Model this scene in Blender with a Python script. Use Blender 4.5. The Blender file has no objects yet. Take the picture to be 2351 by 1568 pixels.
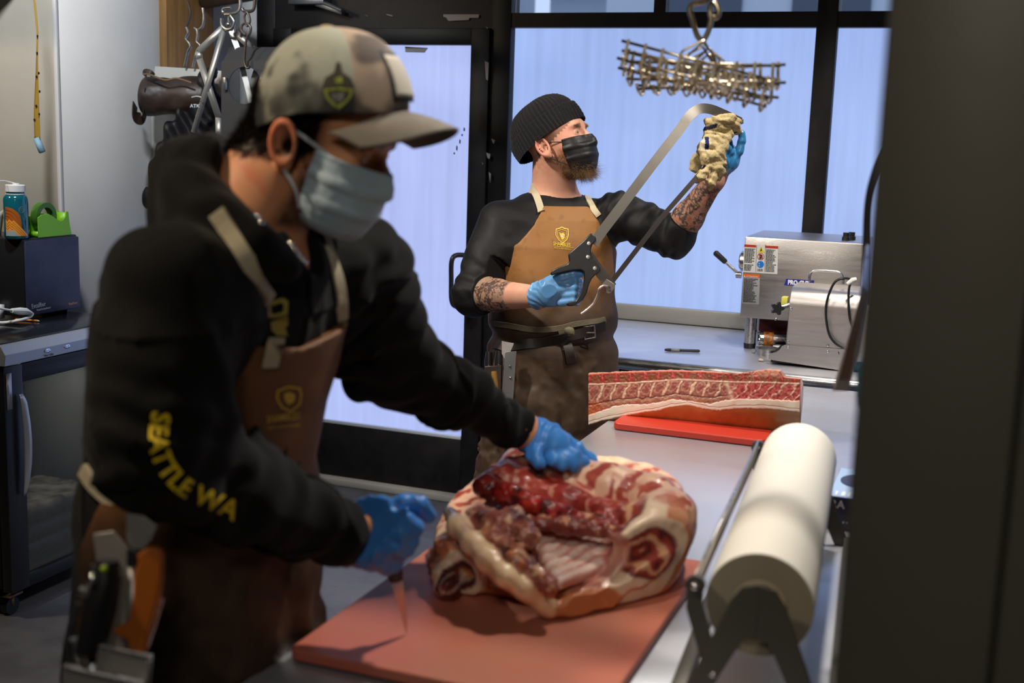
import bpy, bmesh, math, random
import numpy as np
from mathutils import Vector, Matrix
from mathutils.bvhtree import BVHTree
S = bpy.context.scene
COL = S.collection
# ---------------------------------------------------------------- camera
CX, CY, FPX, HC = 1175.5, 784.0, 2781.0, 1.66
_dn = np.array([650-CX, -(17000-CY), -FPX]); _Z = -_dn/np.linalg.norm(_dn)
_y = np.array([2266-CX, -(342-CY), -FPX]); _y /= np.linalg.norm(_y)
_Y = _y-_Z*np.dot(_y, _Z); _Y /= np.linalg.norm(_Y); _X = np.cross(_Y, _Z)
CR = np.array([_X, _Y, _Z]); CO = np.array([0, 0, HC])
RT, UPC, TC = CR[:, 0], CR[:, 1], CR[:, 2]          # camera right, up, toward-camera in world axes
cam = bpy.data.cameras.new('camera'); camo = bpy.data.objects.new('camera', cam); COL.objects.link(camo)
M = Matrix.Identity(4)
for i in range(3):
    for j in range(3): M[i][j] = CR[i][j]
    M[i][3] = CO[i]
camo.matrix_world = M
cam.sensor_width = 36; cam.lens = FPX/2351*36; cam.clip_start = .05
cam.dof.use_dof = True; cam.dof.focus_distance = 3.72; cam.dof.aperture_fstop = 3.4
S.camera = camo
S.view_settings.view_transform = 'Standard'; S.view_settings.look = 'None'
S.view_settings.gamma = 1; S.view_settings.use_curve_mapping = False; S.view_settings.exposure = 0
S.cycles.use_denoising = True; S.cycles.max_bounces = 6; S.cycles.diffuse_bounces = 3; S.cycles.glossy_bounces = 3
S.cycles.transmission_bounces = 4; S.cycles.transparent_max_bounces = 8
S.cycles.sample_clamp_indirect = 4; S.cycles.caustics_reflective = False; S.cycles.caustics_refractive = False
# ---------------------------------------------------------------- sky outside
W = bpy.data.worlds.new('World'); S.world = W; W.use_nodes = True
bg = W.node_tree.nodes['Background']; bg.inputs[0].default_value = (.62, .74, 1, 1); bg.inputs[1].default_value = 1.0
# ---------------------------------------------------------------- ceiling lamps above the frame, plus added fill spots
def spot(x, y, z, tx, ty, tz, power, col, size=.07, angle=80, blend=.6):
    l = bpy.data.lights.new('key_fill_spot', 'SPOT'); l.energy = power; l.color = col
    l.shadow_soft_size = size; l.spot_size = math.radians(angle); l.spot_blend = blend
    o = bpy.data.objects.new('key_fill_spot_light', l); COL.objects.link(o)
    o.location = (x, y, z); o.rotation_euler = (Vector((tx, ty, tz))-Vector((x, y, z))).to_track_quat('-Z', 'Y').to_euler()
WARM = (1, .80, .58); NEUT = (1, .91, .80)
spot(-.35, 2.5, 2.75, -.6, 1.75, .9, 120, NEUT, .06, 70)
spot(-1.9, 2.35, 2.75, -1.2, 3.4, 1.3, 150, NEUT, .06, 70)
spot(-1.75, .75, 2.75, -.90, 1.40, 1.55, 85, WARM, .06, 40)
spot(-.1, 3.2, 2.75, -.7, 3.5, .9, 90, NEUT, .06, 85)
spot(-3.9, 2.2, 2.75, -3.3, 3.7, 1.0, 55, WARM, .1, 110)
spot(-.6, .9, 2.75, -.62, 2.9, 1.0, 62, NEUT, .06, 52)  # added front fill for the face of the far loin
spot(.1, -.9, 2.9, -.2, 2.0, 1.2, 40, NEUT, .2, 110)  # added weak fill from behind the camera
spot(.5, -.7, 2.9, .2, 1.1, 1.2, 15, NEUT, .15, 48)  # added narrow fill that lifts the dark cooler panel
spot(-.4, 4.0, 2.75, -.9, 4.5, .9, 60, NEUT, .06, 80)  # added spot that brightens the steel counter
spot(-2.6, 2.6, 2.9, -3.3, 4.2, 1.4, 120, (.9,.95,1), .1, 80)  # added cool fill for the white side wall
# ================================================================ helpers
def A(*v): return np.array(v, float)
def ray(px, py): return CR @ np.array([px-CX, -(py-CY), -FPX])/FPX
def PD(px, py, d): return CO+ray(px, py)*d          # point of a sight line at a true distance
def PZ(px, py, z): r = ray(px, py); return CO+r*((z-HC)/r[2])
def PY(px, py, y): r = ray(px, py); return CO+r*(y/r[1])
def PXp(px, py, x): r = ray(px, py); return CO+r*(x/r[0])
def unit(v): v = np.asarray(v, float); return v/np.linalg.norm(v)
def setp(o, label=None, cat=None, group=None, kind=None):
    if label: o['label'] = label
    if cat: o['category'] = cat
    if group: o['group'] = group
    if kind: o['kind'] = kind
    return o
def thing(name, label, cat, loc=(0, 0, 0), group=None, rz=0):
    o = bpy.data.objects.new(name, None); COL.objects.link(o); o.location = loc; o.rotation_euler.z = rz
    o.empty_display_size = .05
    return setp(o, label, cat, group)
def link(name, me, mat=None, parent=None, smooth=True):
    o = bpy.data.objects.new(name, me); COL.objects.link(o)
    if mat is not None: me.materials.append(mat)
    if smooth: me.polygons.foreach_set('use_smooth', [True]*len(me.polygons))
    if parent is not None:
        o.parent = parent
        wm = Matrix.Identity(4); q = parent; chain = []
        while q is not None: chain.append(q); q = q.parent
        for q in reversed(chain):
            wm = wm @ q.matrix_parent_inverse @ Matrix.LocRotScale(q.location, q.rotation_euler, q.scale)
        o.matrix_parent_inverse = wm.inverted()
    return o
def mesh(name, V, Fc, mat=None, parent=None, smooth=True, cols=None):
    me = bpy.data.meshes.new(name)
    V = np.asarray(V, np.float32)
    if isinstance(Fc, np.ndarray):
        n, k = Fc.shape
        me.vertices.add(len(V)); me.vertices.foreach_set('co', V.ravel())
        me.loops.add(n*k); me.loops.foreach_set('vertex_index', Fc.astype(np.int32).ravel())
        me.polygons.add(n); me.polygons.foreach_set('loop_start', np.arange(0, n*k, k, dtype=np.int32))
        me.update(calc_edges=True)
    else:
        me.from_pydata([tuple(v) for v in V], [], Fc); me.update()
    if cols is not None:
        a = me.color_attributes.new('Col', 'FLOAT_COLOR', 'POINT')
        c = np.ones((len(V), 4), np.float32); c[:, :3] = cols; a.data.foreach_set('color', c.ravel())
    return link(name, me, mat, parent, smooth)
class B:
    """collects simple shapes into one mesh"""
    def __init__(s): s.bm = bmesh.new()
    def box(s, c, d, rot=None, bev=0, seg=2):
        r = bmesh.ops.create_cube(s.bm, size=1)
        vs = r['verts']
        for v in vs: v.co = Vector((v.co.x*d[0], v.co.y*d[1], v.co.z*d[2]))
        if bev:
            es = list({e for v in vs for e in v.link_edges})
            rr = bmesh.ops.bevel(s.bm, geom=es, offset=bev, segments=seg, affect='EDGES', profile=.5)
            vs = list({v for f in rr['faces'] for v in f.verts} | {v for v in vs if v.is_valid})
        m = Matrix.Translation(Vector(c)) @ (rot if rot is not None else Matrix.Identity(4))
        bmesh.ops.transform(s.bm, matrix=m, verts=vs)
        return s
    def bx(s, a, b, bev=0):
        a, b = np.array(a, float), np.array(b, float)
        return s.box((a+b)/2, abs(b-a), None, bev)
    def cyl(s, p, q, r, r2=None, n=20, caps=True):
        p, q = Vector(p), Vector(q); d = q-p
        rot = d.to_track_quat('Z', 'Y').to_matrix().to_4x4()
        bmesh.ops.create_cone(s.bm, cap_ends=caps, segments=n, radius1=r, radius2=r if r2 is None else r2, depth=d.length,
                              matrix=Matrix.Translation((p+q)/2) @ rot)
        return s
    def sph(s, c, r, n=16, sc=(1, 1, 1), rot=None):
        m = Matrix.Translation(Vector(c)) @ (rot or Matrix.Identity(4)) @ Matrix.Diagonal((*sc, 1))
        bmesh.ops.create_uvsphere(s.bm, u_segments=n, v_segments=max(6, n//2), radius=r, matrix=m); return s
    def tube(s, pts, r, n=10, closed=False, flat=None):
        """swept tube; r number or list; flat=(w,t,normal) sweeps a strap instead"""
        P = [Vector(p) for p in pts]; N = len(P); rs = r if hasattr(r, '__len__') else [r]*N
        rings = []; prev = None
        for i in range(N):
            if closed: t = P[(i+1) % N]-P[i-1]
            else: t = P[min(i+1, N-1)]-P[max(i-1, 0)]
            t.normalize()
            if prev is None:
                u = t.orthogonal().normalized() if flat is None else (Vector(flat[2])-t*Vector(flat[2]).dot(t)).normalized()
            else:
                u = (prev-t*prev.dot(t)).normalized() if flat is None else (Vector(flat[2])-t*Vector(flat[2]).dot(t)).normalized()
            prev = u; w = t.cross(u)
            if flat is None:
                ring = [s.bm.verts.new(P[i]+(u*math.cos(a)+w*math.sin(a))*rs[i]) for a in [2*math.pi*k/n for k in range(n)]]
            else:
                hw, ht = flat[0]/2, flat[1]/2
                ring = [s.bm.verts.new(P[i]+u*b*ht+w*a*hw) for a, b in ((-1, -1), (1, -1), (1, 1), (-1, 1))]
            rings.append(ring)
        k = len(rings[0])
        for i in range(N if closed else N-1):
            a, b = rings[i], rings[(i+1) % N]
            for j in range(k): s.bm.faces.new((a[j], a[(j+1) % k], b[(j+1) % k], b[j]))
        if not closed:
            s.bm.faces.new(list(reversed(rings[0]))); s.bm.faces.new(rings[-1])
        return s
    def lathe(s, c, axis, prof, n=32):
        """prof: list of (radius, distance along axis)"""
        c = Vector(c); ax = Vector(axis).normalized(); u = ax.orthogonal().normalized(); w = ax.cross(u)
        rings = []
        for r, h in prof:
            if r <= 1e-6: rings.append([s.bm.verts.new(c+ax*h)])
            else: rings.append([s.bm.verts.new(c+ax*h+(u*math.cos(2*math.pi*k/n)+w*math.sin(2*math.pi*k/n))*r) for k in range(n)])
        for a, b in zip(rings, rings[1:]):
            for j in range(n):
                if len(a) == 1 and len(b) == 1: continue
                if len(a) == 1: s.bm.faces.new((a[0], b[j], b[(j+1) % n]))
                elif len(b) == 1: s.bm.faces.new((a[j], a[(j+1) % n], b[0]))
                else: s.bm.faces.new((a[j], a[(j+1) % n], b[(j+1) % n], b[j]))
        return s
    def prism(s, poly, off, tri=True):
        """poly: world points of a planar outline; off: thickness vector"""
        a = [s.bm.verts.new(Vector(p)) for p in poly]; b = [s.bm.verts.new(Vector(p)+Vector(off)) for p in poly]; n = len(a)
        s.bm.faces.new(a); s.bm.faces.new(list(reversed(b)))
        for i in range(n): s.bm.faces.new((a[i], b[i], b[(i+1) % n], a[(i+1) % n]))
        return s
    def grid(s, f, nu, nv, thick=None):
        vs = [[s.bm.verts.new(Vector(f(i/(nu-1), j/(nv-1)))) for j in range(nv)] for i in range(nu)]
        for i in range(nu-1):
            for j in range(nv-1): s.bm.faces.new((vs[i][j], vs[i+1][j], vs[i+1][j+1], vs[i][j+1]))
        return s
    def go(s, name, mat, parent=None, smooth=True, bev=0, solid=0, sub=0, auto=True, rec=True):
        if rec: bmesh.ops.recalc_face_normals(s.bm, faces=s.bm.faces)
        if auto and smooth:
            for e in s.bm.edges:
                if len(e.link_faces) == 2 and e.calc_face_angle(0) > .6: e.smooth = False
        me = bpy.data.meshes.new(name); s.bm.to_mesh(me); s.bm.free()
        o = link(name, me, mat, parent, smooth)
        if solid: m = o.modifiers.new('s', 'SOLIDIFY'); m.thickness = solid; m.offset = 0
        if bev: m = o.modifiers.new('b', 'BEVEL'); m.width = bev; m.segments = 2; m.limit_method = 'ANGLE'
        if sub: m = o.modifiers.new('u', 'SUBSURF'); m.levels = m.render_levels = sub
        return o
def text(name, s, size, origin, xdir, ydir, mat, parent, ext=.0004, align='LEFT', bold=0, sx=1.0):
    """flat raised lettering as a mesh"""
    c = bpy.data.curves.new(name, 'FONT'); c.body = s; c.size = size; c.extrude = ext; c.align_x = align; c.offset = bold; c.resolution_u = 3
    t = bpy.data.objects.new(name, c); COL.objects.link(t)
    bpy.context.view_layer.update()
    me = bpy.data.meshes.new_from_object(t.evaluated_get(bpy.context.evaluated_depsgraph_get()))
    COL.objects.unlink(t); bpy.data.objects.remove(t); bpy.data.curves.remove(c)
    x = Vector(unit(xdir)); y = Vector(ydir); y = (y-x*y.dot(x)).normalized(); z = x.cross(y); o = Vector(origin)
    me.materials.clear()
    for v in me.vertices: v.co = o+x*v.co.x*sx+y*v.co.y+z*v.co.z
    return link(name, me, mat, parent, False)
def bez(pts, n=12):
    """Catmull-Rom through the points"""
    P = [np.array(p, float) for p in pts]; P = [2*P[0]-P[1]]+P+[2*P[-1]-P[-2]]; out = []
    for i in range(1, len(P)-2):
        for k in range(n):
            t = k/n; a, b, c, d = P[i-1:i+3]
            out.append(.5*((2*b)+(-a+c)*t+(2*a-5*b+4*c-d)*t*t+(-a+3*b-3*c+d)*t**3))
    out.append(P[-2]); return out
# ---------------------------------------------------------------- materials
def mat(name, col=(.5, .5, .5), rough=.5, metal=0, var=None, vscale=8, vdet=4, bump=0, bscale=60, bdet=3, coat=0, spec=.5,
        stretch=None, attr=False, trans=0, emit=None, estr=1, aniso=0, sss=0, rvar=0, sheen=0, bdist=.002, hook=None, alpha=1):
    m = bpy.data.materials.new(name); m.use_nodes = True; nt = m.node_tree; N = nt.nodes; L = nt.links
    p = N['Principled BSDF']; p.inputs['Base Color'].default_value = (*col, 1); p.inputs['Roughness'].default_value = rough
    p.inputs['Metallic'].default_value = metal; p.inputs['Coat Weight'].default_value = coat; p.inputs['Specular IOR Level'].default_value = spec
    p.inputs['Transmission Weight'].default_value = trans; p.inputs['Anisotropic'].default_value = aniso; p.inputs['Alpha'].default_value = alpha
    if sss: p.inputs['Subsurface Weight'].default_value = sss; p.inputs['Subsurface Radius'].default_value = (.02, .006, .003); p.inputs['Subsurface Scale'].default_value = .5
    if sheen: p.inputs['Sheen Weight'].default_value = sheen
    if emit: p.inputs['Emission Color'].default_value = (*emit, 1); p.inputs['Emission Strength'].default_value = estr
    tc = N.new('ShaderNodeTexCoord'); mp = N.new('ShaderNodeMapping'); L.new(tc.outputs['Object'], mp.inputs[0])
    if stretch: mp.inputs['Scale'].default_value = stretch
    src = None
    if attr:
        at = N.new('ShaderNodeAttribute'); at.attribute_name = 'Col'; src = at.outputs['Color']; L.new(src, p.inputs['Base Color'])
    if var is not None or rvar:
        nz = N.new('ShaderNodeTexNoise'); nz.inputs['Scale'].default_value = vscale; nz.inputs['Detail'].default_value = vdet; L.new(mp.outputs[0], nz.inputs[0])
        if var is not None:
            mx = N.new('ShaderNodeMix'); mx.data_type = 'RGBA'; rp = N.new('ShaderNodeMapRange'); rp.inputs[1].default_value = .35; rp.inputs[2].default_value = .65
            L.new(nz.outputs[0], rp.inputs[0]); L.new(rp.outputs[0], mx.inputs[0])
            if attr:
                mx.blend_type = 'MULTIPLY'; L.new(src, mx.inputs[6])
            else: mx.inputs[6].default_value = (*col, 1)
            mx.inputs[7].default_value = (*var, 1); L.new(mx.outputs[2], p.inputs['Base Color'])
        if rvar:
            rr = N.new('ShaderNodeMapRange'); rr.inputs[1].default_value = .3; rr.inputs[2].default_value = .7; rr.inputs[3].default_value = rough-rvar; rr.inputs[4].default_value = rough+rvar
            L.new(nz.outputs[0], rr.inputs[0]); L.new(rr.outputs[0], p.inputs['Roughness'])
    if bump:
        nb = N.new('ShaderNodeTexNoise'); nb.inputs['Scale'].default_value = bscale; nb.inputs['Detail'].default_value = bdet; L.new(mp.outputs[0], nb.inputs[0])
        bp = N.new('ShaderNodeBump'); bp.inputs['Strength'].default_value = bump; bp.inputs['Distance'].default_value = bdist
        L.new(nb.outputs[0], bp.inputs['Height']); L.new(bp.outputs[0], p.inputs['Normal'])
    if hook: hook(nt, p, mp)
    return m
black = mat('black_plastic', (.012, .012, .014), .35, bump=.1)
blackmetal = mat('black_painted_metal', (.0045, .004, .005), .5, bump=.2, bscale=40, var=(.009, .0085, .0085), vscale=14, spec=.3)
steel = mat('brushed_steel', (.56, .56, .57), .3, 1, bump=.12, bscale=40, stretch=(1, 14, 14), rvar=.06, vscale=20)
chrome = mat('chrome', (.75, .75, .76), .12, 1)
white = mat('white_plastic', (.78, .78, .76), .45)
# ================================================================ signed-distance modelling (numpy)
def cap(a, b, ra, rb=None, col=None):
    a = np.asarray(a, float); b = np.asarray(b, float); rb = ra if rb is None else rb; ba = b-a; bb = max(ba@ba, 1e-9)
    def f(P):
        pa = P-a; h = np.clip(pa@ba/bb, 0, 1)
        return np.linalg.norm(pa-h[:, None]*ba, axis=1)-(ra+(rb-ra)*h)
    f.col = col; return f
def ell(c, r, R=None, col=None):
    c = np.asarray(c, float); r = np.asarray(r, float)
    def f(P):
        q = P-c
        if R is not None: q = q@R            # R columns = local axes
        k0 = np.linalg.norm(q/r, axis=1); k1 = np.linalg.norm(q/(r*r), axis=1)
        return k0*(k0-1)/np.maximum(k1, 1e-9)
    f.col = col; return f
def rbox(c, h, rad, R=None, col=None):
    c = np.asarray(c, float); h = np.asarray(h, float)
    def f(P):
        q = P-c
        if R is not None: q = q@R
        q = np.abs(q)-h+rad
        return np.linalg.norm(np.maximum(q, 0), axis=1)+np.minimum(q.max(axis=1), 0)-rad
    f.col = col; return f
def smin(a, b, k):
    h = np.clip(.5+.5*(b-a)/k, 0, 1); return b+(a-b)*h-k*h*(1-h)
def smax(a, b, k): return -smin(-a, -b, k)
def U(fs, k):
    def f(P):
        d = fs[0](P)
        for g in fs[1:]: d = smin(d, g(P), k)
        return d
    return f
def chain(pts, k=None):
    """[(point, radius), ...] -> limb"""
    return [cap(p, q, r, s) for (p, r), (q, s) in zip(pts, pts[1:])]
def loft(secs, F, rnd=.03):
    """secs: (z, cx, cy, halfwidth, halfdepth) with F the facing direction"""
    s = np.array(secs, float); F = unit([F[0], F[1], 0]); Lf = np.array([-F[1], F[0], 0])
    def f(P):
        z = P[:, 2]; g = [np.interp(z, s[:, 0], s[:, i]) for i in range(1, 5)]
        dx, dy = P[:, 0]-g[0], P[:, 1]-g[1]
        u = dx*Lf[0]+dy*Lf[1]; v = dx*F[0]+dy*F[1]
        k = (np.abs(u/g[2])**2.3+np.abs(v/g[3])**2.3)**(1/2.3)
        d = (k-1)*np.minimum(g[2], g[3])
        return smax(d, np.maximum(s[0, 0]-z, z-s[-1, 0]), rnd)
    return f
def vnoise(P, sc, seed=0):
    """smooth value noise in [-1,1]"""
    q = P*sc+seed*17.31; i = np.floor(q).astype(np.int64); f = q-i; f = f*f*(3-2*f); out = 0
    for dx in (0, 1):
        for dy in (0, 1):
            for dz in (0, 1):
                h = ((i[:, 0]+dx)*374761393+(i[:, 1]+dy)*668265263+(i[:, 2]+dz)*2147483647+seed*1013) & 0xffffffff
                h = ((h ^ (h >> 13))*1274126177) & 0xffffffff; h = (h ^ (h >> 16)) & 0xffff
                w = (f[:, 0] if dx else 1-f[:, 0])*(f[:, 1] if dy else 1-f[:, 1])*(f[:, 2] if dz else 1-f[:, 2])
                out = out+w*(h/32767.5-1)
    return out
def fbm(P, sc, seed=0, o=3):
    r = 0; a = 1
    for k in range(o): r = r+a*vnoise(P, sc*2**k, seed+k*7); a *= .5
    return r/1.6
def nets(f, lo, hi, h):
    """surface nets of f=0 in the box, evaluated only near the surface"""
    lo = np.array(lo, float); hi = np.array(hi, float); bs = 8
    nb = np.ceil((hi-lo)/(h*bs)).astype(int); n = nb*bs+1
    bc = np.stack(np.meshgrid(*[np.arange(k) for k in nb], indexing='ij'), -1).reshape(-1, 3)
    cen = lo+(bc*bs+bs/2)*h
    d = f(cen); act = np.abs(d) < bs*h*1.15+.012
    Vg = np.full(n, 1.0, np.float32)
    # coarse sign everywhere, fine where active
    sg = d.reshape(nb)
    Vg[:-1, :-1, :-1] = np.repeat(np.repeat(np.repeat(sg, bs, 0), bs, 1), bs, 2)
    Vg[-1] = 1; Vg[:, -1] = 1; Vg[:, :, -1] = 1
    off = np.stack(np.meshgrid(*[np.arange(bs+1)]*3, indexing='ij'), -1).reshape(-1, 3)
    ab = bc[act]
    for s0 in range(0, len(ab), 400):
        idx = (ab[s0:s0+400, None, :]*bs+off[None]).reshape(-1, 3)
        v = f(lo+idx*h); Vg[idx[:, 0], idx[:, 1], idx[:, 2]] = v
    Vg[0] = np.abs(Vg[0])+1e-4; Vg[:, 0] = np.abs(Vg[:, 0])+1e-4; Vg[:, :, 0] = np.abs(Vg[:, :, 0])+1e-4
    for ax in range(3):
        sl = [slice(None)]*3; sl[ax] = -1; Vg[tuple(sl)] = np.abs(Vg[tuple(sl)])+1e-4
    neg = Vg < 0
    c = [neg[i:n[0]-1+i, j:n[1]-1+j, k:n[2]-1+k] for i in (0, 1) for j in (0, 1) for k in (0, 1)]
    cnt = sum(x.astype(np.int8) for x in c); cells = np.argwhere((cnt > 0) & (cnt < 8))
    ids = np.full([n[0]-1, n[1]-1, n[2]-1], -1, np.int32); ids[tuple(cells.T)] = np.arange(len(cells))
    acc = np.zeros((len(cells), 3)); w = np.zeros(len(cells))
    cv = {}
    for i in (0, 1):
        for j in (0, 1):
            for k in (0, 1): cv[i, j, k] = Vg[cells[:, 0]+i, cells[:, 1]+j, cells[:, 2]+k]
    for a in cv:
        for ax in range(3):
            if a[ax] == 0:
                b = list(a); b[ax] = 1; b = tuple(b); va, vb = cv[a], cv[b]
                m = (va < 0) != (vb < 0); t = np.where(m, va/np.where(m, va-vb, 1), 0)
                p = np.tile(np.array(a, float), (len(cells), 1)); p[:, ax] += t
                acc += p*m[:, None]; w += m
    V = lo+(cells+acc/np.maximum(w, 1)[:, None])*h
    quads = []
    for ax in range(3):
        o1, o2 = [(1, 2), (2, 0), (0, 1)][ax]
        sa = [slice(None)]*3; sb = [slice(None)]*3; sa[ax] = slice(0, -1); sb[ax] = slice(1, None)
        e = np.argwhere(neg[tuple(sa)] != neg[tuple(sb)])
        e = e[(e[:, o1] > 0) & (e[:, o2] > 0)]
        fl = neg[tuple(e.T)]
        g = []
        for x, y in ((0, 0), (-1, 0), (-1, -1), (0, -1)):
            q = e.copy(); q[:, o1] += x; q[:, o2] += y; q = np.minimum(q, np.array(ids.shape)-1); g.append(ids[tuple(q.T)])
        q = np.stack(g, 1); q[~fl] = q[~fl][:, ::-1]; quads.append(q)
    Q = np.concatenate(quads); Q = Q[(Q >= 0).all(1)]
    Q = Q[:, ::-1] if False else Q
    return V, Q
def sdf(name, f, lo, hi, h, mt, parent=None, colf=None, newton=True):
    V, Q = nets(f, lo, hi, h)
    if newton and len(V):
        e = h*.5; d = f(V); g = np.stack([f(V+np.eye(3)[i]*e)-f(V-np.eye(3)[i]*e) for i in range(3)], 1)/(2*e)
        s = np.clip(d/np.maximum((g*g).sum(1), .2), -h*.5, h*.5); V = V-g*s[:, None]
    return mesh(name, V, Q, mt, parent, True, colf(V) if colf else None)
def bnd(pts, m):
    p = np.array(pts, float); return p.min(0)-m, p.max(0)+m
def framed(F, up=(0, 0, 1)):
    """columns: forward, left, up"""
    F = unit(F); L_ = unit(np.cross(up, F)); return np.stack([F, L_, np.cross(F, L_)], 1)
def interp_col(t, stops):
    t = np.asarray(t); xs = [s[0] for s in stops]; return np.stack([np.interp(t, xs, [s[1][i] for s in stops]) for i in range(3)], 1)
def sstep(x, a, b): t = np.clip((x-a)/(b-a), 0, 1); return t*t*(3-2*t)
def mixc(c1, c2, t): return c1*(1-t[:, None])+np.asarray(c2)*t[:, None]
# ================================================================ room
YW = 4.98
wall_white = mat('painted_wall_white', (.60, .60, .60), .7, bump=.15, bscale=150, var=(.55, .55, .55), vscale=3)
wall_shade_beige = mat('painted_wall_shade_beige', (.42, .38, .31), .7, bump=.2, bscale=120, var=(.36, .33, .27), vscale=3)  # warmer, darker colour puts the alcove's lack of window light into the paint
conc = mat('concrete_floor', (.30, .30, .32), .38, bump=.35, bscale=30, bdet=8, var=(.17, .17, .18), vscale=5, vdet=10, rvar=.12)
dark = mat('dark_ceiling', (.10, .09, .085), .8)
wood = mat('wood_post', (.36, .19, .055), .55, var=(.22, .11, .03), vscale=3, stretch=(10, 10, .8), bump=.2, bscale=20)
def struct(b, name, m, **k): return setp(b.go(name, m, **k), kind='structure')
struct(B().bx((-5.2, -1.4, -.1), (2.4, 5.15, 0)), 'floor', conc)
struct(B().bx((-5.2, -1.4, 3.1), (2.4, 5.15, 3.2)), 'ceiling', dark)
struct(B().bx((2.2, -1.4, 0), (2.35, 5.15, 3.1)), 'wall_right', wall_shade_beige)
struct(B().bx((-5.2, -1.4, 0), (-5.05, 3.75, 3.1)), 'wall_left', wall_shade_beige)
struct(B().bx((-5.05, -1.4, 0), (2.2, -1.25, 3.1)), 'wall_rear', wall_shade_beige)
struct(B().bx((-5.05, 3.745, 0), (-3.312, 3.9, 3.1)), 'wall_alcove', wall_shade_beige)
struct(B().bx((-3.5, 3.75, 0), (-3.3, YW+.06, 3.1)), 'wall_side', wall_white)
struct(B().bx((-3.312, 3.738, 0), (-3.294, 3.752, 3.1), .003), 'trim_1', wall_white)
struct(B().bx((-3.3, YW-.02, 0), (-3.19, YW+.06, 3.1)), 'wall_pier', wall_white)
setp(B().bx((-3.3, 4.36, 0), (-3.262, 4.70, 3.09), .004).go('wooden_post', wood), 'brown wooden post against the white side wall behind the hooks', 'post')
# frosted panes: a translucent film glowing with daylight
def film(name, col, k):
    def hook(nt, p, mp):
        N, L = nt.nodes, nt.links
        a = N.new('ShaderNodeTexNoise'); a.inputs['Scale'].default_value = 2.2; a.inputs['Detail'].default_value = 7; L.new(mp.outputs[0], a.inputs[0])
        s = N.new('ShaderNodeMapping'); s.inputs['Scale'].default_value = (18, 1, .7); L.new(mp.outputs[0], s.inputs[0])
        b = N.new('ShaderNodeTexNoise'); b.inputs['Scale'].default_value = 1.6; b.inputs['Detail'].default_value = 5; L.new(s.outputs[0], b.inputs[0])
        ad = N.new('ShaderNodeMath'); ad.operation = 'ADD'; L.new(a.outputs[0], ad.inputs[0]); L.new(b.outputs[0], ad.inputs[1])
        r = N.new('ShaderNodeMapRange'); r.inputs[1].default_value = .7; r.inputs[2].default_value = 1.3; r.inputs[3].default_value = k*.90; r.inputs[4].default_value = k*1.08
        L.new(ad.outputs[0], r.inputs[0]); L.new(r.outputs[0], p.inputs['Emission Strength'])
    return mat(name, (.05, .055, .07), .5, emit=col, estr=k, hook=hook, bump=.1, bscale=300)
film_win = film('frosted_window_film', (.345, .475, .86), 1.0)
film_door = film('frosted_door_film', (.42, .50, .88), 1.02)
glass = mat('clear_glass', (.9, .95, 1), .02, trans=1, spec=.5); glass.node_tree.nodes['Principled BSDF'].inputs['IOR'].default_value = 1.05
fr = blackmetal
Z1, Z2 = 2.135, 2.10   # transom rail under the clear top panes
# wall frame bars
g = B()
for x0, x1 in ((-3.19, -3.09), (-2.02, -1.93), (-.66, -.58), (.62, .70), (2.1, 2.2)): g.bx((x0, YW-.05, 0), (x1, YW+.05, 3.1), .004)
for a, b_ in ((-1.93, -.66), (-.58, .62), (.70, 2.1)):
    g.bx((a, YW-.045, 2.105), (b_, YW+.045, 2.165)); g.bx((a, YW-.045, .60), (b_, YW+.045, .905))
    g.bx((a, YW-.04, 2.85), (b_, YW+.04, 3.1)); m_ = (a+b_)/2-.02; g.bx((m_, YW-.035, 2.165), (m_+.05, YW+.035, 2.85))
g.bx((-3.09, YW-.045, 2.10), (-2.02, YW+.045, 2.26)); g.bx((-3.09, YW-.04, 2.85), (-2.02, YW+.04, 3.1))
for x in (-2.775, -2.40): g.bx((x, YW-.035, 2.26), (x+.06, YW+.035, 2.85))
struct(g, 'window_1', fr)
wp = []
for k, (a, b_) in enumerate(((-1.93, -.66), (-.58, .62), (.70, 2.1))):
    w = setp(B().bx((a, YW+.002, .905), (b_, YW+.012, 2.105)).go('window_%d' % (k+2), film_win, smooth=False), kind='structure')
    setp(B().bx((a, YW+.002, .02), (b_, YW+.012, .60)).go('window_%d' % (k+12), film_win, smooth=False), kind='structure')
    m_ = (a+b_)/2-.02
    for q, (c, d) in enumerate(((a, m_), (m_+.05, b_))):
        struct(B().bx((c, YW+.0, 2.165), (d, YW+.006, 2.85)), 'window_%d' % (22+2*k+q), glass, smooth=False)
alum = mat('light_grey_bead', (.55, .6, .68), .4, .3)
for q, (c, d) in enumerate(((-3.09, -2.775), (-2.715, -2.40), (-2.34, -2.02))):
    struct(B().bx((c, YW+.0, 2.26), (d, YW+.006, 2.85)), 'window_%d' % (42+q), glass, smooth=False)
    struct(B().bx((c+.02, YW-.03, 2.26), (d-.01, YW-.012, 2.268)).bx((c+.02, YW-.03, 2.26), (c+.03, YW-.012, 2.85)), 'trim_%d' % (10+q), alum)
struct(B().bx((-1.93, YW-.06, .90), (2.1, YW-.035, .965), .003), 'trim_2', mat('grey_sill', (.30, .30, .29), .45, .4))
struct(B().bx((-3.19, YW-.12, 0), (-1.93, YW-.05, .03), .004), 'trim_3', mat('threshold_concrete', (.28, .27, .25), .8, bump=.4, bscale=40))
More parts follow.
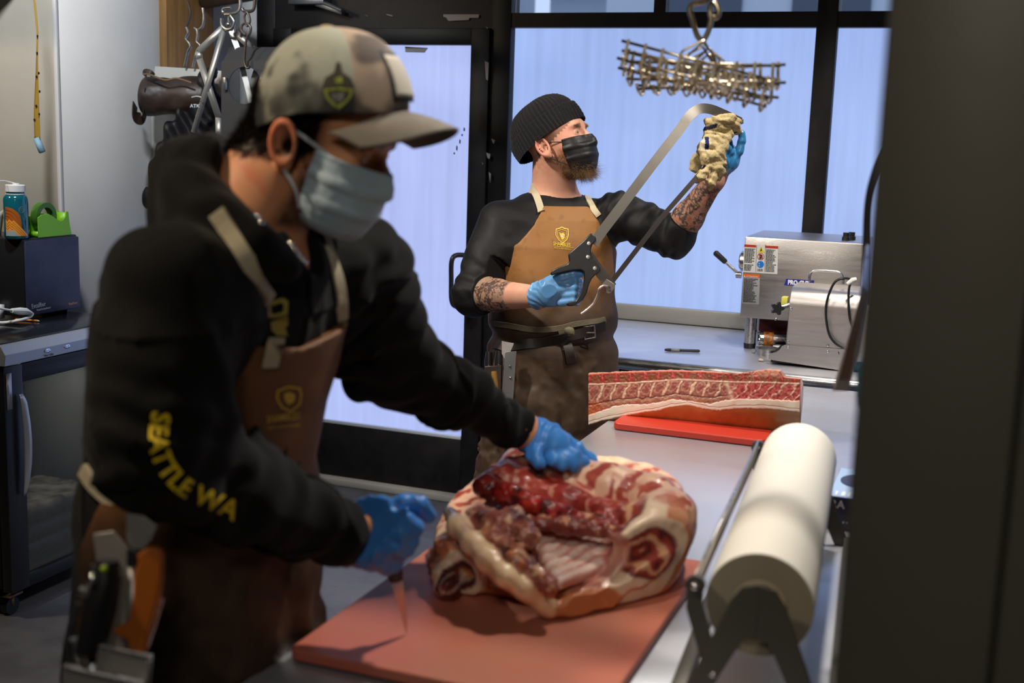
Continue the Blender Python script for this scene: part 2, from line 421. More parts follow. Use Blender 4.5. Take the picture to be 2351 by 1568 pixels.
# door
d_ = B().bx((-3.09, YW-.07, .03), (-2.995, YW+.0, 2.10), .003).bx((-2.105, YW-.07, .03), (-2.02, YW, 2.10), .003)
d_.bx((-2.995, YW-.07, 2.03), (-2.105, YW, 2.10), .003).bx((-2.995, YW-.07, .03), (-2.105, YW, .285), .003)
door = struct(d_, 'door_1', fr)
B().bx((-2.995, YW-.03, .285), (-2.105, YW-.018, 2.03)).go('door_pane', film_door, door, smooth=False)
B().bx((-2.995, YW-.072, .285), (-2.105, YW-.055, .30), .002).go('pane_bead', alum, door)
hx = -2.062
B().tube(bez([(-2.062, 4.905, PY(1068,586,4.85)[2]), (-2.062, 4.85, PY(1068,586,4.85)[2]), PY(1048, 586, 4.80), PY(1037, 600, 4.78), PY(1036,645,4.78), PY(1037, 690, 4.78), PY(1048, 704, 4.80), (-2.062, 4.85, PY(1068,706,4.85)[2]), (-2.062, 4.905, PY(1068,706,4.85)[2])], 6), .011, 12).go('door_handle', black, door)
cl = B().bx((-2.98, YW-.12, 2.20), (-2.80, YW-.05, 2.235), .004); cl.tube([(-2.86, YW-.1, 2.225), (-2.70, YW-.13, 2.17)], .008)
cl.box((-2.78, YW-.09, 2.185), (.14, .03, .022), Matrix.Rotation(.28, 4, 'Y'), .003)
setp(cl.go('door_closer', mat('grey_metal', (.22, .23, .25), .35, .8)), 'grey door closer arm on the black transom bar above the frosted door', 'door closer')
tape = mat('masking_tape', (.42, .38, .36), .8)
setp(B().prism([PY(x, y, YW-.053) for x, y in ((1018, 33), (1100, 33), (1099, 41), (1078, 41), (1076, 46), (1030, 48), (1024, 40), (1018, 38))], (0, -.001, 0)).go('masking_tape', tape, smooth=False), 'torn beige masking tape strip stuck on the black bar above the door', 'tape')
pp = B()
for x0, y0, x1, y1 in ((1113, 140, 1122, 185), (1116, 350, 1126, 365), (1128, 318, 1136, 330), (1105, 372, 1110, 378), (1114, 60, 1120, 66), (1122, 395, 1127, 420), (835, 33, 845, 37), (886, 32, 902, 37)):
    pp.prism([PY(x, y, YW-.0725) for x, y in ((x0, y0), (x1, y0+4), (x1-2, y1), (x0+3, y1-3))], (0, -.0006, 0))
setp(pp.go('flaked_paint', tape, smooth=False), 'pale flakes where black paint chipped off the door frame', 'paint flakes', kind='stuff')
sc_ = mat('scuff_mark', (.07, .08, .12), .8)
setp(B().prism([PY(x, y, YW-.032) for x, y in ((930, 107), (983, 110), (975, 121), (931, 120))], (0, -.001, 0)).go('label_residue', tape, smooth=False), 'torn grey label residue at the top of the frosted door pane', 'sticker')
sm = B()
for x, y, s in ((1066, 297, 5), (1061, 310, 3), (1056, 325, 6), (1049, 340, 7), (1043, 352, 3)):
    sm.prism([PY(x+a, y+b_, YW-.0315) for a, b_ in ((-1, -s), (2, -s*.4), (1, s), (-2, s*.5))], (0, -.0005, 0))
setp(sm.go('scuffs', sc_, smooth=False), 'short dark scuffs on the frosted door pane', 'scuffs', kind='stuff')
# ---------------------------------------------------------------- street outside
stucco = mat('house_wall_pale', (.55, .6, .66), .8, bump=.2); hroof = mat('house_roof', (.28, .33, .42), .8, bump=.4, bscale=8)
hwin = mat('house_window', (.06, .08, .11), .2); sidewalk = mat('pavement', (.4, .42, .45), .8)
struct(B().bx((-30, 5.2, -.3), (30, 60, -.1)), 'floor_outside', sidewalk)
def house(x0, x1, y, zt, wins, gable, label):
    t = thing('house', label, 'house', ((x0+x1)/2, y, 0))
    B().bx((x0, y, -.1), (x1, y+6, zt)).go('wall', stucco, t, smooth=False)
    for wx, wz, ww, wh in wins: B().bx((wx, y-.04, wz), (wx+ww, y+.02, wz+wh)).bx((wx-.1, y-.06, wz-.12), (wx+ww+.1, y-.02, wz)).go('window', hwin, t, smooth=False)
    r = B()
    if gable: r.prism([(x0-.3, y-.3, zt), (x1+.3, y-.3, zt), ((x0+x1)/2, y-.3, zt+gable)], (0, 6.5, 0))
    else: r.bx((x0-.2, y-.2, zt), (x1+.2, y+6, zt+.3))
    r.go('roof', hroof, t, smooth=False)
house(-13.2, -7.4, 14, 5.6, [(-12.5, 2.5, 1, 1.5), (-10.8, 2.4, 1.2, 1.6), (-9, 2.4, .9, 1.6)], 0, 'pale flat-roofed house seen through the top panes above the door')
house(-8.2, -6.3, 23, 4.5, [(-7.6, 2.5, .8, 1.2)], .9, 'small grey gabled house seen through the third pane above the door')
house(-4.6, .6, 15, 6.5, [(-3.9, 2.8, 1.0, 1.7), (-2.3, 2.8, .9, 1.7), (-.9, 2.8, .8, 1.7)], 0, 'pale blue-grey building seen through the clear panes behind the hanging hooks')
# ---------------------------------------------------------------- stainless tables
steel_top = mat('worn_steel_worktop', (.72, .745, .82), .38, .75, bump=.03, bscale=9, bdet=6, stretch=(1, 2.5, 2.5), rvar=.07, vscale=3, vdet=8, var=(.64, .665, .74))
def legs(t, xs, ys, zt, m=steel):
    for x in xs:
        for y in ys:
            l = B().cyl((x, y, .06), (x, y, zt), .02).go('leg', m, t); B().cyl((x, y, 0), (x, y, .07), .014, .019).go('foot', black, l)
t = thing('work_table', 'long stainless steel work table carrying both pork pieces and the paper cutter', 'table', (-.5, 2.5, 0))
B().bx((-.895, 1.30, .862), (-.10, 3.86, .90), .004).go('tabletop', steel_top, t)
legs(t, (-.84, -.16), (1.36, 2.6, 3.80), .865)
B().bx((-.87, 1.34, .25), (-.13, 3.82, .28), .004).go('shelf', steel, t)
ct = thing('steel_counter', 'stainless steel counter under the frosted windows holding the grinder', 'counter', (0, 4.4, 0))
c = B().bx((-1.62, 4.02, .862), (2.1, 4.918, .898), .003); c.go('counter_top', steel_top, ct)
B().cyl((-1.62, 4.015, .888), (2.1, 4.015, .888), .018).go('rolled_edge', steel, ct)
legs(ct, (-1.5, -.35, .9), (4.12, 4.8), .865)
# ---------------------------------------------------------------- cooler column at the right
olive = mat('dark_grey_cooler_panel', (.115, .107, .082), .5, .1, bump=.12, bscale=25, var=(.085, .082, .058), vscale=2, rvar=.08)
t = thing('walk_in_cooler', 'tall dark grey metal cooler panel filling the right edge', 'cooler', (.3, 1.1, 0))
B().bx((-.082, 1.02, 0), (.040, 2.02, 2.6), .003).go('corner_panel', olive, t)
B().bx((.043, 1.015, 0), (1.4, 2.02, 2.6), .003).go('side_panel', olive, t)
# ================================================================ left corner: cooler, dehydrator, bottle, tape
navy = mat('dark_blue_door', (.022, .028, .062), .5, bump=.2, bscale=90, var=(.034, .04, .08), vscale=12)
silver = mat('silver_plastic', (.52, .53, .56), .35, .55)
XF = -2.9
t = thing('glass_door_cooler', 'black undercounter drinks cooler with silver control strip and glass door', 'cooler', (XF-.25, 3.34, 0))
b = B().bx((-3.44, 3.0, .075), (XF-.045, 3.02, .92)).bx((-3.44, 3.62, .075), (XF-.045, 3.64, .92)).bx((-3.44, 3.0, .075), (-3.42, 3.64, .92))
b.bx((-3.44, 3.0, .075), (XF-.045, 3.64, .10)).bx((-3.44, 3.0, .90), (XF-.045, 3.64, .935)); b.go('body', black, t)
B().bx((-3.45, 2.99, .925), (XF-.01, 3.65, .942), .004).go('top', mat('glossy_black_top', (.012, .013, .016), .12, bump=.15, bscale=25, stretch=(12, 1, 1)), t)
B().bx((-3.41, 3.03, .10), (XF-.05, 3.61, .89)).go('liner', mat('cooler_liner', (.20, .20, .19), .5), t) if False else None
lin = mat('cooler_liner', (.30, .31, .30), .5)
B().bx((-3.415, 3.03, .11), (-3.405, 3.60, .89)).bx((-3.40, 3.59, .11), (XF-.06, 3.61, .89)).bx((-3.40, 3.03, .11), (XF-.06, 3.60, .125)).go('liner', lin, t)
ev = B()
for k in range(14): ev.bx((-3.39, 3.30, .42+k*.032), (-3.365, 3.585, .428+k*.032))
ev.go('evaporator_fins', mat('fin_grey', (.16, .17, .17), .5, .5), t)
d = B().bx((XF-.04, 3.0, .09), (XF, 3.085, .862), .004).bx((XF-.04, 3.55, .09), (XF, 3.64, .862), .004).bx((XF-.04, 3.08, .09), (XF, 3.56, .135), .003).bx((XF-.04, 3.08, .80), (XF, 3.56, .862), .003)
dr = d.go('door', black, t)
B().bx((XF-.026, 3.08, .13), (XF-.02, 3.56, .81)).go('door_glass', mat('cooler_glass', (.55, .58, .57), .22, trans=.85, bump=.2, bscale=30), dr, smooth=False)
dr.children[0].data.materials[0].node_tree.nodes['Principled BSDF'].inputs['IOR'].default_value = 1.02
B().bx((XF+.0005, 3.008, .72), (XF+.004, 3.03, .84)).go('edge_trim', silver, dr)
hz = [(z, w) for z, w in ((.765, .012), (.74, .026), (.66, .034), (.60, .036), (.53, .033), (.46, .022), (.425, .010))]
hb = B()
def hgrid(u, v):
    z = .765-(.765-.42)*u; w = np.interp(z, [q[0] for q in hz][::-1], [q[1] for q in hz][::-1]); y0 = 3.052
    return (XF+.012+.022*math.sin(math.pi*min(1, max(0, u)))**.6*math.sin(math.pi*(.15+.7*v)), y0+w*v, z)
hb.grid(hgrid, 24, 8).go('door_handle', silver, dr, solid=.006)
cs = B(); cs.prism([(XF-.03, 2.99, .868), (XF+.015, 2.99, .868), (XF+.02, 2.99, .905), (XF+.0, 2.99, .936), (XF-.03, 2.99, .936)], (0, .665, 0))
cp = cs.go('control_strip', silver, t, bev=.002)
for y in (3.18, 3.275):
    B().sph((XF+.018, y, .892), .011, 16, (.3, 1.5, .75)).go('button', chrome, cp)
B().bx((XF+.016, 3.40, .876), (XF+.021, 3.53, .915)).go('display', black, cp)
text('lettering', 'TIME   LAMP', .008, (XF+.0195, 3.165, .873), (0, 1, 0), (0, 0, 1), black, cp)
for x, y in ((-2.95, 3.04), (-2.95, 3.6), (-3.38, 3.04), (-3.38, 3.6)):
    c = B().bx((x-.03, y-.03, .068), (x+.03, y+.03, .076)).box((x, y, .05), (.03, .008, .04)).go('caster', mat('worn_brass', (.25, .17, .10), .5, .6, bump=.3) if x == -2.95 and y < 3.1 else blackmetal, t)
    B().cyl((x-.012, y, .03), (x+.012, y, .03), .03).go('wheel', black, c)
_l = bpy.data.lights.new('cooler_fill_lamp', 'AREA'); _l.energy = .9; _l.size = .25; _l.color = (1, .95, .85); _lo = bpy.data.objects.new('cooler_fill_lamp', _l); COL.objects.link(_lo); _lo.location = (-3.15, 3.3, .885)  # unseen lamp added to brighten the cooler interior
meatbag = mat('vacuum_packed_meat', (.55, .50, .44), .25, var=(.16, .11, .08), vscale=18, bump=.4, bscale=30, coat=.5)
for k, (y, z, w, h, lb) in enumerate(((3.33, .13, .42, .07, 'on the cooler floor'), (3.30, .20, .36, .06, 'second from the bottom of the cooler stack'), (3.36, .26, .40, .06, 'on top of the stack inside the cooler'))):
    o = sdf('packed_meat', lambda P, y=y, z=z, w=w, h=h: rbox((-3.14, y, z+h/2), (.15, w/2, h/2), .028)(P)+.006*fbm(P, 25, 3), (-3.34, 3.0, z-.02), (-2.95, 3.62, z+h+.03), .009, meatbag)
    setp(o, 'vacuum packed meat in clear bag '+lb, 'packed meat', 'packs of meat in the cooler')
# dehydrator
yb, ye, XD = 3.385, 3.665, -3.15
t = thing('food_dehydrator', 'black food dehydrator box with dark blue door on top of the cooler', 'dehydrator', (XD-.15, 3.52, .942))
B().bx((-3.44, yb, .955), (XD-.012, ye, 1.235), .006).go('body', black, t)
q = B().bx((XD-.012, yb+.004, .96), (XD, ye-.004, 1.228), .003).go('door', navy, t)
gl = mat('pale_print', (.35, .36, .42), .4); og = mat('orange_print', (.5, .22, .12), .4)
text('lettering', 'Excalibur', .024, (XD+.0006, yb+.02, .985), (0, 1, .03), (0, 0, 1), gl, q, sx=.8)
text('lettering', 'Food Dehydrator', .010, (XD+.0006, yb+.045, .973), (0, 1, .03), (0, 0, 1), gl, q)
text('lettering', 'ParaFlexx', .012, (XD+.0006, ye-.07, .975), (0, 1, .03), (0, 0, 1), og, q, bold=.0003)
for y in (yb+.03, ye-.03): B().cyl((XD-.05, y, .942), (XD-.05, y, .957), .01).cyl((-3.40, y, .942), (-3.40, y, .957), .01).go('foot', black, t)
# bottle
bc = PXp(39, 546, -3.20); bx, by, bz = bc[0], bc[1]+.0, 1.235
t = thing('water_bottle', 'teal plastic water bottle with white lid and orange mountain print', 'bottle', (bx, by, bz))
teal = mat('teal_plastic', (.005, .11, .15), .12, coat=.5)
B().lathe((bx, by, bz), (0, 0, 1), [(0, 0), (.038, 0), (.042, .006), (.042, .14), (.039, .150), (.031, .157), (.031, .17), (0, .17)]).go('bottle_body', teal, t)
B().lathe((bx, by, bz+.160), (0, 0, 1), [(.031, -.003), (.0335, -.003), (.0335, 0), (.031, 0)]).lathe((bx, by, bz+.167), (0, 0, 1), [(0, 0), (.034, 0), (.034, .022), (.031, .024), (0, .024)]).lathe((bx+.004, by, bz+.19), (0, 0, 1), [(0, 0), (.012, 0), (.012, .006), (0, .007)]).go('lid', white, t)
B().tube(bez([(bx, by, bz+.196), (bx-.01, by-.04, bz+.205), (bx-.02, by-.08, bz+.203)]), .0018).go('lid_strap', white, t)
def wrap(name, poly, m, r=.0424):
    """poly in (arc position, height) laid on the bottle wall"""
    bb = B(); V = []
    for s, h in poly:
        a = math.atan2(CO[1]-by, CO[0]-bx)+s/r; V.append((bx+r*math.cos(a), by+r*math.sin(a), bz+h))
    bb.prism(V, (0, 0, 0)) if False else None
    n = 14; s0 = min(p[0] for p in poly); s1 = max(p[0] for p in poly)
    return V
def wrapstrip(name, lo, hi, s0, s1, m, dr_=.0003, n=24):
    a0 = math.atan2(CO[1]-by, CO[0]-bx); bb = B(); r = .042+dr_
    def f(u, v):
        s = s0+(s1-s0)*u; h = lo(s)+(max(hi(s), lo(s)+1e-4)-lo(s))*v; a = a0+s/.042; return (bx+r*math.cos(a), by+r*math.sin(a), bz+h)
    return bb.grid(f, n, 3).go(name, m, t, smooth=False)
or1 = mat('print_dark_orange', (.42, .10, .012), .4); or2 = mat('print_orange', (.85, .30, .03), .4); bl = mat('print_black', (.01, .01, .012), .4); gr = mat('print_grey', (.3, .36, .36), .4)
arc = lambda r: (lambda s: .062+math.sqrt(max(0, r*r-(s+.035)**2)))
zig = lambda o: (lambda s: o+.010*abs(((s*55+10.3) % 1)*2-1) if s < -.012 else o+.010-(s+.012)*1.1)
base = lambda s: .012
wrapstrip('print', lambda s: .035, arc(.052), -.040, .017, or1)
for r in (.020, .030, .041): wrapstrip('print', lambda s, r=r: arc(r)(s)-.0012, arc(r), -.040, -.035+r-.001, bl, .0006)
wrapstrip('print', base, zig(.062), -.040, .040, or2, .0009)
for o in (.053, .044, .035): wrapstrip('print', lambda s, o=o: max(.0121, zig(o)(s)-.0012), lambda s, o=o: max(.0122, zig(o)(s)), -.040, .040, bl, .0012, 40)
wrapstrip('print', base, lambda s: max(.0121, zig(.026)(s)), -.040, .010, gr, .0013)
rg = B(); a0 = math.atan2(CO[1]-by, CO[0]-bx)
rp = [(bx+.0424*math.cos(a0+(.019+.009*math.cos(k))/.042), by+.0424*math.sin(a0+(.019+.009*math.cos(k))/.042), bz+.105+.010*math.sin(k)) for k in np.linspace(0, 2*math.pi, 25)[:-1]]
rg.tube(rp, .0006, 4, True)
for h in (-.004, 0, .004): rg.tube([(bx+.0425*math.cos(a0+s/.042), by+.0425*math.sin(a0+s/.042), bz+.105+h) for s in (.013, .019, .025)], .0005, 4)
rg.go('round_logo', gr, t)
# tape dispenser
tx = -3.19; P0 = PXp(76, 550, tx); yt = P0[1]; zt = 1.235
lime = mat('lime_plastic', (.20, .52, .012), .4); gtape = mat('green_tape', (.05, .16, .012), .5)
t = thing('tape_dispenser', 'lime green tape dispenser with dark green roll beside the bottle', 'tape dispenser', (tx, yt+.08, zt))
ol = [(0, 0), (.172, 0), (.163, .04), (.157, .088), (.145, .088), (.143, .072), (.130, .058), (.115, .054), (.098, .060), (.07, .077), (.045, .084), (.02, .082), (0, .073)]
for dx in (-.022, .022): B().prism([(tx+dx, yt+p[0], zt+p[1]) for p in ol], (.004, 0, 0)).go('side_panel', lime, t, bev=.001)
B().bx((tx-.02, yt+.002, zt+.001), (tx+.022, yt+.168, zt+.02)).bx((tx-.02, yt+.14, zt+.02), (tx+.024, yt+.158, zt+.084)).go('base', lime, t)
R_ = B().lathe((tx-.014, yt+.058, zt+.072), (1, 0, 0), [(.034, 0), (.052, 0), (.052, .028), (.034, .028), (.034, 0)], 40).go('tape_roll', gtape, t)
B().cyl((tx-.018, yt+.058, zt+.072), (tx+.02, yt+.058, zt+.072), .011).box((tx, yt+.058, zt+.055), (.03, .008, .05)).go('hub', lime, t)
# papers behind the bottle, plug, pencil, spider thread
pw = PXp(4, 500, -3.30)
setp(B().grid(lambda u, v: (-3.33+.02*v, 3.36+.10*u, 1.2355+.10*v-.02*math.sin(3*u)), 8, 6).go('paper_sheet', mat('cream_paper', (.6, .55, .42), .8), solid=.001), 'curled cream paper standing behind the teal bottle', 'paper')
t = thing('power_plug', 'white plug and looped white cord on the cooler top', 'plug', (-3.0, 3.1, .945))
pl = PZ(62, 716, .955)
B().tube([PXp(27, 713, -3.12), PXp(45, 714, -3.12), PXp(60, 715, -3.12), PXp(72, 719, -3.12)], [.008, .013, .012, .006]).go('plug', white, t)
B().tube(bez([PXp(-30, 700, -3.12), PXp(5, 709, -3.12), PXp(28, 713, -3.12)]), .004).tube(bez([PXp(72, 719, -3.12), PXp(74, 722, -3.12), PXp(66, 729, -3.12), PXp(45, 735, -3.11), PZ(5, 741, .949), PZ(-30, 735, .949)]), .0055).go('cord', white, t)
B().box(PZ(-4, 715, .97), (.03, .03, .05)).go('socket', white, t)
t = thing('pencil', 'orange pencil lying on the black cooler top', 'pencil', PZ(65, 735, .946))
B().cyl(PZ(36, 733, .9465), PZ(86, 736.5, .9465), .0035, n=6).go('shaft', or2, t); B().cyl(PZ(86, 736.5, .9465), PZ(91, 737, .9465), .0035, .0008, n=6).go('tip', white, t)
# shelf over the corner and fly ribbon
setp(B().bx((-5.0, 3.30, 2.17), (-3.42, 3.742, 2.21), .003).go('wall_shelf', mat('dark_shelf', (.06, .055, .05), .6)), 'dark shelf board fixed high on the beige-shaded alcove wall', 'shelf')
yf = 3.55; t = thing('fly_ribbon', 'amber sticky fly ribbon with blue cap hanging by the alcove wall', 'fly trap', PY(85, 10, yf))
amber = mat('amber_ribbon', (.35, .22, .04), .25, coat=.6)
B().grid(lambda u, v: PY(np.interp(u, [0, .25, .5, .8, 1], [78, 86, 85, 84, 86])+(v-.5)*np.interp(u, [0, .3, .6, 1], [4, 3, 9, 13]), -10+330*u, yf)+A(0, .004*math.sin(9*u)*(v-.5), 0), 40, 4).go('ribbon', amber, t, solid=.0006)
B().tube([PY(84, 318, yf), PY(97, 349, yf)], .012).go('cap', mat('faded_blue_card', (.22, .38, .50), .6), t)
B().tube([PY(78, -10, yf), (PY(78, -10, yf)[0], yf, 2.18)], .001).go('string', white, t)
fl = B()
for x, y in ((86, 83), (85, 122), (89, 168), (84, 176), (91, 210), (90, 262), (83, 243), (79, 275)): fl.sph(PY(x, y, yf-.004), .0035, 8, (1, 1, 1.5))
setp(fl.go('flies', black), 'small black flies stuck on the amber ribbon', 'flies', kind='stuff')
# ================================================================ hanging tools by the side wall
galv = mat('galvanised_steel', (.42, .43, .43), .35, 1, var=(.25, .24, .22), vscale=60); rusty = mat('dark_iron', (.12, .10, .085), .45, .9)
pa, pb = PZ(440, 8, 2.19), PZ(600, -22, 2.19); dv = unit(pb-pa); setp(B().cyl(pa-dv*.0, pa+dv*2.2, .034).go('hanging_rail', rusty), 'dark iron pipe rail holding the hooks at upper left', 'rail')
def hook(pts, r, m, label, y, group='hooks on the dark rail'):
    return setp(B().tube(bez([PY(a, b_, y) for a, b_ in pts], 6), r, 10).go('rail_hook', m), label, 'hook', group)
hook([(545, -12), (552, 0), (550, 22), (540, 30), (520, 31), (512, 27), (515, 20), (530, 18)], .0065, galv, 'bright square steel hook carrying the swivel clip and saws', 4.10)
hook([(584, -20), (585, 8), (580, 24), (562, 26), (556, 20)], .0065, rusty, 'dark square hook above the iron ring on the right', 4.10)
hook([(466, 18), (468, 40), (465, 60), (455, 68), (446, 64)], .0055, galv, 'pale square hook in front of the brown post', 4.30)
hook([(431, 5), (437, 30), (433, 50), (429, 60)], .005, rusty, 'leftmost dark hook in front of the brown post', 4.32)
t = thing('swivel_clip', 'galvanised horseshoe swivel clip under the bright hook', 'clip', PY(525, 50, 4.10))
B().tube(bez([PY(a, b_, 4.10) for a, b_ in ((509, 42), (510, 58), (520, 67), (533, 65), (538, 50), (531, 38), (526, 33))], 6), .0065).go('horseshoe', galv, t)
B().tube([PY(526, 28, 4.10), PY(525, 60, 4.10)], .005).sph(PY(525, 56, 4.10), .011).cyl(PY(517, 34, 4.10), PY(530, 33, 4.10), .008).go('swivel', galv, t)
t = thing('iron_hook', 'dark iron ring hook holding the grey lid by its hole', 'hook', PY(565, 60, 4.08))
B().tube(bez([PY(a, b_, 4.08) for a, b_ in ((567, 26), (561, 38), (563, 52), (568, 60), (574, 50), (572, 36), (567, 27))], 5), .0045).go('link', rusty, t)
B().tube(bez([PY(a, b_, 4.08) for a, b_ in ((563, 80), (555, 70), (556, 58), (565, 54), (575, 62), (574, 76), (567, 86), (563, 110), (561, 140), (565, 154), (571, 156), (574, 152))], 5), .005).go('shank', rusty, t)
for k, (pts, lb) in enumerate(((((428, 62), (432, 75), (427, 88), (434, 98), (437, 108), (431, 120), (424, 153)), 'dark twisted hook with a bright rod below'), (((452, 66), (454, 80), (452, 95), (460, 105), (452, 118), (443, 155)), 'pale twisted hook with a thin rod below'))):
    setp(B().tube(bez([PY(a, b_, 4.28) for a, b_ in pts], 5), .0055).go('rod_hook', (galv, galv)[k]), lb, 'hook', 'rod hooks by the brown post')
bandm = mat('saw_steel', (.31, .29, .265), .38, 1, bump=.08, bscale=30, var=(.25, .235, .21), vscale=5)
hsaw = mat('hanging_saw_steel', (.52, .51, .48), .45, .85, bump=.08, bscale=30)
def strap(pts, w, y, m, name, par, th=.0015):
    P_ = [PY(a, b_, y) for a, b_ in pts]
    return B().tube(P_, 0, flat=(w, th, (TC[0], TC[1], 0))).go(name, m, par, bev=0)
def hangsaw(label, y, bow, blade, teeth=True):
    t = thing('hanging_saw', label, 'saw', PY(*bow[0], y), 'saws hanging on the rail')
    for a, b_ in zip(bow, bow[1:]): strap((a, b_), .026, y, hsaw, 'frame_strap', t)
    strap(blade, .021, y-.006, hsaw, 'blade', t)
    if teeth:
        a, b_ = PY(*blade[0], y-.008), PY(*blade[-1], y-.008); d = unit(b_-a); n = np.cross(d, unit(TC)); n = n if n[0] < 0 else -n; q = B(); N = int(np.linalg.norm(b_-a)/.0046)
        for k in range(N):
            c = a+d*(k*.0046)+n*.0104; q.prism([c, c+d*.0046, c+d*.0023+n*.003], TC*.0008)
        q.go('teeth', mat('bright_teeth', (.8, .78, .72), .3, .6), t, smooth=False)
    B().cyl(PY(*bow[0], y-.012), PY(*bow[0], y+.006), .006).go('pin', galv, t)
    return t
hangsaw('butcher saw with toothed blade hanging left of the grey lid', 4.12, [(512, 64), (456, 118), (458, 135), (502, 270), (503, 330)], [(515, 66), (445, 305)])
hangsaw('second butcher saw hanging half behind the grey lid', 4.16, [(530, 66), (578, 110), (640, 180)], [(530, 70), (545, 110), (577, 235)], False)
strap([(592, 152), (566, 238), (540, 330)], .024, 4.17, hsaw, 'frame_strap', bpy.data.objects['hanging_saw.001'])
# grey lid with round hole
lid = mat('dark_grey_plastic', (.035, .035, .037), .55, bump=.15, bscale=80)
t = thing('grey_lid', 'dark grey plastic lid with a round hole hanging from the iron hook', 'lid', PY(580, 120, 4.10))
yl = 4.11; ring = []
hc = (563, 196)
inner = [PY(hc[0]+38*math.cos(a), hc[1]+43*math.sin(a), yl) for a in np.linspace(0, 2*math.pi, 49)[:-1]]
def edge(a):
    dx, dy = math.cos(a), math.sin(a); best = 1e9
    for (nx, ny, c) in ((-1, 0, 509), (1, 0, 690), (0, -1, 140), (0, 1, 440)):
        dd = dx*nx+dy*ny
        if dd > 1e-6: best = min(best, (abs(c-(hc[0] if nx else hc[1])))/dd)
    return PY(hc[0]+dx*best, hc[1]+dy*best, yl)
outer = [edge(a) for a in np.linspace(0, 2*math.pi, 49)[:-1]]
bb = B(); vi = [bb.bm.verts.new(p) for p in inner]; vo = [bb.bm.verts.new(p) for p in outer]
for i in range(48): bb.bm.faces.new((vi[i], vi[(i+1) % 48], vo[(i+1) % 48], vo[i]))
bb.go('panel', lid, t, solid=.006, smooth=False)
B().prism([PY(509, 141, yl-.002), PY(520, 131, yl+.03), PY(522, 115, yl+.04), PY(530, 108, yl+.045), PY(690, 108, yl+.045), PY(690, 141, yl-.002)], (0, .006, 0)).go('raised_rim', lid, t, bev=.003)
for a in ((511, 178, 522, 206), (597, 178, 604, 206)): B().bx(PY(a[0], a[3], yl-.02), PY(a[2], a[1], yl-.006), .001).cyl(PY((a[0]+a[2])/2, 192, yl-.022), PY((a[0]+a[2])/2, 192, yl-.018), .004).go('clip', galv, t)
# white boards, bag, vest
wb = mat('white_cutting_board', (.62, .61, .57), .5)
setp(B().prism([PY(a, b_, 4.30) for a, b_ in ((355, 152), (448, 158), (512, 163), (500, 520), (322, 520), (340, 300), (347, 268))], (0, .016, 0)).go('cutting_board', wb, bev=.003), 'white plastic cutting board hanging behind the brown bag and black coat', 'cutting board')
leather = mat('dark_brown_leather', (.022, .013, .011), .45, bump=.3, bscale=40, var=(.045, .025, .017), vscale=10)
t = thing('knife_roll', 'rolled dark brown leather bag hanging at the end of the hook row', 'bag', PY(370, 170, 4.18))
pA, pB = PY(328, 222, 4.16), PY(480, 232, 4.24)
axb = unit(pB-pA); Lb = np.linalg.norm(pB-pA)
sdf('roll_body', lambda P: (lambda q, s: smax(np.sqrt((q[:, 0])**2+(q[:, 1]/1.06)**2)-(.072+.004*np.sin(s*40)+.004*fbm(P, 20, 2)), np.abs(s-Lb/2)-Lb/2, .02))(np.stack([(P-pA)@unit(np.cross(axb, UPC)), (P-pA)@UPC], 1), (P-pA)@axb), *bnd([pA, pB], .11), .005, leather, t)
B().tube(bez([PY(330, 170, 4.10), PY(345, 172, 4.09), PY(380, 184, 4.10), PY(405, 180, 4.11), PY(440, 190, 4.13)]), .004).go('piping', mat('tan_edge', (.16, .10, .05), .6), t)
B().tube(bez([PY(310, 240, 4.12), PY(309, 262, 4.1), PY(318, 272, 4.12), PY(330, 268, 4.14), PY(336, 235, 4.13), PY(338, 200, 4.12)]), 0, flat=(.05, .004, (axb))).go('flap', leather, t)
B().tube(bez([PY(332, 174, 4.12), PY(334, 164, 4.1), PY(345, 166, 4.1), PY(352, 174, 4.11)]), 0, flat=(.02, .003, TC)).go('strap', leather, t)
cl_ = mat('black_nylon', (.004, .004, .006), .5, bump=.4, bscale=25, spec=.3)
va = [PY(a, b_, 4.2) for a, b_ in ((478, 165), (455, 230), (420, 300), (385, 380), (350, 440), (318, 478))]
def vest(P):
    d = U([cap(PY(478, 168, 4.22), PY(470, 235, 4.2), .03, .065), cap(PY(470, 235, 4.2), PY(430, 330, 4.2), .07, .10), cap(PY(430, 330, 4.2), PY(390, 400, 4.2), .10, .085),
           cap(PY(400, 385, 4.18), PY(328, 476, 4.18), .06, .020), cap(PY(480, 250, 4.2), PY(470, 470, 4.22), .07, .09)], .03)(P)
    s = P@unit(A(.8, .1, .35)); dd = (P-PY(430, 330, 4.2))@unit(A(TC[0], TC[1], 0)); d = smax(d, np.abs(dd)-.040, .02); return d+.009*np.sin(s*85+3*fbm(P, 6, 4))+.005*fbm(P, 14, 9)
t = thing('black_coat', 'black nylon coat hanging in front of the white cutting board', 'coat', PY(478, 165, 4.2))
ob = sdf('coat_body', vest, *bnd(va+[PY(500, 500, 4.2)], .15), .007, cl_, t)
B().tube(bez([PY(440, 223, 4.10), PY(452, 221, 4.085), PY(462, 223, 4.08)]), 0, flat=(.004, .002, TC)).go('reflective_trim', alum, t)
text('lettering', 'ATK', .02, PY(436, 247, 4.085), RT, UPC, alum, t)
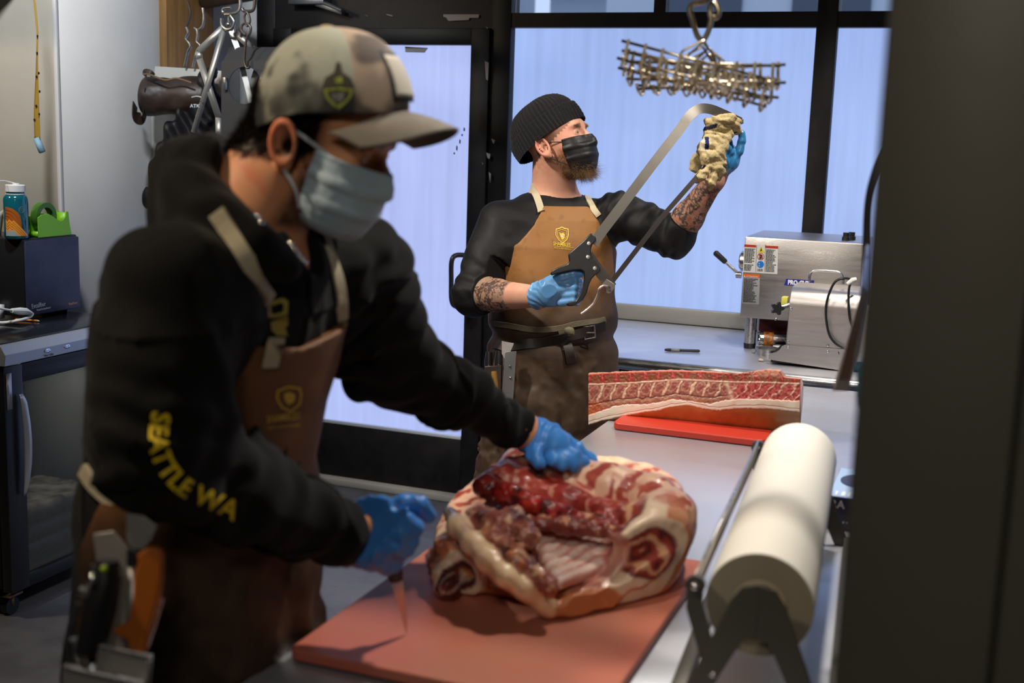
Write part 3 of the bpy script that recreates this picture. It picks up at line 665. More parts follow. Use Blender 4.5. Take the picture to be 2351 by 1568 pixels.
# ================================================================ appliances on the counter
alu = mat('brushed_aluminium', (.53, .505, .49), .36, 1, bump=.15, bscale=60, stretch=(1, 12, 12), rvar=.06, vscale=6, var=(.46, .44, .43))
YM = 4.45
t = thing('meat_grinder', 'large brushed steel grinder housing with warning stickers and side lever', 'grinder', (-.59, 4.6, .9))
x0, x1, z0, z1 = PY(1696, 728, YM)[0]+.004, PY(1982, 600, YM)[0], 1.017, 1.317
B().bx((x0, YM, z0), (x1, 4.83, z1), .006).go('housing', alu, t)
for x in (x0+.035, x1-.035):
    for y in (YM+.045, 4.78):
        l = B().cyl((x, y, .915), (x, y, z0+.004), .022).go('leg', steel, t); B().cyl((x, y, .898), (x, y, .918), .021, .023).go('foot', black, l)
redm = mat('dark_red_paint', (.16, .012, .01), .4)
B().bx((x0+.05, YM+.13, .935), (x1-.08, 4.80, z0+.003), .004).go('motor_base', redm, t)
hub = PXp(1689, 622, x0)
e = unit(A(-1, 0, 0)); hc_ = A(x0, PXp(1688, 620, x0-.0)[1], 1.235) if False else A(x0, YM+.12, 1.215)
B().cyl(hc_, hc_+e*.028, .042, .038, 28).cyl(hc_+e*.028, hc_+e*.034, .034, .03, 28).go('gear_hub', steel, t)
lv = B().cyl(hc_+e*.02+A(0, -.03, -.05), hc_+e*.04+A(0, -.03, -.05), .013)
pl0 = hc_+e*.034+A(0, -.03, -.045); pl2 = PY(1640, 578, pl0[1]-.01); pl1 = pl0+(pl2-pl0)*.5
lv.tube([pl0, pl1], .006); lever = lv.go('lever', steel, t)
B().tube([pl1, pl1+(pl2-pl1)*.1, pl1+(pl2-pl1)*.9, pl2], [.008, .0105, .0115, .006]).go('grip', black, lever)
for dx, dy in ((0, 0), (.015, .04)): B().lathe((PY(1942, 556, YM+.10)[0]+dx, YM+.10+dy, z1), (0, 0, 1), [(0, 0), (.015, 0), (.015, .012), (.012, .014), (.012, .028), (0, .028)], 20).go('knob', black, t)
def flat(pts, name, m, par, y, th=.0004): return B().prism([PY(a, b_, y) for a, b_ in pts], (0, -th, 0)).go(name, m, par, smooth=False)
def quad(x0, y0, x1, y1, sk=.055): return ((x0, y0), (x1, y0+(x1-x0)*sk), (x1-(y1-y0)*.035, y1+(x1-x0)*sk), (x0-(y1-y0)*.035, y1))
lw = mat('label_white', (.58, .59, .60), .4); lr = mat('label_red', (.42, .03, .01), .4); lo_ = mat('label_orange', (.65, .11, .01), .4); lk = mat('label_ink', (.015, .015, .02), .5)
ly = mat('label_yellow', (.62, .55, .02), .4); lb_ = mat('label_blue', (.01, .17, .60), .4); lg = mat('label_grey', (.30, .31, .33), .4); lnavy = mat('label_navy', (.012, .02, .28), .35)
y_ = YM-.0008
def lines(x0, y0, x1, y1, n, par, m, h=.55, seed=1):
    rnd = random.Random(seed); bb = B(); st = (y1-y0)/n
    for k in range(n):
        if rnd.random() < .12: continue
        w = (x1-x0)*rnd.uniform(.6, 1); yy = y0+k*st
        xx = x0
        while xx < x0+w:
            ww = rnd.uniform(2, 5); e_ = min(xx+ww, x0+w); s = .055*(xx-x0); k_ = -.035*(yy-y0)
            bb.prism([PY(a, b_, y_-.0012) for a, b_ in ((xx+k_, yy+s), (e_+k_, yy+s), (e_+k_, yy+s+st*h), (xx+k_, yy+s+st*h))], (0, -.0002, 0)); xx = e_+.8
    return bb.go('print_lines', m, par, smooth=False)
st = flat(quad(1708, 561, 1787, 625), 'warning_label', lw, t, y_)
for a, b_ in ((1709, 1736), (1758, 1786.5)): flat(quad(a, 561+(a-1708)*.055, b_, 566.5+(a-1708)*.055), 'header', lr, st, y_-.0006)
for a in (1737, 1757): flat(quad(a, 562, a+.7, 625), 'rule', lk, st, y_-.0006)
lines(1710, 570, 1734, 622, 17, st, lk, seed=2); lines(1759, 572.5, 1784, 625, 17, st, lk, seed=3)
def disc(cx, cy, r, m, par, y, n=28, sq=1): return B().prism([PY(cx+r*math.cos(a), cy+r*math.sin(a)*sq, y) for a in np.linspace(0, 2*math.pi, n+1)[:-1]], (0, -.0003, 0)).go('symbol', m, par, smooth=False)
flat(((1747.5, 565), (1755, 580), (1739.5, 579.5)), 'symbol', ly, st, y_-.0006); flat(((1747.5, 568), (1749.5, 576), (1745, 577)), 'symbol', lk, st, y_-.0011)
disc(1746.5, 589, 8, lr, st, y_-.0006); disc(1746.5, 589, 6.4, lw, st, y_-.0010)
flat(((1744, 583), (1750, 585), (1751, 591), (1748, 594), (1743, 595)), 'symbol', lk, st, y_-.0014); flat(((1740.5, 584), (1742, 583), (1752.5, 594), (1751, 595)), 'symbol', lr, st, y_-.0018)
disc(1746, 607, 8, lb_, st, y_-.0006); flat(((1742, 604), (1744, 604), (1744, 606), (1742, 606)), 'symbol', lw, st, y_-.0010); flat(((1742, 609), (1744, 609), (1744, 611), (1742, 611)), 'symbol', lw, st, y_-.0010)
bc_ = B(); rnd = random.Random(5); xx = 1739
while xx < 1752: w = rnd.choice((.5, .9)); bc_.prism([PY(a, b_, y_-.0008) for a, b_ in ((xx, 617), (xx+w, 617), (xx+w, 623), (xx, 623))], (0, -.0002, 0)); xx += w+rnd.choice((.5, .8))
bc_.go('barcode', lk, st, smooth=False)
st = flat(quad(1706, 628, 1745, 697), 'attention_label', lg, t, y_); flat(quad(1706, 628, 1745, 635.5), 'header', lo_, st, y_-.0006)
text('lettering', '\u25b2 ATTENTION', .0088, PY(1707, 636, y_-.0011), PY(1745, 638.2, y_)-PY(1706, 636, y_), (0, 0, 1), lw, st, bold=.0001, sx=.86)
lines(1708, 639, 1741, 694, 19, st, lk, seed=8)
st = flat(((1805, 640), (1870, 644), (1867, 659), (1800, 655)), 'brand_plate', lnavy, t, y_)
text('lettering', 'PRO-CUT', .0225, PY(1808.5, 652.5, y_-.001), PY(1870, 656.5, y_)-PY(1809, 652.5, y_), A(.22, 0, 1), mat('pure_white', (.9, .9, .9), .4), st, bold=.0009, sx=.80)
for a, b_ in ((1781, 733),): B().sph(PY(a, b_, YM), .005, 12, (1, .5, 1)).go('screw', steel, t)
# steel cylinder and ring
t = thing('grinder_head', 'polished grinder head with orange sticker lying under the housing', 'grinder part', PY(1768, 770, 4.47))
c0, c1 = PY(1739, 769, 4.48), PY(1800, 772, 4.50); c0[2] = c1[2] = .9+.0325
B().lathe(c0, c1-c0, [(0, 0), (.033, 0), (.035, .004), (.035, .008), (.0325, .010), (.0325, .11), (.028, .12), (0, .12)], 36).go('barrel', chrome, t)
B().lathe(c0, c1-c0, [(.0329, .022), (.0332, .022), (.0332, .058), (.0329, .058)], 36).go('sticker', mat('orange_sticker', (.55, .18, .02), .5, var=(.1, .04, .01), vscale=120), t)
t = thing('locking_ring', 'steel locking ring lying in front of the grinder head', 'ring', PZ(1762, 812, .9))
rc = PZ(1763, 813, .898)
B().lathe(rc, (0, 0, 1), [(.036, 0), (.046, 0), (.046, .022), (.040, .024), (.036, .022), (.036, 0)], 40).box(rc+A(-.05, -.012, .012), (.014, .01, .010)).box(rc+A(.05, .012, .012), (.014, .01, .010)).go('ring_body', steel, t)
# tenderizer in front
YT = 4.20
t = thing('meat_tenderizer', 'smaller round-topped aluminium machine with carry handle in front of the grinder', 'tenderizer', (-.5, 4.3, .9))
xa, xb = PY(1812, 700, YT)[0], -.26
zt_, zs = PY(1815, 645, YT+.06)[2]-.017, PY(1812, 701, YT)[2]
prof = [(YT, .935)]+[(YT, zs)]+[(YT+.07-.07*math.cos(a), zs+(zt_-zs)*math.sin(a)) for a in np.linspace(.15, math.pi/2, 9)]+[(YT+.20, zt_), (YT+.22, zt_-.02), (YT+.22, .935)]
B().prism([(xa, y, z) for y, z in prof], (xb-xa, 0, 0)).go('housing', alu, t, bev=.0015)
fz = .905
B().prism([(a[0], YT-.004, a[2]) for a in [PY(x, y, YT) for x, y in ((1765, 816), (1768, 811), (1783, 808), (1791, 802), (1796, 794), (1803, 791), (1960, 803), (1960, 856), (1940, 851), (1775, 826), (1765, 822))]], (0, -.004, 0)).go('base_flange', alu, t)
B().bx((xa-.05, YT+.0, .905), (xb, YT+.22, .935), .003).go('base', black, t)
B().prism([(xa-.001, YT+.01, .935), (xa-.001, YT+.21, .935), (xa-.001, YT+.21, zt_-.03), (xa-.001, YT+.05, zt_-.03)], (-.004, 0, 0)).go('end_plate', alu, t)
for a, b_ in ((1816, 709), (1810, 785), (1809, 797), (1900, 793), (1900, 807)): B().sph(PY(a, b_, YT-.008), .0045, 12, (1, .6, 1)).cyl(PY(a, b_, YT-.002), PY(a, b_, YT-.008), .0035).go('screw', chrome, t)
yh = YT+.10; B().tube(bez([PY(1859, 647, yh), PY(1859, 633, yh), PY(1866, 623, yh), PY(1880, 621, yh), PY(1920, 624, yh), PY(1931, 629, yh), PY(1936, 640, yh), PY(1936, 652, yh)], 6), .005, 12).go('carry_handle', steel, t)
kc = PY(1786, 708, YT+.02); kb = B()
kb.prism([kc+RT*(.020+.0045*math.cos(5*a))*math.cos(a)+UPC*(.020+.0045*math.cos(5*a))*math.sin(a) for a in np.linspace(0, 2*math.pi, 61)[:-1]], -TC*.018)
kb.go('star_knob', black, t, bev=.002); B().cyl(kc-TC*.01, PY(1812, 700, YT+.05), .008).go('knob_shaft', steel, t)
B().bx(PY(1793, 703, YT+.06), PY(1812, 680, YT+.10), .001).go('yellow_tag', mat('tag_yellow', (.65, .62, .10), .4), t)
text('lettering', 'W', .016, PY(1924, 815, YT-.009), RT, (0, 0, 1), lk, t, bold=.0006)
t = thing('power_cable', 'black power cable looping over the small aluminium machine', 'cable', PY(1930, 640, YT))
B().tube(bez([PY(1960, 645, YT+.02), PY(1940, 639, YT-.01), PY(1915, 650, YT-.02), (PY(1897, 700, YT-.02)), PY(1900, 755, YT-.02), PY(1915, 785, YT-.02), PY(1945, 803, YT-.02)], 8), .0042).tube(bez([PY(1963, 640, YT), PY(1951, 655, YT-.012), PY(1948, 690, YT-.012), PY(1951, 730, YT-.012), PY(1960, 760, YT-.01)], 6), .004).go('cord', black, t)
B().tube([PY(1946, 652, YT-.014), PY(1958, 643, YT-.014), PY(1966, 641, YT-.01)], [.007, .009, .007]).go('cable_tie', white, t)
# marker, scraps
t = thing('marker_pen', 'black marker pen with grey band lying on the counter', 'marker', PZ(1565, 805, .9))
ma, mb = PZ(1526, 803, .905), PZ(1607, 806, .905); B().tube([ma, ma+(mb-ma)*.1, ma+(mb-ma)*.45], [.004, .006, .006]).go('cap', black, t); B().tube([ma+(mb-ma)*.45, ma+(mb-ma)*.97, mb], [.0055, .0055, .003]).go('barrel', lk, t); B().tube([ma+(mb-ma)*.18, ma+(mb-ma)*.42], .0063).go('band', lg, t)
for p, lb2, r in ((PZ(1747, 827, .903), 'small pale fat scrap on the counter in front of the locking ring', .007), (PZ(1841, 987, .904), 'tiny dark meat scrap on the work table right of the loin', .004)):
    setp(sdf('meat_scrap', lambda P, p=p, r=r: ell(p, (r*1.3, r, r*.7))(P)+r*.25*fbm(P, 150, 2), p-r*2.2, p+r*2.2, r*.25, mat('scrap', (.7, .6, .45) if r > .005 else (.15, .02, .02), .5)), lb2, 'scrap')
# ================================================================ paper cutter and roll
RR = .070; n0, n1 = PD(1745, 1364, 1.57), PD(1832, 1072, 2.31); zc = (n0[2]+n1[2])/2; n0[2] = n1[2] = zc
ax = unit(n1-n0); sd = unit(np.cross(ax, (0, 0, 1)))      # sd points right
LR = np.linalg.norm(n1-n0)
paper = mat('butcher_paper', (.88, .86, .78), .65); paperend = mat('paper_roll_end', (.30, .27, .20), .8, bump=.1, bscale=200)
t = thing('paper_roll', 'big roll of white butcher paper held in the dark metal cutter', 'paper roll', n0)
B().lathe(n0, ax, [(.034, .0005), (RR, .0005), (RR, LR-.0005), (.034, LR-.0005)], 64).go('paper', paper, t)
B().lathe(n0, ax, [(.0335, 0), (RR-.001, 0)], 64).go('roll_end', paperend, t); B().lathe(n0, ax, [(.0335, LR), (RR-.001, LR)], 64).go('roll_end', paperend, t)
B().lathe(n0, ax, [(.029, -.001), (.034, -.001), (.034, LR+.001), (.029, LR+.001), (.029, -.001)], 40).go('core', mat('card_core', (.5, .44, .32), .8), t)
cut = mat('cutter_grey_steel', (.115, .108, .095), .45, .5)
t = thing('paper_cutter', 'dark steel paper cutter stand with A-shaped end frames on the work table', 'paper cutter', (n0[0], n0[1], .9))
for s_, e0 in ((-1, n0-ax*.018), (1, n1+ax*.018)):
    h = zc-.9; bb = B(); c = e0
    out = [c+sd*.022+A(0, 0, .030), c+sd*.034+A(0, 0, .012), c+sd*.105+A(0, 0, -h), c+sd*.068+A(0, 0, -h), c+sd*.034+A(0, 0, -.095), c+sd*-.034+A(0, 0, -.095), c-sd*.068+A(0, 0, -h), c-sd*.105+A(0, 0, -h), c-sd*.034+A(0, 0, .012), c-sd*.022+A(0, 0, .030), c-sd*.0+A(0, 0, .036)]
    # side arms and crown as strips so that the window stays open
    th = ax*.004*s_
    for sg in (-1, 1):
        bb.prism([c+sd*sg*.0+A(0, 0, .036), c+sd*sg*.022+A(0, 0, .030), c+sd*sg*.036+A(0, 0, .008), c+sd*sg*.105+A(0, 0, -h), c+sd*sg*.078+A(0, 0, -h), c+sd*sg*.016+A(0, 0, -.040), c+sd*sg*.0+A(0, 0, -.040)], th)
        bb.bx(*sorted([tuple(c+sd*sg*.080+A(-.004, -.02, -h)), tuple(c+sd*sg*.108+A(.004, .02, -h+.004))])) if False else None
    f = bb.go('end_frame', cut, t, bev=.0012)
    B().cyl(c-ax*.012*s_, c+ax*.04*-s_, .006).go('axle_pin', steel, f)
for sg in (-1, 1): B().box((n0+n1)/2+sd*sg*.105+A(0, 0, -(zc-.9)+.009), (.022, LR+.05, .018), Matrix.Rotation(math.atan2(-ax[0], ax[1]), 4, 'Z'), .002).go('base_rail', cut, t)
bl0, bl1 = n0-sd*(RR+.012)+A(0, 0, .022), n1-sd*(RR+.008)+A(0, 0, .012)
B().tube([bl0-ax*.012, bl1+ax*.012], 0, flat=(.028, .004, sd)).go('cutter_blade', steel, t)
for c, e in ((bl0-ax*.014, n0-ax*.014), (bl1+ax*.014, n1+ax*.014)):
    d = e-sd*.052+A(0, 0, -.095); q = B().tube([c+A(0, 0, .008), c+A(0, 0, -.03), d], 0, flat=(.022, .004, ax)); q = q.cyl(c-ax*.004, c+ax*.004, .013).go('blade_arm', cut, t); B().sph(c-ax*.006, .006, 12).go('bolt', chrome, q)
    B().sph(d-ax*.004, .006, 12).go('bolt', chrome, q)
# glove box
t = thing('glove_box', 'navy box of nitrile gloves with white lettering behind the paper roll', 'box', (-.16, 2.45, .9))
gx0, gx1, gy0, gy1, gz1 = PZ(1895, 1212, .901)[0], -.105, 2.41, 2.64, .968
navyp = mat('navy_card', (.012, .016, .05), .35); palb = mat('pale_blue_card', (.35, .5, .75), .35); glb = mat('glove_print_blue', (.03, .22, .62), .4)
B().bx((gx0, gy0, .901), (gx1, gy1, gz1), .001).go('carton', navyp, t)
B().bx((gx0+.001, gy0+.002, gz1), (gx1-.001, gy0+.05, gz1+.0008)).go('stripe', palb, t, smooth=False)
for k in range(9): B().bx((gx0+.012+k*.012, gy0+.01, gz1+.0009), (gx0+.016+k*.012+.003*(k % 2), gy0+.04, gz1+.0016)).go('stripe', white if k != 4 else navyp, t, smooth=False)
B().bx((gx0+.001, gy0+.05, gz1), (gx1-.001, gy1-.001, gz1+.0006)).go('lid', palb, t, smooth=False)
B().prism([((gx0+gx1)/2-.012+.042*math.cos(a), gy0+.135+.055*math.sin(a), gz1+.0007) for a in np.linspace(0, 2*math.pi, 33)[:-1]], (0, 0, .0008)).go('opening', navyp, t, smooth=False)
text('lettering', 'ULTRA', .022, (gx0-.034, gy0-.0006, gz1-.022), (1, 0, 0), (0, 0, 1), white, t, bold=.0006)
text('lettering', '\u2022 \u2022 \u2022\u2022', .018, (gx0+.008, gy0-.0006, gz1-.056), (1, 0, 0), (0, 0, 1), white, t)
B().prism([(gx0+.075+.017*math.cos(a), gy0-.0004, gz1-.036+.024*math.sin(a)) for a in np.linspace(0, 2*math.pi, 25)[:-1]], (0, -.0006, 0)).go('glove_print', glb, t, smooth=False)
# ================================================================ things hung on the cooler's edge
lam = mat('laminated_sheet', (.16, .155, .12), .18, coat=.5); lamp = mat('laminated_photo', (.035, .012, .006), .2, var=(.30, .09, .015), vscale=9, vdet=6, stretch=(1, 1, .4), coat=.5); margin = mat('sheet_margin', (.42, .38, .40), .35)
t = thing('hanging_poster', 'glossy laminated sheet with a dark brown picture hanging beside the cooler', 'poster', PY(2010, 540, 1.9))
yp = 1.9
B().cyl(PY(2030, 560, 1.9), (-.0825, 1.9, PY(2030, 560, 1.9)[2]), .008).go('magnet', black, t)
B().grid(lambda u, v: PY(np.interp(v, [0, .4, 1], [2030, 2006, 1966])+(1-u)*0+u*np.interp(v, [0, .4, 1], [2, 30, 64]), 545+365*v, yp+.02*u), 6, 18).go('sheet_back', lam, t, solid=.001)
B().grid(lambda u, v: PY(np.interp(v, [0, .35, .75, 1], [1989, 1975, 1935, 1911])+u*np.interp(v, [0, .35, .75, 1], [6, 16, 36, 36]), 562+335*v, yp-.012+.03*u), 6, 20).go('sheet_front', margin, t, solid=.001)
B().grid(lambda u, v: PY(np.interp(v, [0, .35, .75, 1], [1989.5, 1976, 1945, 1928])+u*np.interp(v, [0, .35, .75, 1], [5, 15, 22, 22]), 562+310*v, yp-.016+.028*u), 6, 20).go('picture', lamp, t)
setp(B().tube(bez([A(-.083, 1.95, PY(2058, 215, 1.95)[2]), PY(2058, 235, 1.95), PY(2040, 310, 1.95), PY(2010, 390, 1.95), PY(1992, 470, 1.95), PY(1987, 600, 1.95), PY(1985, 700, 1.95)]), .0055).go('apron_cord', black), 'dark cord hanging in a curve down beside the cooler', 'cord')
setp(B().prism([PY(a, b_, 1.8) for a, b_ in ((2062, 215), (2040, 290), (2024, 540), (2034, 556), (2062, 545))], (0, .012, 0)).go('wall_bracket', mat('pale_bracket', (.35, .34, .31), .5), bev=.001), 'pale narrow plate fixed beside the cooler edge near the top', 'plate')
setp(B().prism([PY(2030, 690, 1.5), PY(2030, 633, 1.5)]+[A(-.0825, 1.5, PY(2030, q_, 1.5)[2]) for q_ in (633, 690)], (0, .002, 0)).go('x', white), '') if False else None
setp(B().prism([PY(a, b_, 1.25) for a, b_ in ((1994, 664), (2030, 633), (2030, 690), (2012, 683))], (0, .002, 0)).go('note_paper', mat('white_note', (.62, .60, .60), .6), smooth=False), 'white folded note corner sticking out from the cooler edge', 'note')
setp(B().tube(bez([A(-.083, 1.7, PY(2064, 205, 1.7)[2]), PY(2064, 205, 1.7), PY(2048, 214, 1.7), PY(2046, 200, 1.7), PY(2050, 188, 1.7)]), .0022).go('wire_hook', black), 'small black wire hook on the cooler edge near the top', 'hook')
t = thing('hanging_clip', 'bright blue hanging clip with wooden stub on the cooler edge', 'clip', PY(1986, 880, 1.35))
bm_ = mat('bright_blue_plastic', (.02, .30, .55), .3)
B().tube([PY(1986, 826, 1.32), PY(1986, 842, 1.32), PY(1983, 930, 1.32), PY(1982, 948, 1.32)], [.005, .0095, .0085, .004], 14).go('clip_body', bm_, t)
B().cyl(PY(1988, 870, 1.33), (-.080, 1.33, PY(1988, 870, 1.33)[2]), .006).go('magnet', black, t)
B().bx(PY(1980, 832, 1.318), PY(1994, 808, 1.326)).go('wooden_stub', mat('pale_wood', (.5, .36, .16), .6), t)
setp(B().prism([PY(a, b_, 1.9) for a, b_ in ((1974, 1036), (1975, 950), (1996, 935))]+[A(-.083, 1.9, PY(1996, 935, 1.9)[2]), A(-.083, 1.9, PY(1990, 1036, 1.9)[2])], (0, .01, 0)).go('side_strip', mat('cream_strip', (.32, .30, .22), .6)), 'cream upright strip low beside the cooler edge', 'strip')
# ================================================================ bacon hangers overhead
wire = mat('hanger_wire', (.50, .43, .31), .30, 1, var=(.25, .20, .13), vscale=40)
hbar = mat('hanger_bar', (.78, .70, .55), .42, .75, var=(.45, .38, .27), vscale=50)
def hanger_parts(t):
    """local: bar along x, prongs towards -y, hook up z"""
    b = B(); L2, H = .135, .030
    b.tube([(-L2, 0, 0), (L2, 0, 0)], .0026, 8).tube([(-L2, 0, -H), (L2, 0, -H)], .0026, 8)
    b.go('rails', wire, t)
    for k in range(9):
        x = -L2+.012+k*(2*L2-.024)/8
        B().tube(bez([(x, .002, .004), (x, -.002, -H*.5), (x, -.001, -H-.004), (x, -.014, -H-.010), (x, -.028, -H-.003), (x, -.033, .008-H)], 3), .0022, 7).tube([(x, -.0045, .006), (x, -.0045, -H-.008)], 0, flat=(.0052, .0018, (0, 1, 0))).go('prong', hbar, t)
    B().tube(bez([(-.03, 0, 0), (-.028, 0, .01), (-.008, 0, .028), (0, 0, .034), (.008, 0, .028), (.028, 0, .01), (.03, 0, 0)], 5), .0021, 8).go('yoke', wire, t)
hk = PY(1610, 92, 2.12)
names = ['frontmost bacon hanger in the overhead bundle', 'second bacon hanger from the front of the bundle', 'third bacon hanger from the front of the bundle', 'bacon hanger near the back of the bundle with left end high', 'bacon hanger near the back of the bundle with right end low', 'rearmost bacon hanger in the overhead bundle']
first = None
cfg = [(0, 6, 13, .0, .0), (.018, -8, 1, .004, -.004), (.036, 12, 10, -.008, -.008), (.05, -14, -3, .010, -.010), (.066, 18, 12, -.01, -.014), (.085, -18, 4, 0, -.018)]
for k, (dy, rz, ry, dx, dz) in enumerate(cfg):
    if first is None:
        r = first = thing('bacon_hanger', '', 'meat hanger', (0, 0, 0)); hanger_parts(r); proto = list(r.children)
    else:
        r = first.copy(); COL.objects.link(r)
        for ch in proto: c = ch.copy(); COL.objects.link(c); c.parent = r; c.matrix_parent_inverse = Matrix.Identity(4)
    r.location = hk+A(dx, dy-.02, dz-.036); r.rotation_euler = (math.radians(8), math.radians(ry), math.radians(rz+8)); setp(r, 'wire '+names[k], 'meat hanger', 'bacon hangers overhead')
t = thing('s_hook', 'bronze-toned steel hook pair carrying the bundle of bacon hangers', 'hook', hk)
B().tube(bez([PY(x, y, 2.12) for x, y in ((1612, 95), (1600, 80), (1590, 45), (1583, 20), (1595, 8), (1620, 2), (1625, -15), (1615, -50))], 5), .005).go('hook_wire', wire, t)
B().tube(bez([PY(x, y, 2.14) for x, y in ((1612, 98), (1625, 75), (1633, 45), (1630, 20), (1640, 5), (1650, 25), (1645, 40), (1628, 38))], 5), .005).go('hook_wire', wire, t)
setp(B().cyl(PY(1615, -50, 2.12)-A(.5, 0, 0), PY(1615, -50, 2.12)+A(.9, 0, 0), .014).go('overhead_rail', steel), 'steel rail above the table from which the hangers hang', 'rail')
# ================================================================ boards and meat
redb = mat('red_plastic_board', (.58, .15, .10), .48, bump=.25, bscale=35, bdet=8, var=(.50, .17, .10), vscale=6, vdet=8, rvar=.08)
brd = B(); cbn = [PZ(697, 1487, .921), PZ(1042, 1198, .921), PZ(1587, 1283, .921)]
pa_, pb_, pc_ = [A(p[0], p[1], 0) for p in cbn]; ux = unit(pc_-pb_); uy = unit(pb_-pa_); W_ = np.linalg.norm(pc_-pb_)+.006; D_ = np.linalg.norm(pb_-pa_)+.012
ctr = pb_+ux*W_/2-uy*D_/2; rotb = Matrix.Rotation(math.atan2(ux[1], ux[0]), 4, 'Z')
def rrect(c, w, d, z, r, rot, n=8):
    P_ = []
    for sx, sy, a0 in ((1, 1, 0), (-1, 1, 90), (-1, -1, 180), (1, -1, 270)):
        for k in range(n+1):
            a = math.radians(a0+90*k/n); v = rot @ Vector((sx*(w/2-r)+r*math.cos(a), sy*(d/2-r)+r*math.sin(a), 0)); P_.append((c[0]+v.x, c[1]+v.y, z))
    return P_
t = thing('cutting_board', 'large red plastic cutting board under the front pork forequarter', 'cutting board', (ctr[0], ctr[1], .902))
for sx in (-1, 1):
    for sy in (-1, 1): v = rotb @ Vector((sx*(W_/2-.03), sy*(D_/2-.03), 0)); B().cyl((ctr[0]+v.x, ctr[1]+v.y, .9), (ctr[0]+v.x, ctr[1]+v.y, .9045), .014).go('foot', black, t)
BT = .921
B().prism(rrect(ctr, W_, D_, .904, .016, rotb), (0, 0, BT-.904)).go('board', redb, t, bev=.003)
t2b = PZ(1405, 985, .902); x0b = t2b[0]
redb2 = mat('bright_red_board', (.62, .05, .028), .4, bump=.2, bscale=60)
setp(B().prism(rrect((x0b+.20, t2b[1]+.15), .40, .30, .9015, .02, Matrix.Identity(3)), (0, 0, .0185)).go('cutting_board', redb2, bev=.003), 'thin bright red cutting board under the far pork loin', 'cutting board')
# white tray edge behind the loin
setp(B().prism([PZ(1519, 842, .903), PZ(1560, 820, .903), PZ(1640, 826, .903), PZ(1700, 853, .903)], (0, 0, .003)).go('paper_sheet', mat('white_sheet', (.62, .64, .68), .4)), 'white sheet lying behind the far pork loin', 'paper') if False else None
# ---------------------------------------------------------------- far loin
meatm = mat('pork_cut', (.5, .2, .15), .36, attr=True, coat=.18, bump=.22, bscale=220, bdet=4, sss=.15, bdist=.0012)
NX, NV = 620, 190
xs = np.linspace(1351, 1836, NX)
LXS = lambda pts: np.interp(xs, [p[0] for p in pts], [p[1] for p in pts])
bot = LXS([(1351, 977), (1380, 974), (1450, 968), (1600, 976), (1700, 984), (1836, 990)])
skn = LXS([(1351, 976), (1380, 966), (1420, 957), (1480, 946), (1510, 943), (1540, 934), (1580, 930), (1620, 939), (1650, 942), (1700, 937), (1760, 938), (1836, 946)])
fat = LXS([(1351, 953), (1380, 944), (1410, 933), (1440, 929), (1480, 929), (1510, 925), (1545, 917), (1590, 922), (1630, 928), (1660, 920), (1700, 916), (1760, 917), (1836, 921)])
lin_ = LXS([(1351, 883), (1450, 879), (1550, 872), (1560, 871), (1680, 877), (1760, 878), (1836, 881)])
top = LXS([(1351, 858), (1400, 855), (1460, 853), (1540, 851), (1620, 853), (1690, 858), (1735, 853), (1760, 848), (1790, 851), (1800, 866), (1836, 870)])
nfr = 140; V = []; Cc = []
X2 = np.repeat(xs, nfr).reshape(NX, nfr)
tt = np.linspace(0, 1, nfr)[None]
PYX = bot[:, None]*(1-tt)+top[:, None]*tt
hN = (bot[:, None]-PYX)/(bot-top)[:, None]
p2 = lambda a, b, s=1, sd=0: vnoise(np.stack([a.ravel()*s, b.ravel()*s, a.ravel()*0+sd*3.7], 1), 1.0, sd).reshape(a.shape)
nz1 = p2(X2, PYX, .09, 1); nz2 = p2(X2, PYX, .25, 2); nz3 = p2(X2, PYX, .7, 3)
Cl = np.zeros((NX, nfr, 3))
def lin3(r, g, b): return np.array([((c/255)/12.92 if c < 10 else ((c/255+.055)/1.055)**2.4) for c in (r, g, b)])
def put(mask, col): Cl[:] = Cl*(1-mask[..., None])+np.asarray(col)*mask[..., None]
smo = lambda x, a, b: sstep(x, a, b)
# skin
Cl[:] = lin3(206, 148, 84); put(np.clip(.5+.6*nz1, 0, 1)*.6, lin3(180, 112, 56)); put(smo(X2, 1600, 1800)*smo(PYX, 990, 945)*.7, lin3(150, 105, 45))
# fat band
ws = nz2*1.0; fm = smo(PYX+ws, skn[:, None]+1.2, skn[:, None]-1.2); put(fm, lin3(250, 234, 216)); put(fm*np.clip(nz1, 0, 1)*.5, lin3(226, 180, 150))
cr = np.exp(-((PYX-(skn[:, None]-6.5-nz1*1.5))/1.0)**2)*fm; put(cr*.65, lin3(170, 110, 80))
put(smo(X2, 1700, 1560)*np.exp(-((PYX-(skn[:, None]-11))/.8)**2)*fm*.25, lin3(190, 140, 110))
# meat zone
mm = smo(PYX+nz2*1.6, fat[:, None]+1.0, fat[:, None]-1.0)
base_l = lin3(172, 104, 88); base_r = lin3(205, 96, 90)
br = smo(X2, 1655, 1700)[..., None]; mc = base_l*(1-br)+base_r*br
Cl[:] = Cl*(1-mm[..., None])+mc*mm[..., None]
put(mm*np.clip(nz2*1.2, 0, 1)*.6, lin3(110, 55, 48)); put(mm*np.clip(-nz2*1.2, 0, 1)*.35*(1-br[..., 0]), lin3(185, 120, 100))
midt = lin_[:, None]+3; rowf = (PYX-midt)/(fat[:, None]-midt)           # 0 top row .. 1 fat
lft = 1-br[..., 0]
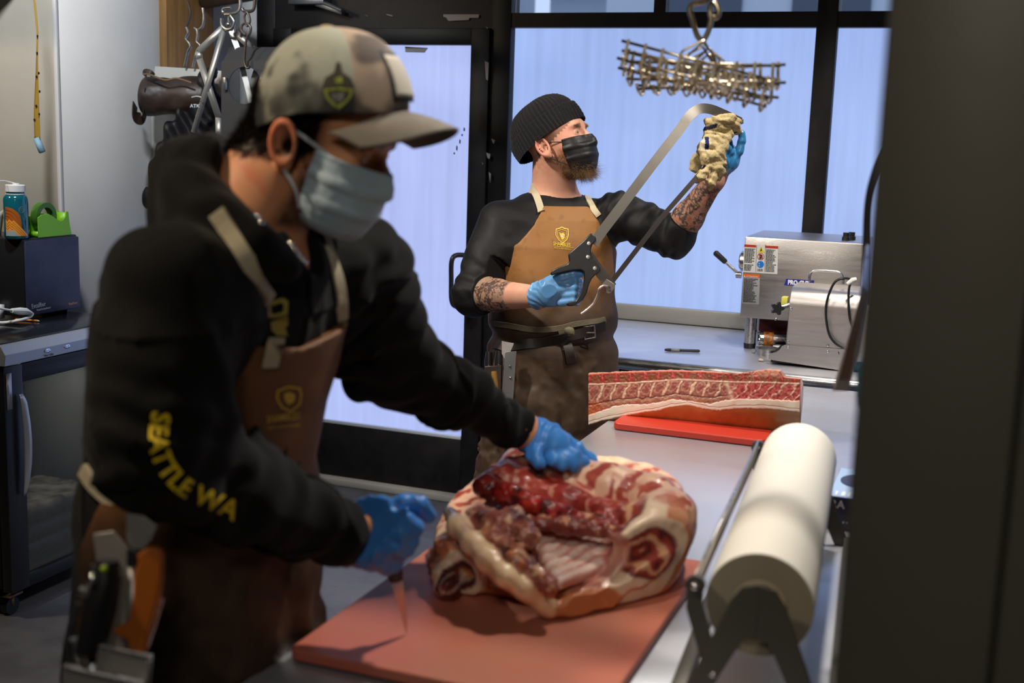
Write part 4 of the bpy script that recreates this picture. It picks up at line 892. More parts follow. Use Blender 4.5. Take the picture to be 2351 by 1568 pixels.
# left: vertebral processes: slanted cream arcs round darker lobes
ph = (X2-1352)/30.5+rowf*.55+nz1*.12; fr_ = np.abs((ph % 1)-.5)*2
arcm = smo(fr_, .72, .92)*smo(rowf, .78, .62)*smo(rowf, -.05, .05); put(arcm*lft*.9*mm, lin3(238, 202, 172))
lob = np.exp(-(((ph % 1)-.5)/.22)**2-((rowf-.22)/.16)**2); put(lob*lft*mm*.75, lin3(158, 82, 76)); ringl = np.exp(-((np.sqrt((((ph % 1)-.5)/.30)**2+((rowf-.25)/.26)**2)-1)/.13)**2); put(ringl*lft*mm*.6, lin3(222, 170, 145))
undr = np.exp(-((rowf-.70-nz1*.05)/.035)**2); put(undr*lft*mm*.8, lin3(86, 36, 30)); put(np.exp(-((rowf-.80-nz1*.06)/.06)**2)*lft*mm*(.4+.5*np.clip(nz2, -.5, 1)), lin3(225, 190, 150))
put(smo(X2, 1400, 1370)*mm*smo(rowf, .5, .7), lin3(196, 105, 70)); put(smo(X2, 1405, 1375)*mm*smo(rowf, .5, .7)*np.clip(nz3, 0, 1)*.7, lin3(150, 60, 45))
# right: white slanted intercostal lines on bright pink
rr_ = br[..., 0]; ph2 = (X2-1668)/27+rowf*.95*np.sign(1)+nz1*.25+.35*rowf**2; f2 = np.abs((ph2 % 1)-.5)*2
put(smo(f2, .72, .9)*rr_*mm*.9, lin3(238, 200, 175)); put(np.clip(nz2*1.6, 0, 1)*rr_*mm*.75, lin3(170, 42, 48)); ph3 = (X2-1668)/40-rowf*.7+nz1*.3
put(smo(np.abs((ph3 % 1)-.5)*2, .90, .97)*rr_*mm*smo(rowf, .35, .6)*.8, lin3(232, 190, 165)); put(np.exp(-((X2-1668-rowf*14)/5)**2)*mm*.85, lin3(240, 205, 180))
# bone line
put(np.exp(-((PYX-lin_[:, None]-nz2*.5)/1.7)**2)*.95, lin3(244, 212, 184))
# vertebra row
vm = smo(PYX, lin_[:, None]-1.2, lin_[:, None]-3.2); put(vm, lin3(176, 52, 50)); pv = (X2-1352)/np.where(X2 < 1640, 32.0, 29.5)+nz1*.05; fv = np.abs((pv % 1)-.5)*2
cv_ = (PYX-top[:, None])/(lin_[:, None]-top[:, None])
put(vm*smo(fv, .78, .6)*smo(cv_, .1, .3)*smo(cv_, .98, .85), lin3(138, 76, 52)); put(vm*smo(fv, .75, .5)*np.clip(nz3, 0, 1)*.5, lin3(190, 120, 85))
put(vm*smo(fv, .84, .95)*.9, lin3(200, 90, 80)); put(vm*smo(fv, .90, .99)*smo(cv_, .55, .8)*.95, lin3(120, 12, 22)); put(vm*smo(cv_, .16, .04)*.9, lin3(225, 140, 120))
put(vm*smo(X2, 1712, 1730)*smo(X2, 1800, 1790)*smo(cv_, .62, .4)*(.6+.4*nz2), lin3(232, 165, 140)); put(vm*smo(X2, 1650, 1690)*smo(X2, 1750, 1730)*smo(cv_, .35, .2)*np.clip(.4+nz2*1.5, 0, 1), lin3(95, 30, 40))
YB = 3.095
skf = np.clip((PYX-skn[:, None])/np.maximum(bot-skn, 3)[:, None], 0, 1)
ht = np.clip((skn[:, None]-PYX)/(skn-top)[:, None], 0, 1)
Yd = YB+.030*skf**1.5+.022*ht**1.3
rel = .45*(-.0022*arcm*lft*mm-.0025*lob*lft*mm+.0030*undr*lft*mm-.0035*fm*(1-mm)+.003*mm+.0015*nz2*mm+.002*cr-.0015*smo(f2, .7, .9)*rr_*mm+.0015*smo(fv, .88, .98)*vm-.002*np.exp(-((PYX-lin_[:, None])/2)**2))
Yd = Yd+rel
# ends round slightly
ds = CR[0][None, None]*(X2[..., None]-CX)/FPX
R0 = np.stack([CR[i, 0]*(X2-CX)-CR[i, 1]*(PYX-CY)-CR[i, 2]*FPX for i in range(3)], -1)
Pf = CO+R0*(Yd/R0[..., 1])[..., None]
# top and back
nb_ = 26; Pb = np.zeros((NX, nb_, 3)); Cb = np.zeros((NX, nb_, 3)); e_ = Pf[:, -1]
for j in range(nb_):
    s = (j+1)/nb_; a = min(1, s/.45); y = .085*a**.8 if s < .45 else .085+.012*math.sin((s-.45)/.55*math.pi); z = .002*math.sin(a*math.pi)-.030*a**1.3-(0 if s < .45 else (e_[:, 2]-.953)*((s-.45)/.55)**1.2)
    Pb[:, j] = e_+np.stack([np.zeros(NX), np.full(NX, y), np.broadcast_to(z, NX)], 1); Cb[:, j] = lin3(225, 170, 140) if s < .5 else lin3(205, 130, 80)
nn = fbm(Pb.reshape(-1, 3), 60, 4).reshape(NX, nb_); Pb[..., 2] += .003*nn*(np.arange(nb_) < 14); Cb = Cb*(1-.35*np.clip(nn, 0, 1)[..., None])
G = np.concatenate([Pf, Pb], 1); GC = np.concatenate([Cl, Cb], 1); nv = nfr+nb_
idx = np.arange(NX*nv).reshape(NX, nv)
F4 = np.stack([idx[:-1, :-1], idx[1:, :-1], idx[1:, 1:], idx[:-1, 1:]], -1).reshape(-1, 4)
idn = np.concatenate([idx, idx[:, :1]], 1); Fb = np.stack([idx[:-1, -1], idx[1:, -1], idx[1:, 0], idx[:-1, 0]], 1)
Fl = [tuple(f) for f in np.concatenate([F4, Fb])]
for e0 in (0, NX-1): Fl.append(tuple(idx[e0] if e0 == 0 else idx[e0][::-1]))
loin = mesh('pork_loin', G.reshape(-1, 3), Fl, meatm, None, True, GC.reshape(-1, 3))
bmx = bmesh.new(); bmx.from_mesh(loin.data); bmesh.ops.recalc_face_normals(bmx, faces=bmx.faces); bmx.to_mesh(loin.data); bmx.free()
setp(loin, 'long bone-in pork loin with cut vertebrae and white fat band on the far red board', 'meat')
# ---------------------------------------------------------------- near forequarter
c_skin, c_fat, c_fat2, c_red, c_blood, c_dark, c_rib, c_bone = lin3(205, 128, 80), lin3(240, 212, 182), lin3(222, 165, 125), lin3(160, 62, 52), lin3(150, 22, 16), lin3(84, 34, 34), lin3(232, 186, 172), lin3(238, 205, 170)
def pz(x, y, z): return PZ(x, y, z)
E1 = unit(A(.985, .10, 0)); E2 = unit(A(-.10, .985, 0)); RB = np.stack([E1, E2, A(0, 0, 1)], 1)
MC = A(-.632, 1.925, .99)
upn = unit(A(-.10, -.36, 1)); upp = pz(1310, 1250, .990)
shf = U([cap(pz(1510, 1190, 1.03), pz(1440, 1330, .985), .046, .046), cap(pz(1545, 1200, 1.02), pz(1505, 1300, .98), .037, .037)], .03)
# plane of the right-hand cut face
fp = pz(1470, 1300, .98); fnm = unit(A(.80, -.60, .06))
def body0(P):
    q = (P-MC)@RB; q = q.copy()
    k = (np.abs(q[:, 0]/.222)**2.6+np.abs(q[:, 1]/.205)**2.6+np.abs((q[:, 2])/.135)**2.4)**(1/2.5)
    return (k-1)*.11
ridge = chain([(pz(1125, 1120, 1.050), .024), (pz(1200, 1115, 1.052), .029), (pz(1300, 1152, 1.040), .026), (pz(1400, 1182, 1.037), .022), (pz(1490, 1194, 1.038), .018)])
ridge.append(cap(pz(1150, 1090, 1.07), pz(1190, 1068, 1.07), .022))
back = chain([(pz(1190, 1075, 1.065), .030), (pz(1290, 1090, 1.062), .040), (pz(1400, 1120, 1.055), .040), (pz(1500, 1140, 1.050), .036), (pz(1550, 1165, 1.045), .028)])
ridgeF, backF = (lambda g: (lambda P: g(P)+.006*fbm(P, 45, 77, 2)))(U(ridge, .02)), U(back, .02)
cav = U([ell(pz(1290, 1265, 1.010), (.120, .062, .050), RB), ell(pz(1370, 1275, 1.030), (.10, .06, .045), RB)], .03)
ribd0, ribd1 = pz(1268, 1338, .985), pz(1440, 1255, 1.0)
ribs = []
for k in range(6):
    s = k/5; a = pz(1285-62*s, 1338-92*s, .972+.022*s); b_ = pz(1445-40*s, 1262-42*s, .985+.024*s); m_ = (a+b_)/2+A(0, 0, -.006)
    ribs += chain([(a, .0105), (m_, .0115), (b_, .008)])
ribsF = U(ribs, .006)
flapc = [(pz(1032, 1178, 1.02), .011), (pz(1052, 1210, 1.025), .015), (pz(1085, 1245, 1.022), .017), (pz(1120, 1285, 1.010), .017), (pz(1160, 1325, .995), .016), (pz(1205, 1355, .975), .015), (pz(1250, 1388, .945), .014), (pz(1262, 1402, .935), .010)]
flapF = U(chain(flapc), .015)
lipc = [(pz(1262, 1398, .935), .012), (pz(1330, 1392, .94), .016), (pz(1410, 1378, .945), .020), (pz(1480, 1335, .965), .018), (pz(1535, 1270, .99), .014)]
lipF = U(chain(lipc), .02)
sh0, sh1 = pz(1066, 1318, .958), pz(1150, 1262, .965)
shank = cap(sh0, sh1, .037, .050); shn = unit(sh0-sh1)
lobes = U([cap(pz(1100, 1195, 1.03), pz(1150, 1215, 1.035), .024, .030), cap(pz(1130, 1245, 1.02), pz(1180, 1290, 1.01), .026, .022), cap(pz(1180, 1190, 1.045), pz(1215, 1235, 1.035), .020, .018),
           cap(pz(1195, 1300, 1.0), pz(1260, 1345, .985), .020, .016), ell(pz(1030, 1258, .985), (.026, .02, .018)), cap(pz(1010, 1300, .955), pz(1028, 1350, .945), .022, .020)], .012)
bloodF = U([ell(pz(1120, 1115, 1.060), (.026, .022, .02)), cap(pz(1160, 1135, 1.055), pz(1300, 1185, 1.040), .022, .017), cap(pz(1300, 1188, 1.035), pz(1420, 1205, 1.03), .014, .008), ell(pz(1150, 1085, 1.065), (.022, .015, .016))], .01)
gut = cap(pz(1240, 1200, 1.035), pz(1420, 1222, 1.03), .012)
def meat(P):
    n1, n2 = fbm(P, 28, 1, 2), fbm(P, 80, 2, 3)
    d = smax(body0(P), (P-upp)@upn+.004*n1, .012)
    d = smin(d, backF(P), .02); d = smin(d, shf(P), .02)
    d = smax(d, -cav(P), .012)
    d = smax(d, (P-fp)@fnm, .008)
    d = smin(d, smax(ridgeF(P), (P-fp)@fnm, .006), .028)
    d = smin(d, ribsF(P), .006); d = smin(d, lobes(P)+.004*n2+.003*fbm(P, 150, 9, 2), .018)
    sk = smax(shank(P), (P-sh0)@shn-.004, .006); sk = smax(sk, -(ell(sh0+shn*.008, (.022, .022, .014))(P)), .004); d = smin(d, sk, .014)
    d = smin(d, flapF(P)+.0015*n1, .008); d = smin(d, smax(lipF(P), (P-fp)@fnm-.010, .006), .015)
    d = smin(d, bloodF(P)+.004*n2, .006); d = smin(d, gut(P)+.006*n2, .016)
    d = d+.0022*n1+.0010*n2
    return smax(d, .9225-P[:, 2], .006)
def meatcol(P):
    n1, n2, n3 = fbm(P, 26, 5, 3), fbm(P, 70, 6, 3), fbm(P, 150, 7, 2)
    N_ = len(P); C = np.tile(c_skin, (N_, 1)).astype(float); C = mixc(C, lin3(190, 105, 60), np.clip(n1, 0, 1)*.6)
    b0 = np.minimum(np.minimum(body0(P), backF(P)), shf(P)); inside = -b0; face = np.abs((P-fp)@fnm) < .006
    q = (P-MC)@RB; upw = sstep(q[:, 2], .028, .045)
    # interior layers wherever we look inside the body
    inn = sstep(inside, .002, .0035)
    C = mixc(C, c_fat, inn); lay = sstep(inside+.004*n1, .013, .017); C = mixc(C, c_red, lay)
    st = np.sin((inside+.010*n1)*330); C = mixc(C, c_fat2, lay*sstep(st, .45, .8)*sstep(inside, .09, .05)); C = mixc(C, c_dark, lay*sstep(-st, .3, .9)*.8)
    # upper cut surface: cream and pink muscle blotches
    tp = upw*sstep(-ribsF(P), -.03, -.012)*0+upw
    cell = np.sin((P@E1)*105+5*n1)*np.sin((P@E2)*90+4*n1)
    bk = sstep((P-upp)@upn, -.010, -.003)*sstep(cav(P), .0, .006)*sstep(-lobes(P), -.004, -.012)*sstep(P@E2-MC@E2, -.08, .0); bk = np.maximum(bk, sstep(-backF(P), -.006, .0)*upw); C = mixc(C, lin3(232, 188, 160), bk); C = mixc(C, lin3(168, 72, 60), bk*sstep(cell+n2*.5, .1, .4)); C = mixc(C, lin3(205, 110, 88), bk*sstep(n2, .0, .5)*.5)
    edge = bk*sstep((P@E2)-(MC@E2), .12, .15); C = mixc(C, c_fat, edge*.85)
    cv = sstep(-np.abs(cav(P)), -.012, -.003)*(1-bk); C = mixc(C, lin3(206, 150, 132), cv*.8); C = mixc(C, c_red, cv*sstep(n1, .1, .5)*.7)
    r = sstep(-ribsF(P), -.004, .0); C = mixc(C, lin3(246, 214, 200), r); rl = P@unit(np.cross(ribd1-ribd0, A(0, 0, 1))); C = mixc(C, lin3(196, 112, 104), sstep(-ribsF(P), -.012, -.003)*(1-r)*.9); C = mixc(C, lin3(205, 120, 110), r*sstep(np.sin(rl*330), .2, .8)*.75)
    l = sstep(-lobes(P), -.004, .0); C = mixc(C, lin3(158, 88, 74), l); C = mixc(C, lin3(96, 48, 50), l*sstep(n1, .0, .4)); C = mixc(C, lin3(226, 178, 140), l*sstep(n2, .15, .5)*.85)
    rd = sstep(-ridgeF(P), -.006, -.001); C = mixc(C, lin3(176, 66, 56), rd); C = mixc(C, lin3(212, 105, 85), rd*sstep(n1, .0, .4)*.8); C = mixc(C, lin3(232, 178, 150), rd*sstep(n2+.4*n3, .25, .5)*.5); C = mixc(C, lin3(120, 26, 24), rd*sstep(-n1-.4*n2, .1, .4)*.7)
    g = sstep(-gut(P), -.008, -.001); C = mixc(C, lin3(120, 40, 32), g*.9); C = mixc(C, lin3(215, 150, 110), g*sstep(n2, .2, .5))
    bd = sstep(-bloodF(P), -.005, -.001); C = mixc(C, c_blood, bd*.92); C = mixc(C, lin3(70, 8, 10), bd*sstep(n2, .0, .35)); C = mixc(C, lin3(205, 60, 45), bd*sstep(-n2, .15, .5)*.8)
    s = sstep(-shank(P), -.004, 0)*(1-sstep(-flapF(P), -.006, 0)); C = mixc(C, c_skin, s*.7)
    da = (P-sh0)-((P-sh0)@shn)[:, None]*shn; rad = np.linalg.norm(da, axis=1); fc = sstep((P-sh0)@shn, -.014, -.006)*sstep(rad, .046, .040)
    C = mixc(C, c_fat, fc); C = mixc(C, c_dark, fc*sstep(rad+.005*n2, .026, .022)); C = mixc(C, lin3(150, 60, 52), fc*sstep(n2, .1, .4)*sstep(rad, .026, .02)*.7); C = mixc(C, lin3(225, 190, 170), fc*sstep(-np.abs(rad-.012), -.003, -.001)*.5)
    fl_ = sstep(-flapF(P), -.0035, .0); C = mixc(C, lin3(240, 205, 165), fl_); C = mixc(C, lin3(222, 160, 115), fl_*sstep(n1, .1, .5)*.6)
    ou = sstep(P@A(0, 0, 1), .99, .975)*(1-fc)
    return np.clip(C, 0, 1)
pork = sdf('pork_forequarter', meat, (-.95, 1.60, .915), (-.34, 2.30, 1.12), .0032, meatm, None, meatcol)
setp(pork, 'large raw pork forequarter with rib cavity and white fat flap on the near red board', 'meat')
# ================================================================ people: shared pieces
def gated(fs, k, m=.07):
    """union evaluated only near its own parts"""
    g = U(fs, k)
    def f(P, lo=None):
        return g(P)
    return f
def gate(g, lo, hi, m=.08):
    lo = np.asarray(lo)-m; hi = np.asarray(hi)+m
    def f(P):
        k = ((P > lo) & (P < hi)).all(1); d = np.full(len(P), .5); 
        q = np.maximum(np.maximum(lo-P, P-hi), 0); d = np.maximum(np.linalg.norm(q, axis=1)+m*.6, .02)
        if k.any(): d[k] = g(P[k])
        return d
    return f
def gchain(pts, k=.02):
    p = [a for a, _ in pts]; r = max(b for _, b in pts); lo, hi = bnd(p, r); return gate(U(chain(pts), k), lo, hi)
def head_sdf(c, R):
    X = lambda x, y, z: c+R@A(x, y, z)
    e = lambda x, y, z, a, b_, h: ell(X(x, y, z), (a, b_, h), R)
    main = [e(-.006, 0, .048, .099, .078, .088), e(.034, 0, -.008, .062, .060, .088), e(.042, 0, -.062, .052, .052, .042), e(.078, 0, -.088, .022, .024, .018),
            e(.066, .036, -.018, .026, .022, .024), e(.066, -.036, -.018, .026, .022, .024)]
    br = cap(X(.084, -.034, .036), X(.084, .034, .036), .013); ns = cap(X(.094, 0, .022), X(.117, 0, -.018), .008, .013); nb = U([e(.108, .011, -.024, .012, .009, .009), e(.108, -.011, -.024, .012, .009, .009)], .004)
    mouth = U([e(.098, 0, -.050, .010, .024, .007), e(.097, 0, -.060, .010, .020, .007)], .004)
    def ear(sg):
        oc = X(-.008, sg*.082, -.004); f_ = unit(R@A(.90, sg*-.30, .12)); n_ = unit(R@A(.28, sg*.96, 0)); u_ = unit(np.cross(n_, f_)); f_ = np.cross(u_, n_)
        if u_@R[:, 2] < 0: u_ = -u_
        def g(P):
            q = P-oc; x, y, z = q@f_, q@n_, q@u_
            x = x+.12*z
            rad = np.sqrt((x/.64)**2+z**2); ring = np.sqrt(((rad-.027)*.85)**2+(y-.004-.10*x)**2)-.0052
            rin = np.sqrt(((np.sqrt(((x-.001)/.62)**2+(z-.002)**2)-.015)*.8)**2+(y-.001)**2)-.0032
            pl = np.sqrt((x/.016)**2+(y/.006)**2+(z/.027)**2); pl = (pl-1)*.006
            lobe = np.sqrt(((x-.004)/.010)**2+(y/.0065)**2+((z+.028)/.011)**2); lobe = (lobe-1)*.0065
            d = smin(smin(ring, pl+.002, .003), lobe, .006); d = smin(d, rin, .003)
            can = np.sqrt(((x-.006)/.007)**2+((y-.004)/.006)**2+((z+.004)/.009)**2); return smax(d, -(can-1)*.006, .002)
        return g
    er = [ear(1), ear(-1)]
    def f(P):
        d = U(main, .028)(P); d = smin(d, br(P), .016); d = smin(d, ns(P), .010); d = smin(d, nb(P), .006); d = smin(d, mouth(P), .007)
        for sg in (1, -1):
            d = smax(d, -e(.100, sg*.031, .016, .016, .019, .012)(P), .010)
            d = smin(d, e(.079, sg*.031, .016, .0150, .0165, .0150)(P), .003); d = smax(d, -e(.097, sg*.031, .0150, .010, .0125, .0030)(P), .0015)
            d = smin(d, er[0 if sg > 0 else 1](P), .005)
        return d
    lo, hi = bnd([X(0, 0, 0)], .16); return gate(f, lo, hi, .05), X
def hit(f, px, py, t0=1.0, t1=6.0, n=80):
    """first surface met by a sight line"""
    r = ray(px, py); t = t0
    for _ in range(n):
        d = f((CO+r*t)[None])[0]
        if d < .0006: break
        t += max(d*.8, .0006)
        if t > t1: return None
    return CO+r*t
def normal(f, p, e=.003):
    g = np.array([f((p+np.eye(3)[i]*e)[None])[0]-f((p-np.eye(3)[i]*e)[None])[0] for i in range(3)]); return unit(g)
def band(f, pts, w, th, name, m, par, off=.003, n=5, sm=True):
    """strap laid on a surface, given as sight-line points"""
    P_ = []
    for a, b_ in bez([(*p, 0) for p in pts], n) and [(q[0], q[1]) for q in bez([(*p, 0) for p in pts], n)]:
        h = hit(f, a, b_)
        if h is not None: P_.append((h, normal(f, h)))
    b = B(); rings = []
    for i, (p, nn) in enumerate(P_):
        t = unit(P_[min(i+1, len(P_)-1)][0]-P_[max(i-1, 0)][0]); s = unit(np.cross(t, nn))
        rings.append([b.bm.verts.new(Vector(p+nn*(off+o)+s*a)) for a, o in ((-w/2, -.004), (-w/2, th), (w/2, th), (w/2, -.004))])
    for r0, r1 in zip(rings, rings[1:]):
        for j in range(4): b.bm.faces.new((r0[j], r0[(j+1) % 4], r1[(j+1) % 4], r1[j]))
    b.bm.faces.new(rings[0]); b.bm.faces.new(list(reversed(rings[-1])))
    return b.go(name, m, par)
def drape_text(name, s, size, f, place, mt, par, bold=0, off=.0012, dirn=None, sub=2):
    """lettering laid on a surface: place(x,y)->pixel"""
    c = bpy.data.curves.new(name, 'FONT'); c.body = s; c.size = size; c.offset = bold; c.resolution_u = 2
    t = bpy.data.objects.new(name, c); COL.objects.link(t); bpy.context.view_layer.update()
    me = bpy.data.meshes.new_from_object(t.evaluated_get(bpy.context.evaluated_depsgraph_get())); COL.objects.unlink(t); bpy.data.objects.remove(t)
    bm = bmesh.new(); bm.from_mesh(me); bmesh.ops.triangulate(bm, faces=bm.faces)
    for _ in range(sub): bmesh.ops.subdivide_edges(bm, edges=[e for e in bm.edges if e.calc_length() > size*.12], cuts=1); bmesh.ops.triangulate(bm, faces=bm.faces)
    last = None
    for v in bm.verts:
        a, b_ = place(v.co.x, v.co.y); h = hit(f, a, b_)
        if h is None: h = last
        last = h; v.co = Vector(h-ray(a, b_)*off)
    bm.to_mesh(me); bm.free(); me.materials.clear(); return link(name, me, mt, par, False)
def drape_poly(name, polys, f, mt, par, off=.0010, cuts=3):
    """thin print patch: list of sight-line polygons laid on a surface"""
    bm = bmesh.new()
    for poly in polys:
        vs = [bm.verts.new((x, y, 0)) for x, y in poly]; bm.faces.new(vs)
    bmesh.ops.triangulate(bm, faces=bm.faces)
    for _ in range(cuts): bmesh.ops.subdivide_edges(bm, edges=[e for e in bm.edges if e.calc_length() > 4], cuts=1); bmesh.ops.triangulate(bm, faces=bm.faces)
    for v in list(bm.verts):
        h = hit(f, v.co.x, v.co.y)
        v.co = Vector(h-ray(v.co.x, v.co.y)*off) if h is not None else Vector((0, 0, -5))
    bmesh.ops.delete(bm, geom=[v for v in bm.verts if v.co.z < -1], context='VERTS')
    me = bpy.data.meshes.new(name); bm.to_mesh(me); bm.free(); return link(name, me, mt, par, False)
def skinmat(name): return mat(name, (.6, .35, .25), .55, attr=True, spec=.3, sss=.05, bump=.25, bscale=400, bdet=3, bdist=.0006)
def limb_t(P, a, b): ba = b-a; return np.clip((P-a)@ba/(ba@ba), -1, 2)
# ================================================================ far man with the saw
D0 = 3.80
Fb = unit(A(*(TC[:2]*.94+RT[:2]*.34), 0)); Lb_ = A(-Fb[1], Fb[0], 0)
man = thing('person', 'man in black beanie, black mask and brown apron wiping a butcher saw by the window', 'person', (PD(1270, 880, D0)[0], PD(1270, 880, D0)[1], 0))
Fh = unit(RT*.86+TC*.47+A(0, 0, .20)); RH = framed(Fh); hc2 = PD(1279, 334, 3.74)
headF, HX = head_sdf(hc2, RH)
nb2 = PD(1276, 452, 3.80)
sR, eR, wR = PD(1150, 516, 3.74), PD(1088, 676, 3.66), PD(1240, 681, 3.46)
sL, eL, wL = PD(1418, 492, 3.78), PD(1548, 545, 3.72), PD(1640, 412, 3.60)
pc = PD(1268, 905, D0)
gx = lambda py: (lambda p: (p[2], p[0], p[1]))(PD(1266+.0*py, py, D0))
def sec(px, py, a, b_): p = PD(px, py, D0); return (p[2], p[0], p[1], a, b_)
hipz = PD(1268, 905, D0)[2]
torsoS = [(.62, pc[0], pc[1], .17, .12), sec(1268, 905, .175, .125), sec(1268, 790, .178, .142), sec(1270, 720, .176, .150), sec(1272, 640, .178, .145), sec(1272, 560, .190, .135), sec(1272, 500, .180, .115), sec(1273, 462, .130, .092), sec(1274, 436, .085, .07)][::1]
torsoS.sort(key=lambda s: s[0])
torsoF = gate(loft(torsoS, Fb, .04), *bnd([pc+A(-.22, -.22, -.4), nb2+A(.22, .22, .05)], 0))
inner = lambda P: torsoF(P)+.010
feet = [A(pc[0], pc[1], 0)+Lb_*s*.12 for s in (1, -1)]
def legs_(s, r): h_ = A(pc[0], pc[1], .90)+Lb_*s*.09; k_ = A(pc[0], pc[1], .48)+Lb_*s*.11+Fb*.02; a_ = A(pc[0], pc[1], .09)+Lb_*s*.12-Fb*.01; return [(h_, .088+r), (k_, .060+r), (a_, .042+r)]
palmR, palmL = PD(1272, 668, 3.42), PD(1672, 362, 3.58)
neckp = cap(HX(-.022, 0, -.02), nb2-Fb*.01, .060, .074)
bodyp = [neckp, gchain([(sR, .055), (eR, .046)]), gchain([(eR, .048), (eR+(wR-eR)*.35, .046), (wR, .030), (palmR, .03)]),
         gchain([(sL, .055), (eL, .047)]), gchain([(eL, .048), (eL+(wL-eL)*.35, .045), (wL, .030), (palmL, .026)]),
         gchain(legs_(1, 0)), gchain(legs_(-1, 0))]
def bodyF(P):
    d = inner(P)
    for g in bodyp: d = smin(d, g(P), .035)
    return smin(d, headF(P), .016)
SK = lin3(222, 168, 142)
def bodycol(P):
    n1, n2 = fbm(P, 30, 11, 3), fbm(P, 120, 12, 2); C = np.tile(SK, (len(P), 1)); q = (P-hc2)@RH
    C = mixc(C, lin3(205, 130, 112), np.clip(n1+.2, 0, 1)*.45)
    ck = np.exp(-((q[:, 0]-.06)**2+(np.abs(q[:, 1])-.045)**2+(q[:, 2]+.005)**2)/.0009); C = mixc(C, lin3(215, 120, 105), ck*.6)
    er_ = sstep(np.abs(q[:, 1]), .083, .090)*(np.linalg.norm(q, axis=1) < .12); C = mixc(C, lin3(222, 135, 115), er_*.6)
    # shaved temples and stubble, reddish beard
    tmp = sstep(q[:, 2], .0, .02)*sstep(.045-q[:, 0], .0, .02)*(np.linalg.norm(q, axis=1) < .15); C = mixc(C, lin3(120, 88, 70), tmp*.65*(.7+.5*n2))
    bk = sstep(-q[:, 0], -.01, .01)*sstep(-q[:, 2], -.01, .02)*sstep(q[:, 2], -.11, -.05); C = mixc(C, lin3(150, 100, 78), np.clip(bk, 0, 1)*.5*(.8+.5*n2))
    bd = sstep(-q[:, 2], .012, .03)*sstep(q[:, 0], .012, .035)*sstep(q[:, 2], -.13, -.10); C = mixc(C, lin3(140, 82, 48), np.clip(bd*(.75+.5*n2), 0, .9))
    ew = np.exp(-((q[:, 0]-.095)/.02)**2-((q[:, 2]-.038-.25*(np.abs(q[:, 1])-.03)*-1)/.005)**2)*(np.abs(q[:, 1]) > .014)*(np.abs(q[:, 1]) < .052); C = mixc(C, lin3(120, 80, 60), np.clip(ew, 0, 1)*.7)
    # forearm tattoos
    for a, b_, t0, t1, red in ((eR, wR, .05, .60, 0), (eL, wL, -.15, .97, 1)):
        t = limb_t(P, a, b_); near = sstep(np.linalg.norm(P-(a+(b_-a)*t[:, None]), axis=1), .10, .07)*sstep(t, t0-.03, t0+.03)*sstep(-t, -t1-.03, -t1+.03)*sstep(np.linalg.norm(P-pc, axis=1), .1, .3)
        c1 = np.sin(55*n1+P@A(90, 40, 60)); c2 = fbm(P, 55, 15, 2); ln = sstep(np.abs(c2), .10, .02)
        C = mixc(C, lin3(86, 84, 74), near*.45); C = mixc(C, lin3(34, 34, 34), near*sstep(c2+.3*c1, .08, .25)*.85); C = mixc(C, lin3(28, 28, 30), near*ln*.85)
        C = mixc(C, lin3(120, 128, 104), near*sstep(-c2, .2, .4)*.6)
        if red: C = mixc(C, lin3(190, 78, 58), near*sstep(-c2-.2*c1, .25, .4)*.7)
    return C
lo, hi = bnd([hc2+A(0, 0, .13), PD(1050, 680, 3.66), feet[0], feet[1], sR, sL, palmL, wR, palmR], .14); lo[2] = .02
skm = skinmat('fair_skin')
sdf('body', bodyF, lo, hi, .0042, skm, man, bodycol)
eyem = mat('eye', (.42, .39, .36), .15, coat=.5); irism = mat('iris', (.10, .10, .08), .15, coat=1)
for sg in (1, -1):
    e_ = B().sph(HX(.0805, sg*.031, .016), .0128, 20).go('eye', eyem, man); B().sph(HX(.0878, sg*.031, .0155), .0068, 14).go('iris', irism, e_)
# eyebrows + beard as short strands
def strands(name, roots, dirs, lens, r, m, par, curl=.4, seed=1):
    rnd = np.random.RandomState(seed); V = []; F_ = []
    for p, d, l in zip(roots, dirs, lens):
        d = unit(d+rnd.normal(0, .25, 3)); side = unit(np.cross(d, rnd.normal(0, 1, 3))); up = np.cross(side, d); cu = rnd.normal(0, curl); b0 = len(V)
        for k in range(4):
            s = k/3; c = p+d*l*s+up*(cu*l*s*s); w = r*(1-.75*s)
            V += [c+side*w, c+up*w, c-side*w-up*w*.5]
        for k in range(3):
            for j in range(3): F_.append((b0+k*3+j, b0+k*3+(j+1) % 3, b0+k*3+3+(j+1) % 3, b0+k*3+3+j))
    return mesh(name, V, F_, m, par, True)
rs = np.random.RandomState(4)
def surface_pts(f, gen, n, seed=0):
    """random points pushed onto a surface along its gradient"""
    P_ = gen(n)
    for _ in range(6):
        d = f(P_); e = .002; g = np.stack([f(P_+np.eye(3)[i]*e)-f(P_-np.eye(3)[i]*e) for i in range(3)], 1)/(2*e); g /= np.maximum(np.linalg.norm(g, axis=1), 1e-6)[:, None]; P_ = P_-g*d[:, None]
    return P_, g
def beard_gen(n):
    y = rs.uniform(-.062, .062, n); x = rs.uniform(.015, .095, n); z = rs.uniform(-.115, -.035, n); return hc2+np.stack([x, y, z], 1)@RH.T
bp, bg_ = surface_pts(lambda P: smin(headF(P), neckp(P), .016), beard_gen, 5200)
q = (bp-hc2)@RH; keep = (q[:, 2] < -.02-.25*np.maximum(.05-q[:, 0], 0)) & (q[:, 0] > .012); bp, bg_, q = bp[keep], bg_[keep], q[keep]
low = sstep(-q[:, 2], .05, .10)*sstep(q[:, 0], .03, .075)
bdir = bg_*.8+(RH@A(.25, 0, -1))[None]*(.5+low[:, None])
beardm = mat('ginger_beard', (.32, .18, .075), .45, var=(.14, .075, .03), vscale=60)
